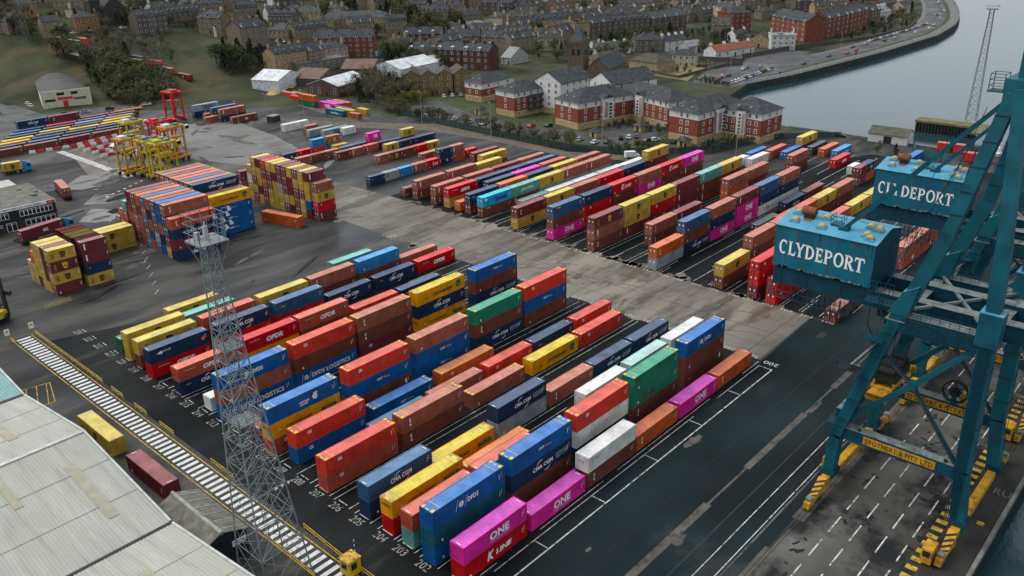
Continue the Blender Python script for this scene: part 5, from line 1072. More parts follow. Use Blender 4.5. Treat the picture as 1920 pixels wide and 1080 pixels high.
def house(st, x, y, z, rz, L, D, H, rt, ns, nb, label, group=None, name=None):
    w_ = wm(st, WMAT[st], .3, .8, tuple(c*.55 for c in WMAT[st])); rm = RMAT.get(st, slate)
    if 'green grey' in label or 'hipped grey' in label: rm = slate2
    r = empty(name or {'shed':'storage_shed','flats':'block_of_flats','office':'office_building'}.get(CATW.get(st),'stone_house' if ns < 3 else 'tenement'), (x,y,z), rz, label, CATW.get(st, 'house' if ns < 3 else 'tenement'), group)
    b = MB(); b.box(0,0,-3,L,D,H,w_)
    rb = MB(); pr = .62 if rt != 'hip' else .5
    if st in ('whitesh','brksh','brnrf'): pr = .32
    tris = []
    if rt in ('gable','mans'): tris = gable_roof(rb,L,D,H,pr,rm,True)
    elif rt == 'gabx': tris = gable_roof(rb,L,D,H,pr,rm,False)
    elif rt == 'hip': hip_roof(rb,L,D,H,pr,rm)
    else: rb.box(-.2,-.2,H,L+.2,D+.2,H+.35,rm); rb.box(-.25,-.25,H+.35,L+.25,.1,H+.8,w_); rb.box(L-.1,.1,H+.35,L+.25,D+.25,H+.8,w_); rb.box(-.25,.1,H+.35,.1,D+.25,H+.8,w_); rb.box(L*.3,D*.3,H+.35,L*.5,D*.55,H+1.5,rm)
    for t_ in tris: b.poly(t_, w_); 
    if st in ('redst','redd','pinkst','sandst','stone','stoned'):
        for s_ in range(1,ns): b.box(-.04,-.06,H*s_/ns-.1,L+.04,.0,H*s_/ns+.06,w_)
        b.box(-.1,-.22,H-.3,L+.1,-.061,H-.02,w_)
    b.build('wall', r); ro = rb.build('roof', r)
    sh = H/max(1,ns); ww, wh = min(1.25,L/max(1,nb)*.42), sh*.52
    if nb:
        bay = st in ('redst','redd','sandst','pinkst')
        for s_ in range(ns):
            for k in range(nb):
                xx = L*(k+.5)/nb
                if s_ == 0 and k == nb//2: 
                    d = MB(); d.box(-.55,-.06,0,.55,.02,2.2,mat('door_dark',(.03,.025,.02),.6)); link('door', d.data('door'), r, (xx,0,0)); continue
                if bay and k % 2 == 0: window(r, xx-.55, 0, s_*sh+sh*.27, ww*.72, wh); window(r, xx+.55, 0, s_*sh+sh*.27, ww*.72, wh)
                else: window(r, xx, 0, s_*sh+sh*.27, ww, wh)
            for k in range(2 if D > 9 and st not in ('redd','stone','sandst','redst') else 0):
                window(r, L, D*(k+.7)/2.4, s_*sh+sh*.27, ww*.9, wh*.9, 1)
        if rt == 'mans' or (rt == 'gable' and ns >= 3):
            for k in range(0, nb, 1 if rt == 'mans' else 2):
                xx = L*(k+.5)/nb; d = MB(); y0 = .7 if rt == 'mans' else -.1; zb = H+.3
                dm = rm if rt == 'mans' else frame_w
                d.box(-.75,0,-.4,.75,2.2,1.35,dm); d.mesh([(-.95,-.15,1.3),(.95,-.15,1.3),(0,-.15,2.0),(-.95,2.6,1.3),(.95,2.6,1.3),(0,2.6,2.0)],[(0,1,2),(3,5,4),(0,2,5,3),(2,1,4,5)],frame_w if st in ('redd','pinkst') else slate2); d.box(-.5,-.04,.1,.5,0,1.2,winm); d.box(-.62,-.03,.0,.62,-.005,.1,frame_w)
                if 'attic' in label or rt == 'mans': d.box(-.62,-.03,1.2,.62,-.005,1.3,frame_w); d.box(-.62,-.03,.1,-.5,-.005,1.2,frame_w); d.box(.5,-.03,.1,.62,-.005,1.2,frame_w)
                link('dormer', d.data('dormer'), ro, (xx,y0,zb))
    if st not in ('whitesh','brksh','brnrf','greyf','brnap','brnlow','greyw'):
        for xx in ([.5,L-.5] if L < 16 else [.5,L*.35,L*.68,L-.5]):
            c = MB(); top = H+(D/2*pr if rt in ('gable','mans') else 2.4); c.box(xx-.35,D/2-1.1,H-.5,xx+.35,D/2+1.1,top+1.3,w_)
            for q in range(4): c.tube((xx,D/2-.8+q*.53,top+1.3),(xx,D/2-.8+q*.53,top+1.85),.14,.11,pot,6)
            c.build('chimney', ro)
    if rt in ('hip','gable') and ns <= 3 and nb and st not in ('whitesh','brnrf'):
        s_ = MB(); q = .3*L; s_.box(q,D*.2,H+D*.2*pr+.12,q+.7,D*.2+.9,H+D*.2*pr+.45,bluegr)
        if rt == 'gable': s_.build('roof_window', ro)
    FOOT.append((x+cos(rz)*L/2-sin(rz)*D/2, y+sin(rz)*L/2+cos(rz)*D/2, max(L,D)/2+2)); return r
FOOT = []
TOWN = """sandh 191.8 535.6 23.6 -0.16 10.6 9 6.5 gable 2 3|sandstone house with three roof windows above the railway
ochh 209.4 532.2 23.5 -0.19 12.9 10 7.5 hip 2 3|orange sandstone villa with a slate hipped roof above the railway
stoned 234.0 507.2 20.8 -0.05 18.1 12 9.5 mans 3 6|dark stone terrace with a cream gable end above the railway
stoned 257.6 516.1 21.3 -0.02 22.6 12 9 mans 3 7|dark terrace with a row of dormers up the hill
whiteh 268.9 483.4 16.4 -0.06 11.3 9 7 gable 2 3|white harled house on the hillside left of the tall trees
stone 267.7 453.3 12.4 0.14 18.9 12 12 gable 3 4|brown stone block at the bend beside the cream offices
stone 177.9 563.4 21.7 -1.35 9.8 12 9 gable 3 3|stone block cut by the left edge above the trees
cream 296.6 471.3 12.3 -0.84 14.5 14 7 hip 2 5|low cream office wing with a hipped roof and car park in front
cream 337.0 499.4 15.0 -0.72 15.1 14 10 hip 3 5|middle wing of the cream offices with a small pyramid roof
cream 349.2 489.4 9.5 -0.64 47.2 16 10 hip 3 13|long three storey wing of the cream offices
redst 303.1 434.8 4.1 -0.80 35.8 13 12 gable 4 9|long red sandstone tenement with dark doorways behind the billboards
sandst 256.1 403.0 5.1 0.04 20.7 11 10 mans 3 4|corner tenement with a blank sandstone gable and six attic windows
stone 277.9 404.4 5.0 0.15 13.1 11 9 gable 3 3|short stone tenement adjoining the attic windowed corner block
pinkh 298.7 416.4 5.4 -0.10 14.6 11 7 hip 2 4|pink rendered house with a grey hipped roof
greyf 266.8 397.7 3.5 -0.01 33.3 11 5.5 flat 2 8|flat roofed grey office beside the corner tenement
brnap 272.7 320.5 0.0 -0.77 8.6 15 9.5 gabx 3 2|brown brick flats, first gabled bay behind the yellow bush
brnap 278.8 314.5 0.0 -0.59 7.4 15 9.5 gabx 3 2|brown brick flats, second gabled bay behind the bare tree
brnap 285.3 310.0 0.0 -0.75 7.8 15 9.5 gabx 3 2|brown brick flats, third gabled bay nearer the red apartments
brnap 292.1 305.0 0.0 -0.59 8.6 15 9.5 gabx 3 2|brown brick flats, last gabled bay beside the parked white cars
pinkst 332.6 384.2 0.0 -1.02 16.3 12 10.5 gable 3 5|pale pink stone tenement at the left of the middle row
redd 341.3 370.1 0.0 -1.19 15.8 12 10.5 gable 3 4|dark red tenement in the middle of the row with white window gables
redd 347.4 355.2 0.0 -1.31 17.4 12 10.5 gable 3 4|dark red tenement at the right end of the row
redd 366.4 426.6 2.4 -0.73 25.0 12 10 gable 3 6|dark red tenement row partly hidden behind the pale pink one
stone 385.9 409.9 0.3 -0.88 22.6 12 10 gable 3 6|long brown stone tenement behind the dark red row
stone 400.8 392.0 0.0 -1.39 23.3 12 10 gable 3 5|brown stone tenement continuing toward the church
sandst 408.6 527.0 16.1 -0.39 24.4 13 11 gable 3 6|sandstone tenement on the skyline left of the round dark tree
sandst 432.1 517.5 14.5 -0.12 29.3 13 11 gable 3 6|sandstone tenement on the skyline beside the round dark tree
whiteh 440.3 488.5 10.7 -0.28 10.1 9 6 gable 2 2|white gabled cottage right of the round dark tree
stone 450.5 478.2 8.8 -0.28 10.7 9 6.5 hip 2 3|stone villa between the cottage and the blue roofs
stone 460.1 467.9 6.8 -0.09 19.3 9 6.5 gable 2 3|stone villa with dormers near the blue roofed houses
whiteh 481.1 525.9 14.8 0.02 17.9 9 6 gable 2 3|pale villa at the top edge right of centre
bluer 435.0 442.8 3.5 -0.19 26.3 14 5 hip 1 4|low building with blue grey hipped roofs
greyw 374.5 350.0 0.0 -1.56 7.6 16 4 gable 1 2|small white hall roofed in grey beside the dark red gable
stone 403.1 367.4 0.0 -0.13 21.5 12 10 gable 3 5|brown tenement left of the cream villa
creamv 426.8 365.7 0.0 -0.70 16.7 10 7.5 hip 2 4|cream villa with paired chimneys left of the church
sandst 481.5 416.0 0.0 -0.25 32.3 12 11 mans 4 6|golden stone tenement with white dormers
sandst 467.3 368.1 0.0 -0.30 12.3 14 13 flat 4 3|golden stone block with a pale flat roof
stoned 479.3 364.1 0.0 -0.13 21.7 13 12 gable 4 4|dark stone tenement next to the pale flat roof
stoned 501.0 361.1 0.0 -0.39 30.6 13 12 mans 4 7|dark stone tenement with a row of white dormers
stoned 532.0 350.8 0.0 -0.12 40.3 13 11 gable 4 6|dark stone tenement with green grey roof
whiteh 430.0 331.4 0.0 -1.24 8.0 11 5.5 gabx 2 2|white gabled house right of the church spire
whiteh 427.3 319.9 0.0 -0.32 25.8 12 4.5 hip 1 5|long white bungalow with a hipped grey roof
brnlow 386.8 288.7 0.0 -0.19 23.6 12 5.5 hip 2 5|long low flats with a mossy brown roof
brnlow 399.8 276.7 0.0 -1.71 20.6 14 5.5 hip 2 4|sand brick flats with a mossy pyramid roof by the lawn
villad 455.3 310.3 0.0 -0.73 17.7 12 7.5 hip 2 4|dark stone villa with a white edged roof
whiteh 469.4 297.1 0.0 -0.24 18.0 10 6 gable 2 3|white house with a dark gable roof
greyw 471.3 282.5 0.0 -0.34 10.9 9 4 gable 1 2|small grey extension beside the white gabled house
creamv 422.5 263.4 0.0 -1.14 13.1 10 6.5 hip 2 4|cream villa with tall sash windows near the car park
redbung 461.6 257.8 0.0 -0.25 32.8 10 4 gable 1 5|white bungalow with a red tiled roof above the stone wall
redst 566.6 307.7 0.0 -0.48 17.8 16 14 hip 4 4|square red sandstone tenement with white windows
greyh 539.4 306.8 0.0 -1.22 12.7 14 9 gable 3 4|grey brown flats beside the red sandstone block
creamv 650.8 369.5 0.0 -1.97 24.2 12 10 hip 3 4|cream building with blue grey roofs at the top
whiteh 529.4 282.2 0.0 -0.45 10.2 9 5 gable 1 3|white cottage behind the red roofed bungalow
brnlow 516.5 265.4 0.0 -1.40 12.4 10 5 gabx 2 3|sand coloured house with a dark gable roof
whitev 510.8 247.5 0.0 -0.96 14.5 14 8.5 flat 3 4|white square villa with a flat parapet
redst 576.3 281.1 0.0 -2.14 42.5 15 13 gable 4 7|red sandstone corner tenement with white bay windows
redst 578.2 241.5 0.0 -0.03 34.7 15 13 gable 4 5|red sandstone tenement in the seafront row, left part
redst 613.0 240.2 0.0 0.07 38.9 15 13 gable 4 5|red sandstone tenement in the seafront row, right part
stoned 659.2 243.2 0.0 -0.03 16.3 13 11 gable 4 3|dark stone tenement at the end of the seafront row
whitev 682.3 244.4 0.0 -0.05 17.4 12 8 gable 3 3|white gabled house behind the seafront trees
redst 734.0 261.3 0.0 -0.01 39.0 13 9 hip 3 4|red villa with a turret roof behind the trees
creamv 749.1 251.4 0.0 0.04 19.3 10 7 gable 2 3|cream villa near the bend of the promenade
whitesh 233.0 390.4 0.7 -1.23 16.3 22 6 gable 1 0|long white sheet shed beside the railway
whitesh 298.8 375.5 0.0 -1.48 20.9 30 6 gabx 1 2|white sheet shed with a bright gable, left of the pair
whitesh 308.8 367.1 0.0 -1.27 12.6 30 6 gabx 1 1|white sheet shed, right of the pair
brksh 245.6 361.0 0.0 -1.27 18.5 26 5.5 gabx 1 4|brick shed with a bright sheet roof by the bare trees
brnrf 251.1 382.2 0.8 -1.18 16.2 22 5 gable 1 0|brown roofed shed between the white ones
brnrf 284.5 384.9 0.7 -0.96 17.7 22 5 gable 1 0|brown roofed workshop left of the white pair"""
for ln in TOWN.split('\n'):
    a, lb = ln.split('|'); q = a.split()
    house(q[0], *map(float, q[1:8]), q[8], int(q[9]), int(q[10]), lb)
# extra blocks filling the streets behind
rg = random.Random(11)
def filler(x, y, k):
    st, ns, nb, rt = rg.choice([('stone',3,5,'gable'),('stoned',3,6,'mans'),('sandst',3,5,'gable'),('whiteh',2,4,'gable'),('stone',2,4,'hip'),('creamv',2,4,'hip'),('stone',3,6,'mans'),('greyh',3,5,'gable'),('stoned',3,4,'gable'),('sandst',2,4,'hip')])
    L = rg.uniform(12,30) if ns > 2 else rg.uniform(9,14); z = max(0, hill(x,y)-.5); rz = rg.choice((-.35,-.15,-1.2,.1,-.6))+rg.uniform(-.15,.15)
    if any(hypot(x-f[0],y-f[1]) < f[2]*.8+L*.36 for f in FOOT): return
    n_ = {'stone':'brown stone','stoned':'dark stone','sandst':'golden stone','whiteh':'white harled','creamv':'cream painted','redst':'red stone','greyh':'grey brown'}[st]
    house(st, x, y, z, rz, L, rg.uniform(10,13), ns*3.1, rt, ns, nb, f'{n_} {"tenement" if ns > 2 else "house"} among the distant roofs of the upper town', 'distant houses of the upper town')
for j in range(26):
    for i in range(42):
        x, y = 150+i*22+rg.uniform(-6,6), 372+j*20+rg.uniform(-5,5); f_ = y-.45*(x-560)*(x > 560)
        if (x < 300 and (y < 478 or x < 176)) or (x < 246 and y < 545) or (x < 330 and y < 440) or f_ > 880 or f_ < 300 or (x > 470 and y < 330): continue
        zz = hill(x,y); dv = Vector((x,y,zz-78)); d_ = dv.dot(F_)
        if d_ < 0 or abs(dv.dot(r2))/d_ > .65 or not -.1 < dv.dot(u2)/d_ < .365: continue
        filler(x, y, 0)
for x, y in ((520,400),(560,388),(600,330),(620,360),(600,420),(640,300),(690,300),(660,330),(720,330),(560,430),(480,440),(500,470),(440,400),(410,420),(740,300),(800,320),(770,350),(700,370)): filler(x, y, 0)
# ------------------------------------------------ red brick apartments with sand base and white top
apb = mat('apartment_brick_red', (.195,.055,.034), .8, .2, 1.5); aps = mat('apartment_brick_sand', (.36,.255,.13), .8, .15, 1.2); apw = mat('apartment_render_white', (.55,.55,.53), .75, .12, .5, dirt=(.40,.39,.37), dscale=.6, damt=.6); stain = mat('render_stain', (.33,.21,.20), .8, .3, .8, stretch=(1,1,.3))
balc = mat('balcony_rail', (.05,.075,.085), .5); lintel = mat('window_surround', (.52,.47,.36), .8)
def apt(x, y, rz, L, D, label, bays, side, H=10.6, scheme=(2.7,8.3), roof='hip', bay=None, left=0):
    r = empty('apartment_block', (x,y,0), rz, label, 'apartments', 'brick and render apartments beside the port fence'); b = MB(); z1, z2 = scheme
    b.box(0,0,-.5,L,D,z1,aps); b.box(.02,.02,z1,L-.02,D-.02,z2,apb if z2 > z1 else aps); b.box(.01,.01,max(z1,z2),L-.01,D-.01,H,apw)
    rb = MB()
    if roof == 'hip': hip_roof(rb,L,D,H,.52,slate,.6)
    else:
        for t_ in gable_roof(rb,L,D,H,.55,slate,roof == 'along',.5): b.poly(t_, apw)
    wl = b.build('wall', r); ro = rb.build('roof', r)
    for q in range(2): s_ = MB(); s_.bar((0,0,0),(.0,.9,.46),.6,.12,bluegr); s_.build('roof_window', ro, (L*(.35+.3*q), 1.6, H+1.4))
    n = int(round(H/2.7)); tk = H/n
    def put(face, u, z, w=1.1, h=1.45):
        k = ('apw', round(w,2))
        if k not in WINM: q = MB(); q.box(-w/2-.14,-.03,-.14,w/2+.14,.01,h+.14,lintel); WINM[k] = q.data('window')
        lk = link('window', WINM[k], r, (u,0,z) if face == 0 else ((L,u,z) if face == 1 else (0,u,z)), (0,pi/2,-pi/2)[face]); 
        fr = link('pane', win_mesh(w,h), lk, (0,-.03,0))
    for s_ in range(n):
        for u in bays: put(0, L*u, s_*tk+.9)
        for u in side: put(1, D*u, s_*tk+.9)
        if left: put(2, D*.3, s_*tk+.9); put(2, D*.6, s_*tk+.9)
    for u, w, fc in (bay or []):                                # white stair tower with stained render
        q = MB(); d = 1.3
        if fc == 0: q.box(u,-d,2.7,u+w,.0,H+.6,apw); q.box(u,-d,0,u+w,0,2.69,aps); q.box(u+w*.62,-d-.03,3,u+w*.95,-d,H-.5,stain); [q.box(u+w*.25,-d-.04,3+k*1.3,u+w*.5,-d-.005,3.8+k*1.3,winm) for k in range(int((H-3)/1.3))]; q.mesh([(u-.3,-d-.3,H+.6),(u+w+.3,-d-.3,H+.6),(u+w/2,-d-.3,H+1.9),(u-.3,2.5,H+.6),(u+w+.3,2.5,H+.6),(u+w/2,4,H+1.9)],[(0,1,2),(0,2,5,3),(2,1,4,5)],slate)
        else: q.box(L,u,2.7,L+d,u+w,H+.6,apw); q.box(L,u,0,L+d,u+w,2.69,aps); q.box(L+.2,u-.03,3,L+d-.2,u,H-.5,stain); q.box(L+d,u+w*.2,3.4,L+d+.03,u+w*.5,H-1,stain); [q.box(L+d+.005,u+w*.6,3+k*1.3,L+d+.04,u+w*.85,3.8+k*1.3,winm) for k in range(int((H-3)/1.3))]; q.mesh([(L+d+.3,u-.3,H+.6),(L+d+.3,u+w+.3,H+.6),(L+d+.3,u+w/2,H+1.9),(L-2.5,u-.3,H+.6),(L-2.5,u+w+.3,H+.6),(L-4,u+w/2,H+1.9)],[(0,1,2),(0,2,5,3),(2,1,4,5)],slate)
        q.build('stair_tower', r)
    q = MB()
    for u in (.08, L-.2): q.tube((u,-.08,0),(u,-.08,H),.06,.06,haz,5)
    q.build('drainpipe', r); FOOT.append((x+cos(rz)*L/2-sin(rz)*D/2, y+sin(rz)*L/2+cos(rz)*D/2, max(L,D)/2+1)); return r
dA = atan2(-14.8,-3.2)
apt(270.5,223.2,dA,15.2,30,'red brick apartment wing end facing the fence, left of the car park',(.3,.62),(.12,.3,.62,.8),bay=[(11.5,6.0,1)])
apt(299.5,214.5,dA-.06,35,14,'long red apartment facade across the car park with a central white stair tower',(.06,.17,.28,.36,.62,.73,.85,.94),(.3,.7),bay=[(15.5,4.2,0)])
apt(299.8,228,dA,15,26,'tall white gabled apartment block rising behind the red wing',(.25,.55,.8),(.2,.4,.6,.8),13.2,(2.7,2.7),'across')
apt(276.7,172.6,atan2(-13.5,-1.0),13.8,30,'big red apartment block end nearest the container yard',(.42,.62),(.1,.24,.66,.84),11.2,(2.7,8.8),bay=[(9.6,6.6,1)])
apt(290.6,158.2,atan2(-16.5,-.6),17.2,15,'red apartment block at the water side with a central white stair tower',(.13,.3,.7,.86),(.35,.7),11.0,(2.7,8.5),bay=[(7.2,3.6,0)])
fb = apt(270.2,256.6,atan2(-12.4,-1.2),12.6,19,'red apartment block with three tiers of dark balconies',(.52,),(.12,.3,.5,.72),10.6)
apt(284.6,246.5,atan2(-1.5,17)-pi/2+.1,15,22,'white apartment block with stacked balconies and sand coloured base',(.25,.55,.8),(.2,.4,.6,.8),13.4,(2.7,2.7),'across')
apt(284.4,290,atan2(-11,0),11.6,22,'low red and sand apartment block beside the brown flats',(.3,.68),(.2,.5,.8),8.6,(2.8,6.0))
for k in range(3):
    q = MB(); q.box(12.6,7,2.5+k*2.65,13.9,17,2.65+k*2.65,balc); q.box(13.84,7,2.65+k*2.65,13.9,17,3.65+k*2.65,balc); q.box(12.6,7,3.6+k*2.65,13.84,7.06,3.66+k*2.65,balc); q.build('balcony', fb)
for x, y, lb in ((262.5,196,'at the red wing end'),(281,188,'under the central stair tower'),(270.5,161.5,'at the foot of the big red block'),(266,262,'left of the balconied block')):
    r = empty('bin_store',(x,y,0),dA,f'brick bin store with a slate roof {lb}','bin store'); b = MB(); b.box(-2,-1.6,0,2,1.6,2.4,aps); b.box(-.6,-1.65,0,.6,-1.6,2,haz); b.build('wall',r); b = MB(); b.mesh([(-2.6,-2.2,2.4),(2.6,-2.2,2.4),(2.6,2.2,2.4),(-2.6,2.2,2.4),(0,0,4.0)],[(0,1,4),(1,2,4),(2,3,4),(3,0,4),(3,2,1,0)],slate); b.build('roof',r)
# church by the apartments, dark church on the hill, community hall, billboards
stn = wm('church_stone',(.115,.088,.062),.3,.8,(.06,.05,.04))
ch = empty('church',(349.5,273,0),-1.25,'stone church with a square spired tower behind the apartments','church'); b = MB(); b.box(-4,-4,0,4,4,21,stn); [b.box(s1*3.7-.5,s2*3.7-.5,0,s1*3.7+.5,s2*3.7+.5,22,stn) for s1 in (-1,1) for s2 in (-1,1)]; b.box(-4.3,-4.3,20.2,4.3,4.3,20.6,stn); b.build('tower',ch)
b = MB(); b.mesh([(-4.2,-4.2,21),(4.2,-4.2,21),(4.2,4.2,21),(-4.2,4.2,21),(0,0,29)],[(0,1,4),(1,2,4),(2,3,4),(3,0,4)],slate2); b.build('spire',ch)
for fx in (-1.4,1.4):
    for fc in range(3): b = MB(); b.box(-.7,-.06,0,.7,0,3.2,winm); link('window',b.data('window'),ch,(fx,-4.02,14.5) if fc == 0 else ((4.02,fx,14.5) if fc == 1 else (-4.02,fx,14.5)),(0,pi/2,-pi/2)[fc])
b = MB(); b.box(5,-3,0,17,28,8,stn); tr_ = MB(); pg = gable_roof(tr_,12,31,8,.9,slate,False)
for t_ in pg: b.poly([(p_[0]+5,p_[1]-3,p_[2]) for p_ in t_], stn)
b.build('nave',ch); tr_.build('roof',ch,(5,-3,0)); FOOT.append((349,273,12))
dc = empty('church',(226.8,534,25),-.1,'dark gothic church with a steep roof among the hillside houses','church'); ds = wm('dark_church',(.045,.042,.04)); b = MB(); b.box(0,0,-4,14,26,9,ds); b.box(-6,2,-4,0,8,14,ds); b.box(14,3,-4,19,24,6,ds); t2 = MB(); pg = gable_roof(t2,14,26,9,1.0,slate,False); [b.poly(q,ds) for q in pg]; b.build('nave',dc); t2.build('roof',dc)
b = MB(); b.mesh([(-6.4,1.6,14),(.4,1.6,14),(.4,8.4,14),(-6.4,8.4,14),(-3,5,21)],[(0,1,4),(1,2,4),(2,3,4),(3,0,4)],slate); b.build('spire',dc)
for k in range(3): b = MB(); b.box(-.6,-.06,0,.6,0,5,winm); link('window',b.data('window'),dc,(3.5+k*3.5,-.02,2))
cl = empty('club_hall',(148,433.5,0),-.30,'long cream fronted hall with a dark barrel roof and red sign','hall'); crm = wm('club_cream',(.50,.46,.36),.1,.5); b = MB(); b.box(0,0,0,21,.6,8.5,crm); b.mesh([(0,.6,0),(21,.6,0),(21,112,0),(0,112,0),(0,.6,6.2),(21,.6,6.2),(21,112,6.2),(0,112,6.2)],[(0,1,5,4),(1,2,6,5),(2,3,7,6),(3,0,4,7)],wm('club_side',(.17,.15,.13))); b.box(-.2,.7,0,-.1,24,5.9,wm('club_panel_white',(.55,.55,.53),.1)); b.build('wall',cl)
b = MB(); n = 10; V_ = [(20*i/n,yy,6.2+2.6*sin(pi*i/n)) for yy in (.6,112) for i in range(n+1)]; b.mesh(V_,[(i,i+1,n+2+i,n+1+i) for i in range(n)],mat('barrel_roof_dark',(.055,.055,.055),.7,.3,.3)); b.poly([(20*i/n,.58,6.2+2.6*sin(pi*i/n)) for i in range(n+1)],mat('barrel_roof_dark',(.055,.055,.055))); b.build('roof',cl)
b = MB(); b.box(6.5,-.2,4.2,13,-.02,5.3,ink_r); b.box(6.9,-.3,1,9.2,-.02,4.1,ink_r) if False else b.box(8.5,-.12,0,10.6,-.02,3.6,ink_r); b.build('sign',cl)
for k in range(14): b = MB(); b.box(-.35,-.05,0,.35,.01,1.1,winm); link('window',b.data('window'),cl,(1.3+k*.55 if k < 8 else 13.8+(k-8)*.9,-.01,3.6))
for x0, w in ((8,3.4),(14,3)): b = MB(); b.box(-w/2,-.05,0,w/2,.01,1.3,winm); link('window',b.data('window'),cl,(x0,-.01,6.2))
FOOT += [(162,455,24),(172,490,20),(176,520,20)]
for k, (w, lab, cols) in enumerate(((5,'white and grey poster hoarding, leftmost of the row',(.4,.42,.38)),(3,'narrow blue poster hoarding between two wide ones',(.05,.25,.6)),(7,'dark brown poster hoarding in the billboard row',(.10,.06,.04)),(7,'pale poster hoarding at the right end of the billboard row',(.55,.53,.52)))):
    t_ = (0,6,10.2,17.6)[k]/25; r = empty('billboard',(326+20*t_,411-8.5*t_*1.2,3.6-1.2*t_),-.4,lab,'billboard','poster hoardings beside the red tenement'); b = MB(); b.box(0,-.1,1.2,w,.1,4.6,haz); b.box(.15,-.14,1.35,w-.15,-.101,4.45,mat('poster_%d'%k,cols,.5,.5,.8)); b.build('panel',r); b = MB(); [b.box(u,0,-2,u+.2,.2,1.2,haz) for u in (.3,w-.5)]; b.build('post',r)
# ------------------------------------------------ ground around the apartments, promenade, car park
pav = mat('promenade_paving',(.115,.112,.105),.6,.2,.5); grass = mat('mown_grass',(.042,.056,.024),.95,.35,.5,dirt=(.095,.10,.04),dscale=.2,damt=.55); lawn = mat('pale_lawn',(.17,.155,.065),.95,.25,.3); tar = mat('street_asphalt',(.060,.061,.062),.6,.3,.2,rvar=.2); gravel = mat('dirt_track',(.115,.098,.075),.85,.35,.2,dirt=(.06,.055,.045),dscale=.2,damt=.5)
flat_poly('grass_lawn',[(240,298),(245,200),(250,172),(268,155),(296,141.8),(321,141.8),(321,146),(331,170),(352,194),(340,215),(320,262),(300,300),(262,312)],.02,grass)
flat_poly('car_park',[(245,290),(249,222),(253,186),(262,176),(274,178),(276,196),(266,204),(262,226),(262,262),(276,300),(254,302)],.03,tar); flat_poly('car_park',[(274,178),(292,180),(294,206),(276,207)],.034,tar)
flat_poly('dirt_track',[(205,335),(221,296),(240,262),(239,230),(238,190),(246,172),(242,166),(232,182),(233,226),(230,258),(212,290),(196,330)],.022,gravel)
flat_poly('railway_bed',[(220,292),(231,294),(238,372),(228,418),(219,430),(216,428),(224,414),(231,372),(226,330)],.026,mat('railway_ballast',(.10,.088,.072),.9,.4,.6))
SH = [(398,203.5),(435,196.5),(538,189),(635,187.5),(700,196),(744,206),(800,223),(870,247),(1000,300),(1300,470)]
def off(pts, d):
    o = []
    for i, p_ in enumerate(pts):
        a = Vector(pts[max(0,i-1)]); c = Vector(pts[min(len(pts)-1,i+1)]); t_ = (c-a).normalized(); o.append((p_[0]-t_.y*d, p_[1]+t_.x*d))
    return o
def strip(name, d0, d1, z, m): 
    a, c = off(SH,d0), off(SH,d1); b = MB()
    for i in range(len(a)-1): b.poly([(*a[i],z),(*a[i+1],z),(*c[i+1],z),(*c[i],z)], m)
    tag(b.build(name),kind='structure')
strip('promenade_path',.4,7,.03,pav); strip('grass_verge',7,10,.026,grass); strip('seafront_road',10,25,.03,tar); strip('seafront_pavement',25,28,.034,pav)
flat_poly('car_park',[(384,205),(398,204),(440,212),(500,207),(505,222),(470,240),(415,238),(386,228)],.036,tar); flat_poly('grass_lawn',[(388,232),(410,240),(428,236),(432,262),(412,268),(394,262)],.034,lawn)
flat_poly('street',[(470,236),(500,222),(520,226),(500,262),(470,330),(460,330)],.04,tar); flat_poly('street',[(236,330),(262,322),(330,370),(350,400),(330,415),(300,385),(240,345)],.03,tar); flat_poly('grass_lawn',[(326,398),(352,392),(356,402),(332,408)],.05,grass)
flat_poly('street',[(90,424),(140,412),(205,398),(240,392),(240,400),(200,410),(147,424),(146,436),(164,552),(152,552),(132,440),(90,446)],.03,tar)
rl = mat('sea_railing_blue',(.13,.20,.23),.5); a_ = off(SH,.35); 
for i in range(len(a_)-2):
    p0, p1 = Vector((*a_[i],0)), Vector((*a_[i+1],0)); r = empty('sea_railing',p0,0,f'pale blue railing along the sea wall, stretch {i+1} from the apartments','railing','railings along the sea wall'); b = MB(); d = p1-p0
    for z in (.35,.8,1.2): b.bar((0,0,z),(d.x,d.y,z),.12,.14,rl)
    n = int(d.length/5); 
    for k in range(n+1): q = d*k/n; b.box(q.x-.06,q.y-.06,0,q.x+.06,q.y+.06,1.3,rl)
    b.build('rail',r)
gw = wm('garden_wall_stone',(.075,.07,.062))
def wall(pts, h, label, nm='garden_wall', m=None):
    r = empty(nm,(*pts[0],0),0,label,'wall'); b = MB()
    for a, c in zip(pts,pts[1:]): b.bar((a[0]-pts[0][0],a[1]-pts[0][1],h/2),(c[0]-pts[0][0],c[1]-pts[0][1],h/2),.5,h,m or gw); b.bar((a[0]-pts[0][0],a[1]-pts[0][1],h+.06),(c[0]-pts[0][0],c[1]-pts[0][1],h+.06),.62,.12,gw)
    b.build('masonry',r)
wall([(450,262),(456,238),(470,246),(520,238),(560,226)],2.4,'dark stone garden wall below the red roofed bungalow'); wall([(398,262),(392,240),(440,240),(450,234)],1.4,'low stone wall along the pale lawn by the car park'); wall([(562,226),(600,218),(660,216),(700,224)],1.6,'stone wall before the seafront gardens')
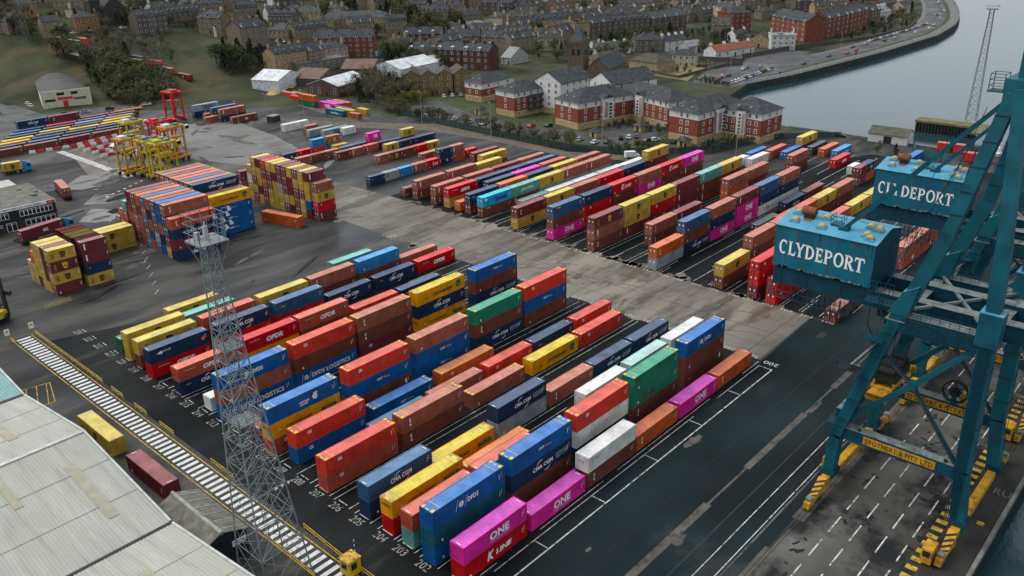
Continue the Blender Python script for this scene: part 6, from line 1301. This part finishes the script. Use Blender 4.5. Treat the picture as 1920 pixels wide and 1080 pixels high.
# palisade fence and other fences
pal = mat('palisade_green',(.022,.040,.042),.6,.25,.6)
def fence(pts, h, label, m=pal, gap=.0, pit=2.6):
    r = empty('fence',(*pts[0],0),0,label,'fence'); o = Vector((*pts[0],0)); b = MB(); P = MB()
    for a, c in zip(pts,pts[1:]):
        a, c = Vector((*a,0))-o, Vector((*c,0))-o; d = c-a; n = max(1,int(d.length/.32)); u = d.normalized()
        for k in range(n): q = a+u*(k*.32); b.mesh([(q.x,q.y,.1),(q.x+u.x*.24,q.y+u.y*.24,.1),(q.x+u.x*.24,q.y+u.y*.24,h-.12),(q.x+u.x*.12,q.y+u.y*.12,h),(q.x,q.y,h-.12)],[(0,1,2,3,4)],m)
        for z in (.5,h-.5): b.bar((a.x,a.y,z),(c.x,c.y,z),.06,.08,m)
        for k in range(int(d.length/pit)+1): q = a+u*(k*pit); P.box(q.x-.06,q.y-.06,0,q.x+.06,q.y+.06,h+.05,m)
    b.build('railing',r); P.build('fence_post',r)
fence([(244,300),(241,262),(239,226),(239.6,190),(247,170),(258,157),(268,148),(286,144.5),(300,141)],2.7,'long dark green palisade fence between the port and the apartments'); fence([(300,140.5),(318,122)],2.2,'short stretch of palisade fence by the river road'); fence([(321.2,97),(306,91),(306,80)],2.6,'blue green mesh fence beside the white riverside shed',mat('mesh_fence_teal',(.03,.13,.15),.6)); fence([(206,331),(219,300),(222,293)],1.2,'low post fence along the railway track',galv)
# lamp posts and masts
def lamp(x, y, h, label, z=0, dbl=False):
    r = empty('lamp_post',(x,y,z),0,label,'lamp post','slender lamp posts'); b = MB(); b.tube((0,0,0),(0,0,h),.13,.07,galv,7); b.build('post',r); b = MB(); b.bar((0,0,h),(-.9,-.5,h+.15),.1,.08,galv); b.box(-1.4,-.75,h+.05,-.8,-.35,h+.22,lampm); b.build('lamp',r)
for q in ((237,268,13.5,'at the left end of the palisade fence'),(237.6,228.5,13.5,'in front of the balconied red block'),(246.2,181,13.5,'between the car park and the container rows'),(271,140.6,13.5,'by the last red block near the river'),(211,315,13,'beside the railway with two lamps'),(202.7,331,11,'by the little brick hut'),(188,330,10,'left of the brick hut'),(300,260,9,'behind the low red apartment block')): lamp(*q[:3],'tall grey lamp post '+q[3])
for i, (x, y) in enumerate(off(SH,26)[0:8]): lamp(x,y,9,f'grey street lamp on the seafront road, number {i+1} from the car park') if False else lamp(x,y,9,'grey street lamp on the landward side of the seafront road')
for x, y in ((405,228),(440,236),(392,222)): lamp(x,y,8,'grey street lamp in the seafront car park')
def lattice(x, y, z, h, s0, s1, label, dk=True):
    r = empty('lattice_mast',(x,y,z),.4,label,'lattice mast'); b = MB(); n = int(h/3.2)
    f_ = lambda k, i: (((s0+(s1-s0)*i/n)*(1 if k in (1,2) else -1)), ((s0+(s1-s0)*i/n)*(1 if k > 1 else -1)), h*i/n)
    for k in range(4): b.bar(f_(k,0),f_(k,n),.16,.16,gsd)
    for i in range(n):
        for k in range(4): j = (k+1)%4; b.bar(f_(k,i),f_(j,i+1),.09,.09,gsd); b.bar(f_(k,i+1),f_(j,i+1),.08,.08,gsd)
    b.build('frame',r)
    if dk: b = MB(); b.box(-2,-2,h,2,2,h+.15,gsd); [b.bar((s*2,-2,h+1.1),(s*2,2,h+1.1),.08,.08,gsd) for s in (-1,1)]; [b.bar((-2,s*2,h+1.1),(2,s*2,h+1.1),.08,.08,gsd) for s in (-1,1)]; [b.box(u-.3,-2.2,h+1.2,u+.3,-1.8,h+1.8,lampm) for u in (-1.5,-.5,.5,1.5)]; b.build('platform',r)
gsd = mat('mast_steel_dark',(.10,.115,.12),.6,.2,1,metal=.3)
lattice(373.7,92.6,0,43,1.9,.7,'tall thin lattice mast standing by the boat basin'); lattice(203,424,2,38,2.4,.9,'grey lattice pylon beside the railway behind the red carrier',False); lattice(178,526,23,32,2.2,.8,'dark lattice pylon at the upper left among the trees',False)
# riverside shed, jetty, huts and boats
rsd = empty('riverside_shed',(318.0,112.3,0),-pi/2+.05,'low white shed with a mossy roof at the river edge','shed'); whr = wm('shed_white',(.46,.46,.43),.15,.5,(.25,.26,.2)); b = MB(); b.box(0,0,0,13.8,8,3.2,whr); t2 = MB(); pg = gable_roof(t2,13.8,8,3.2,.5,mat('mossy_roof',(.085,.082,.06),.85,.35,.5),True); [b.poly(q,whr) for q in pg]; b.build('wall',rsd); t2.build('roof',rsd); b = MB(); b.box(5.6,-.08,0,8.4,.0,2.6,haz); b.build('door',rsd)
jt = empty('jetty',(358,109,-3),0,'old timber jetty with a mossy top standing in the river','jetty'); mossy = mat('mossy_concrete',(.13,.115,.06),.9,.35,.4); timb = mat('wet_timber',(.022,.024,.022),.7,.4,.6,stretch=(1,1,.2)); b = MB(); b.box(0,-22,3.6,7,0,4.4,mossy); b.box(-10,-27,3.6,7,-22.05,4.4,mossy); b.build('deck',jt); b = MB(); [b.box(x,-21.5+k*1.2,-3,x+.4,-21+k*1.2,3.6,timb) for k in range(18) for x in (.1,6.4)]; b.box(.6,-21.8,0,6.2,-.3,3.5,timb); b.build('pile',jt)
for x, y, l, rz, lb in ((318,88,9.6,-1.45,'red site cabin with a dark door by the basin'),(309,76.5,8,-1.4,'low red site cabin nearer the cranes'),(313,66,8,-1.5,'red site cabin half hidden by the crane leg')):
    r = empty('site_cabin',(x,y,0),rz,lb,'cabin'); b = MB(); rm_ = mat('cabin_red',(.55,.025,.015),.5,.1,1); b.box(0,0,.2,l,2.6,2.9,rm_); [b.box(k*.6,-.03,.3,k*.6+.3,0,2.8,rm_) for k in range(int(l/.6))]; b.build('body',r); b = MB(); b.box(-.1,-.1,2.9,l+.1,2.7,3.05,mat('cabin_roof_pink',(.45,.16,.13),.6)); b.build('roof',r); b = MB(); b.box(l*.45,-.06,.3,l*.45+.9,-.03,2.4,haz); b.build('door',r)
for x, y, rz, lb in ((338,74,.5,'small white hulled motor boat in the basin'),(344,66,.8,'second white boat moored beyond the red cabins')):
    r = empty('boat',(x,y,-3.1),rz,lb,'boat'); b = MB(); b.mesh([(-4.5,-1.4,0),(3,-1.5,0),(5.5,0,.3),(3,1.5,0),(-4.5,1.4,0),(-4.7,-1.7,1.4),(3.2,-1.8,1.5),(6.3,0,1.9),(3.2,1.8,1.5),(-4.7,1.7,1.4)],[(0,1,6,5),(1,2,7,6),(2,3,8,7),(3,4,9,8),(4,0,5,9),(5,6,7,8,9)],whc); b.build('hull',r); b = MB(); b.box(-2.5,-1.1,1.45,1.5,1.1,3.0,whc); b.box(-2,-1.14,2,1.2,1.14,2.6,winm); b.build('cabin',r)
hb = empty('brick_hut',(199,321,0),.2,'tiny brick hut with a flat roof by the railway gate','hut'); b = MB(); b.box(0,0,0,4.5,3.5,2.6,brk); b.box(3,-.05,0,4,0,2.1,haz); b.build('wall',hb); b = MB(); b.box(-.2,-.2,2.6,4.7,3.7,2.8,leadf); b.build('roof',hb)
sm = flat_poly('sand_heap_base',[(236,380),(246,372),(240,352),(232,356)],.05,mat('sand',(.38,.27,.12),.95,.2,.5))
for i, (x, y, s_) in enumerate(((241,366,5),(236,376,4),(247,380,4))):
    b = MB(); n = 12; V_ = [(0,0,1.9)]+[(cos(2*pi*k/n)*s_*random.uniform(.8,1.1),sin(2*pi*k/n)*s_*random.uniform(.8,1.1),-.2) for k in range(n)]+[(cos(2*pi*k/n)*s_*.5*random.uniform(.8,1.1),sin(2*pi*k/n)*s_*.5,1.2) for k in range(n)]
    b.mesh(V_,[(0,n+1+k,n+1+(k+1)%n) for k in range(n)]+[(n+1+k,1+k,1+(k+1)%n,n+1+(k+1)%n) for k in range(n)],mat('sand',(.38,.27,.12))); tag(b.build('sand_heap',None,(x,y,max(0,hill(x,y)-.3)),smooth=True),'pale heap of sand beside the railway lane','sand heap','sand heaps by the railway lane')
# ------------------------------------------------ cars
CARC = dict(white=(.6,.61,.6),silver=(.33,.35,.36),black=(.02,.021,.024),red=(.45,.02,.018),blue=(.03,.12,.32),grey=(.10,.11,.115)); CARM = {}
def car_proto(col):
    if col in CARM: return CARM[col]
    pm = mat('car_paint_'+col, CARC[col], .25, .05, 1); b = MB()
    sec = [(-2.1,.35),(2.1,.35),(2.15,.7),(1.9,.86),(.95,.95),(-1.95,.98),(-2.15,.8)]
    n = len(sec); b.mesh([(x,-.86,z) for x,z in sec]+[(x,.86,z) for x,z in sec],[tuple(range(n)),tuple(range(2*n-1,n-1,-1))]+[(n+i,n+(i+1)%n,(i+1)%n,i) for i in range(n)],pm)
    c0, c1 = [(1.0,-.82,.95),(-1.95,-.82,.97),(-1.95,.82,.97),(1.0,.82,.95)], [(.25,-.66,1.45),(-1.5,-.66,1.46),(-1.5,.66,1.46),(.25,.66,1.45)]
    b.mesh(c0+c1,[(4,7,6,5)],pm); body = b.data('car_body'); g = MB(); g.mesh(c0+c1,[(0,4,5,1),(2,6,7,3),(3,7,4,0),(1,5,6,2)],winm); glass = g.data('windows'); w = MB(); w.tube((0,-.09,0),(0,.09,0),.32,.32,tyre,9); CARM[col] = (body, glass, w.data('wheel')); return CARM[col]
def car(x, y, rz, col, where, z=.04, parts=True):
    bd, gl, wh_ = car_proto(col); o = link('parked_car',bd,None,(x,y,z+max(0,hill(x,y)-.35)*(y > 380)),rz); tag(o,f'{col} car {where}','car','cars '+where.split(',')[0]); link('windows',gl,o)
    if parts:
        for wx in (-1.3,1.35):
            for wy in (-.8,.8): link('wheel',wh_,o,(wx,wy,.32))
cc = ['white','silver','black','white','grey','red','blue','white']
CARL = [('parked in the apartment car park',[(251,277,.2,'white'),(250.5,268.5,.3,'silver'),(250,262,.3,'white'),(250.8,253,.3,'white'),(251.2,246,.3,'white'),(252.2,239,.3,'white'),(255.5,230,.25,'silver'),(260,227,.1,'red'),(265,222,.2,'black'),(251,225,.3,'silver'),(252,219,.3,'white'),(251.5,207,.2,'grey'),(253.5,197,.3,'silver'),(253.8,190,.2,'white'),(257,186.5,.2,'black'),(265,186,.6,'black'),(268,184.5,.6,'white'),(271,183,.6,'grey'),(263.5,176.5,-.2,'red'),(268,175.5,-.2,'black'),(270.5,174.2,-.2,'white'),(272,167,.3,'black')]),
 ('parked in the seafront car park',[(394+i*4.2,210.5+i*.35,1.2+.1*(i%2),c) for i,c in enumerate(['silver','white','white','white','black','white','blue','silver','white','black','black','white','grey'])]+[(404,222,.1,'red'),(408,223,.1,'white'),(412,222,.1,'black'),(436,226,.1,'white'),(440,226.5,.1,'grey'),(447,222,.2,'silver')]),
 ('driving on the seafront road',[(470,207,0,'black'),(505,208,.0,'grey'),(520,203,0,'red'),(536,204,0,'red'),(548,211,0,'blue'),(566,210,0,'silver'),(588,206,0,'black'),(604,205,0,'silver'),(640,204,0,'white'),(668,204,0,'white'),(690,208,.1,'white'),(735,218,.3,'white'),(760,228,.3,'red')]),
 ('parked in the line before the seafront gardens',[(580+i*6,212.4+(i>14)*i*.1,0,cc[(i*5)%8]) for i in range(20)]),
 ('parked along the bend of the seafront',[(790+i*9,232+i*3.4,.35,cc[(i*3)%8]) for i in range(12)]),
 ('parked in the office car park',[(296+i*3.6,461-i*2.2,.9,cc[(i*3)%8]) for i in range(9)]),
 ('parked by the cream fronted hall',[(147.5+i*1.2,449+i*7.4,1.42,c) for i,c in enumerate(['white','white','red','white','white'])]+[(158,412,-.2,'silver'),(168,409,-.2,'black'),(184,405,-.2,'white'),(191,403,-.2,'grey'),(150,415,-.2,'grey')]),
 ('parked by the brown brick flats',[(283+i*3.4,303-i*2.4,.9,c) for i,c in enumerate(['white','white','silver','blue'])]),
 ('parked on the hillside street',[(206,528,.1,'white'),(216,527,.1,'silver'),(232,522,.3,'white'),(226,524,.2,'blue'),(240,523,.2,'red'),(175,522,.2,'white'),(276,478,.2,'white')])]
for wh, L_ in CARL:
    for k, q in enumerate(L_): car(q[0],q[1],q[2],q[3],wh, parts=wh.startswith('parked in the apart'))
car(305.5,141.0,-.1,'black','parked on the river road'); car(318,122.5,-1.5,'black','driving beside the river wall')
vn = empty('panel_van',(245.3,167.2,0),-.6,'white panel van parked behind the pink topped stack','van'); b = MB(); b.mesh([(-2.6,-1,.4),(2.6,-1,.4),(2.6,-1,1.1),(1.7,-1,1.3),(1.1,-1,2.3),(-2.6,-1,2.4),(-2.6,1,.4),(2.6,1,.4),(2.6,1,1.1),(1.7,1,1.3),(1.1,1,2.3),(-2.6,1,2.4)],[(0,1,2,3,4,5),(11,10,9,8,7,6)]+[(6+i,6+(i+1)%6,(i+1)%6,i) for i in range(6)],whc); b.build('body',vn); b = MB(); b.poly([(1.72,-.9,1.33),(1.72,.9,1.33),(1.15,.85,2.2),(1.15,-.85,2.2)],winm); b.build('windscreen',vn); wv = MB(); wv.tube((0,-.1,0),(0,.1,0),.36,.36,tyre,9); wv = wv.data('wheel'); [link('wheel',wv,vn,(x,y,.36)) for x in (-1.6,1.6) for y in (-.95,.95)]
# ------------------------------------------------ trees, bushes
bark = mat('bark', (.05,.042,.034), .9, .3, 2)
LEAF = dict(bare=[(.115,.092,.066),(.085,.070,.054),(.14,.115,.075)],olive=[(.10,.098,.048),(.075,.074,.040),(.125,.110,.05)],green=[(.055,.075,.030),(.042,.060,.026),(.075,.092,.034)],dark=[(.022,.036,.020),(.016,.028,.017),(.032,.046,.024)],yellow=[(.21,.17,.025),(.15,.13,.025),(.12,.12,.03)])
TREE = {}
def tree_proto(kind, v):
    k = (kind, v)
    if k in TREE: return TREE[k]
    rg = random.Random(hash(kind) % 1000+v*17 if False else {'bare':1,'olive':2,'green':3,'dark':4,'yellow':5}[kind]*31+v); t_ = MB(); cr_ = MB(); lm = [mat(f'foliage_{kind}_{i}', c, .9, .3, .8) for i, c in enumerate(LEAF[kind])]
    tips = []
    if kind == 'dark':
        t_.tube((0,0,-1),(0,0,.55),.028,.015,bark,6); tips = [((rg.gauss(0,.09)*(1-z)*1.6, rg.gauss(0,.09)*(1-z)*1.6, .08+z*.85), .13*(1-z)+.05) for z in [i/26 for i in range(26)]]
    else:
        h0 = .22 if kind == 'bare' else .12; t_.tube((0,0,-.3),(0,0,h0),.03,.022,bark,6)
        for i in range(7):
            a = 2*pi*i/7+rg.uniform(-.3,.3); e = (cos(a)*rg.uniform(.14,.28), sin(a)*rg.uniform(.14,.28), rg.uniform(.5,.78)); t_.tube((0,0,h0-.02),e,.015,.005,bark,4)
            for j in range(3):
                g = (e[0]*rg.uniform(.9,1.5)+rg.uniform(-.1,.1), e[1]*rg.uniform(.9,1.5)+rg.uniform(-.1,.1), min(.98,e[2]+rg.uniform(-.12,.22))); t_.tube(e,g,.005,.002,bark,3); tips.append((g,.12))
            tips.append((e,.14))
        if kind != 'bare': tips += [((rg.uniform(-.25,.25),rg.uniform(-.25,.25),rg.uniform(.2,.5)),.15) for _ in range(6)]
    for (px, py, pz), rad in tips:
        m_ = rg.choice(lm); nn = {'bare':26,'dark':26}.get(kind,24)
        for _ in range(nn):
            q = Vector((px+rg.gauss(0,rad*.55), py+rg.gauss(0,rad*.55), max(.03,pz+rg.gauss(0,rad*.5)))); u = Vector((rg.uniform(-1,1),rg.uniform(-1,1),rg.uniform(-1,1))).normalized(); w = u.cross(Vector((rg.uniform(-1,1),rg.uniform(-1,1),rg.uniform(-1,1)))).normalized()
            if kind == 'bare': l, ww = rg.uniform(.04,.09), .0045
            else: l = rg.uniform(.018,.04); ww = l*.7
            cr_.mesh([q-u*l-w*ww,q+u*l-w*ww*.4,q+u*l*.8+w*ww,q-u*l*.7+w*ww],[(0,1,2,3)],m_)
    TREE[k] = (t_.data('trunk'), cr_.data('crown')); return TREE[k]
TK = dict(bare='bare brown tree',olive='olive scrub tree',green='leafy green bush',dark='dark evergreen tree',yellow='yellow flowering bush')
NT = [0]
TREES = []
def tree(kind, x, y, h, where, wd=1.0): TREES.append((kind, x, y, h, where, wd))
def plant(kind, x, y, h, where, wd=1.0, stuff=False):
    tk, cw = tree_proto(kind, NT[0] % 4); NT[0] += 1; z = max(0, hill(x,y)-.4) if y > 330 else 0
    if stuff:
        M_ = Matrix.Translation((x,y,z)) @ Matrix.Rotation(random.uniform(0,6.28),4,'Z') @ Matrix.Diagonal((h*wd,h*wd,h,1)); absorb(tk,M_); absorb(cw,M_); return
    e = empty('bush' if kind in ('green','yellow') and h < 4 else 'tree', (x,y,z), random.uniform(0,6.28), f'{TK[kind]} {where}', 'bush' if kind in ('green','yellow') and h < 4 else 'tree', f'{TK[kind]}s {where}'.replace('bushs','bushes')); e.scale = (h*wd,h*wd,h); link('trunk',tk,e); link('crown',cw,e)
def clump(n, poly, kinds, hs, where, sep=4, wd=1.0):
    xs_ = [p_[0] for p_ in poly]; ys_ = [p_[1] for p_ in poly]; done = []; t_ = 0
    while len(done) < n and t_ < n*40:
        t_ += 1; x, y = random.uniform(min(xs_),max(xs_)), random.uniform(min(ys_),max(ys_)); ins = False
        for (x0,y0), (x1,y1) in zip(poly, poly[1:]+poly[:1]):
            if (y0 > y) != (y1 > y) and x < (x1-x0)*(y-y0)/(y1-y0)+x0: ins = not ins
        if not ins or any(hypot(x-a,y-b_) < sep for a, b_ in done) or any(hypot(x-f[0],y-f[1]) < f[2]*.72 for f in FOOT): continue
        done.append((x,y)); tree(random.choice(kinds), x, y, random.uniform(*hs), where, wd)
clump(120,[(186,548),(184,528),(186,506),(196,479),(210,440),(200,426),(190,440),(192,478),(186,505),(182,530)],['olive','olive','bare','bare','green'],(6,11),'in the wooded bank above the hall',3.2,1.2)
clump(46,[(184,466),(196,450),(210,433),(203,410),(182,404),(176,424)],['olive','green','bare','olive','dark'],(6,9),'in the thicket beside the upper yard',3.2,1.2)
clump(60,[(191,528),(222,512),(236,482),(228,452),(222,454),(216,478),(202,500)],['bare','bare','olive','bare'],(3,7),'on the rough slope below the terraces',4.8)
clump(40,[(170,586),(186,545),(192,560),(186,590)],['bare','olive','bare'],(7,12),'at the far upper left among the old houses',5)
clump(16,[(236,418),(262,410),(262,432),(240,440)],['dark','dark','green'],(9,14),'beside the sandstone corner tenement',5,.9)
clump(46,[(240.5,296),(243,250),(241,205),(241.5,192),(247,193),(248,240),(249,290),(262,312),(252,312)],['bare','bare','olive','green'],(3,6),'between the palisade fence and the car park',2.6,1.1)
clump(20,[(258,158),(268,151),(290,146.5),(300,143),(296,147),(286,151),(268,156)],['green','olive','dark'],(2,3.6),'at the foot of the last apartment block',2)
clump(16,[(246,178),(256,162),(262,164),(252,182)],['green','bare','olive'],(2.4,4.5),'by the fence below the big red block',2.4,1.1)
clump(36,[(252,312),(268,308),(276,330),(290,345),(276,360),(258,352),(250,335)],['bare','bare','olive','dark'],(7,12),'around the parked vans behind the bright roofed shed',3.4)
for x, y, h in ((262,304,7),(266,300,6.2),(259,307,5.5),(268,306,5)): tree('yellow',x,y,h,'before the brown brick flats',1.1)
clump(26,[(318,372),(330,356),(352,372),(360,396),(340,405),(322,392)],['bare','dark','green'],(9,14),'beside the billboards',5)
clump(22,[(400,440),(440,430),(450,480),(410,500)],['dark','dark','olive','green'],(10,17),'around the big round evergreen at the top',6)
clump(60,[(395,330),(420,300),(470,310),(540,330),(560,360),(470,350),(400,360)],['bare','green','dark','bare','olive'],(5,11),'in the gardens behind the church',6)
clump(46,[(470,262),(540,250),(560,290),(560,330),(480,330)],['green','dark','bare','green'],(4,9),'in the villa gardens above the seafront',5)
clump(40,[(580,222),(680,220),(720,232),(760,262),(690,246),(580,236)],['green','dark','bare','bare'],(3,7),'in the long gardens of the seafront row',4.4)
clump(50,[(690,236),(770,250),(830,285),(900,330),(800,330),(720,290)],['dark','green','olive','bare'],(5,10),'among the trees along the bend',6)
clump(14,[(396,238),(430,240),(432,262),(420,270)],['green','olive'],(1.6,3.4),'round the pale lawn',3)
clump(24,[(384,206),(392,210),(404,228),(390,232)],['green','dark'],(1.4,2.6),'in the hedge by the car park',1.6,1.4)
clump(26,[(280,176),(296,182),(296,208),(278,206)],['green','dark','green'],(1.4,2.6),'in the hedges at the red facade',2,1.2)
clump(420,[(180,470),(320,450),(420,420),(560,400),(700,320),(900,330),(1000,520),(700,700),(300,760),(160,640)],['bare','dark','olive','green','bare'],(6,13),'scattered between the roofs of the upper town',7)
for x, y, h, k in ((296,143.5,4.5,'dark'),(303,103,3,'green'),(316,107,1.4,'green'),(305,97.5,4,'dark')): tree(k,x,y,h,'near the white riverside shed',1.2)
CX = lambda t_: (t_[1]*F_.x+t_[2]*F_.y-78*F_.z)
def in_view(t_):
    v = Vector((t_[1], t_[2], max(0, hill(t_[1], t_[2]))-78)); d = v.dot(F_); return d > 0 and abs(v.dot(r2))/d < .63 and -.36 < v.dot(u2)/d < .37
TREES = [t_ for t_ in TREES if in_view(t_)]; TREES.sort(key=lambda t_: hypot(t_[1], t_[2])/t_[3]**.5)
for t_ in TREES[:290]: plant(*t_)
mb = MB()
for t_ in TREES[290:]: plant(*t_, True)
tag(mb.build('distant_trees'),'bare and evergreen trees filling the gaps between the far houses','trees',None,'stuff'); print('trees', len(TREES))
for x, y in ((520,198),(523,198.4),(600,194),(662,193.5),(470,200),(432,203),(434,203.2)): person(x,y,.03,.3,mat('dark_coat',(.02,.022,.03),.8),'distant walker in dark clothes on the promenade'); COL.objects[-1]['group'] = 'walkers on the promenade'
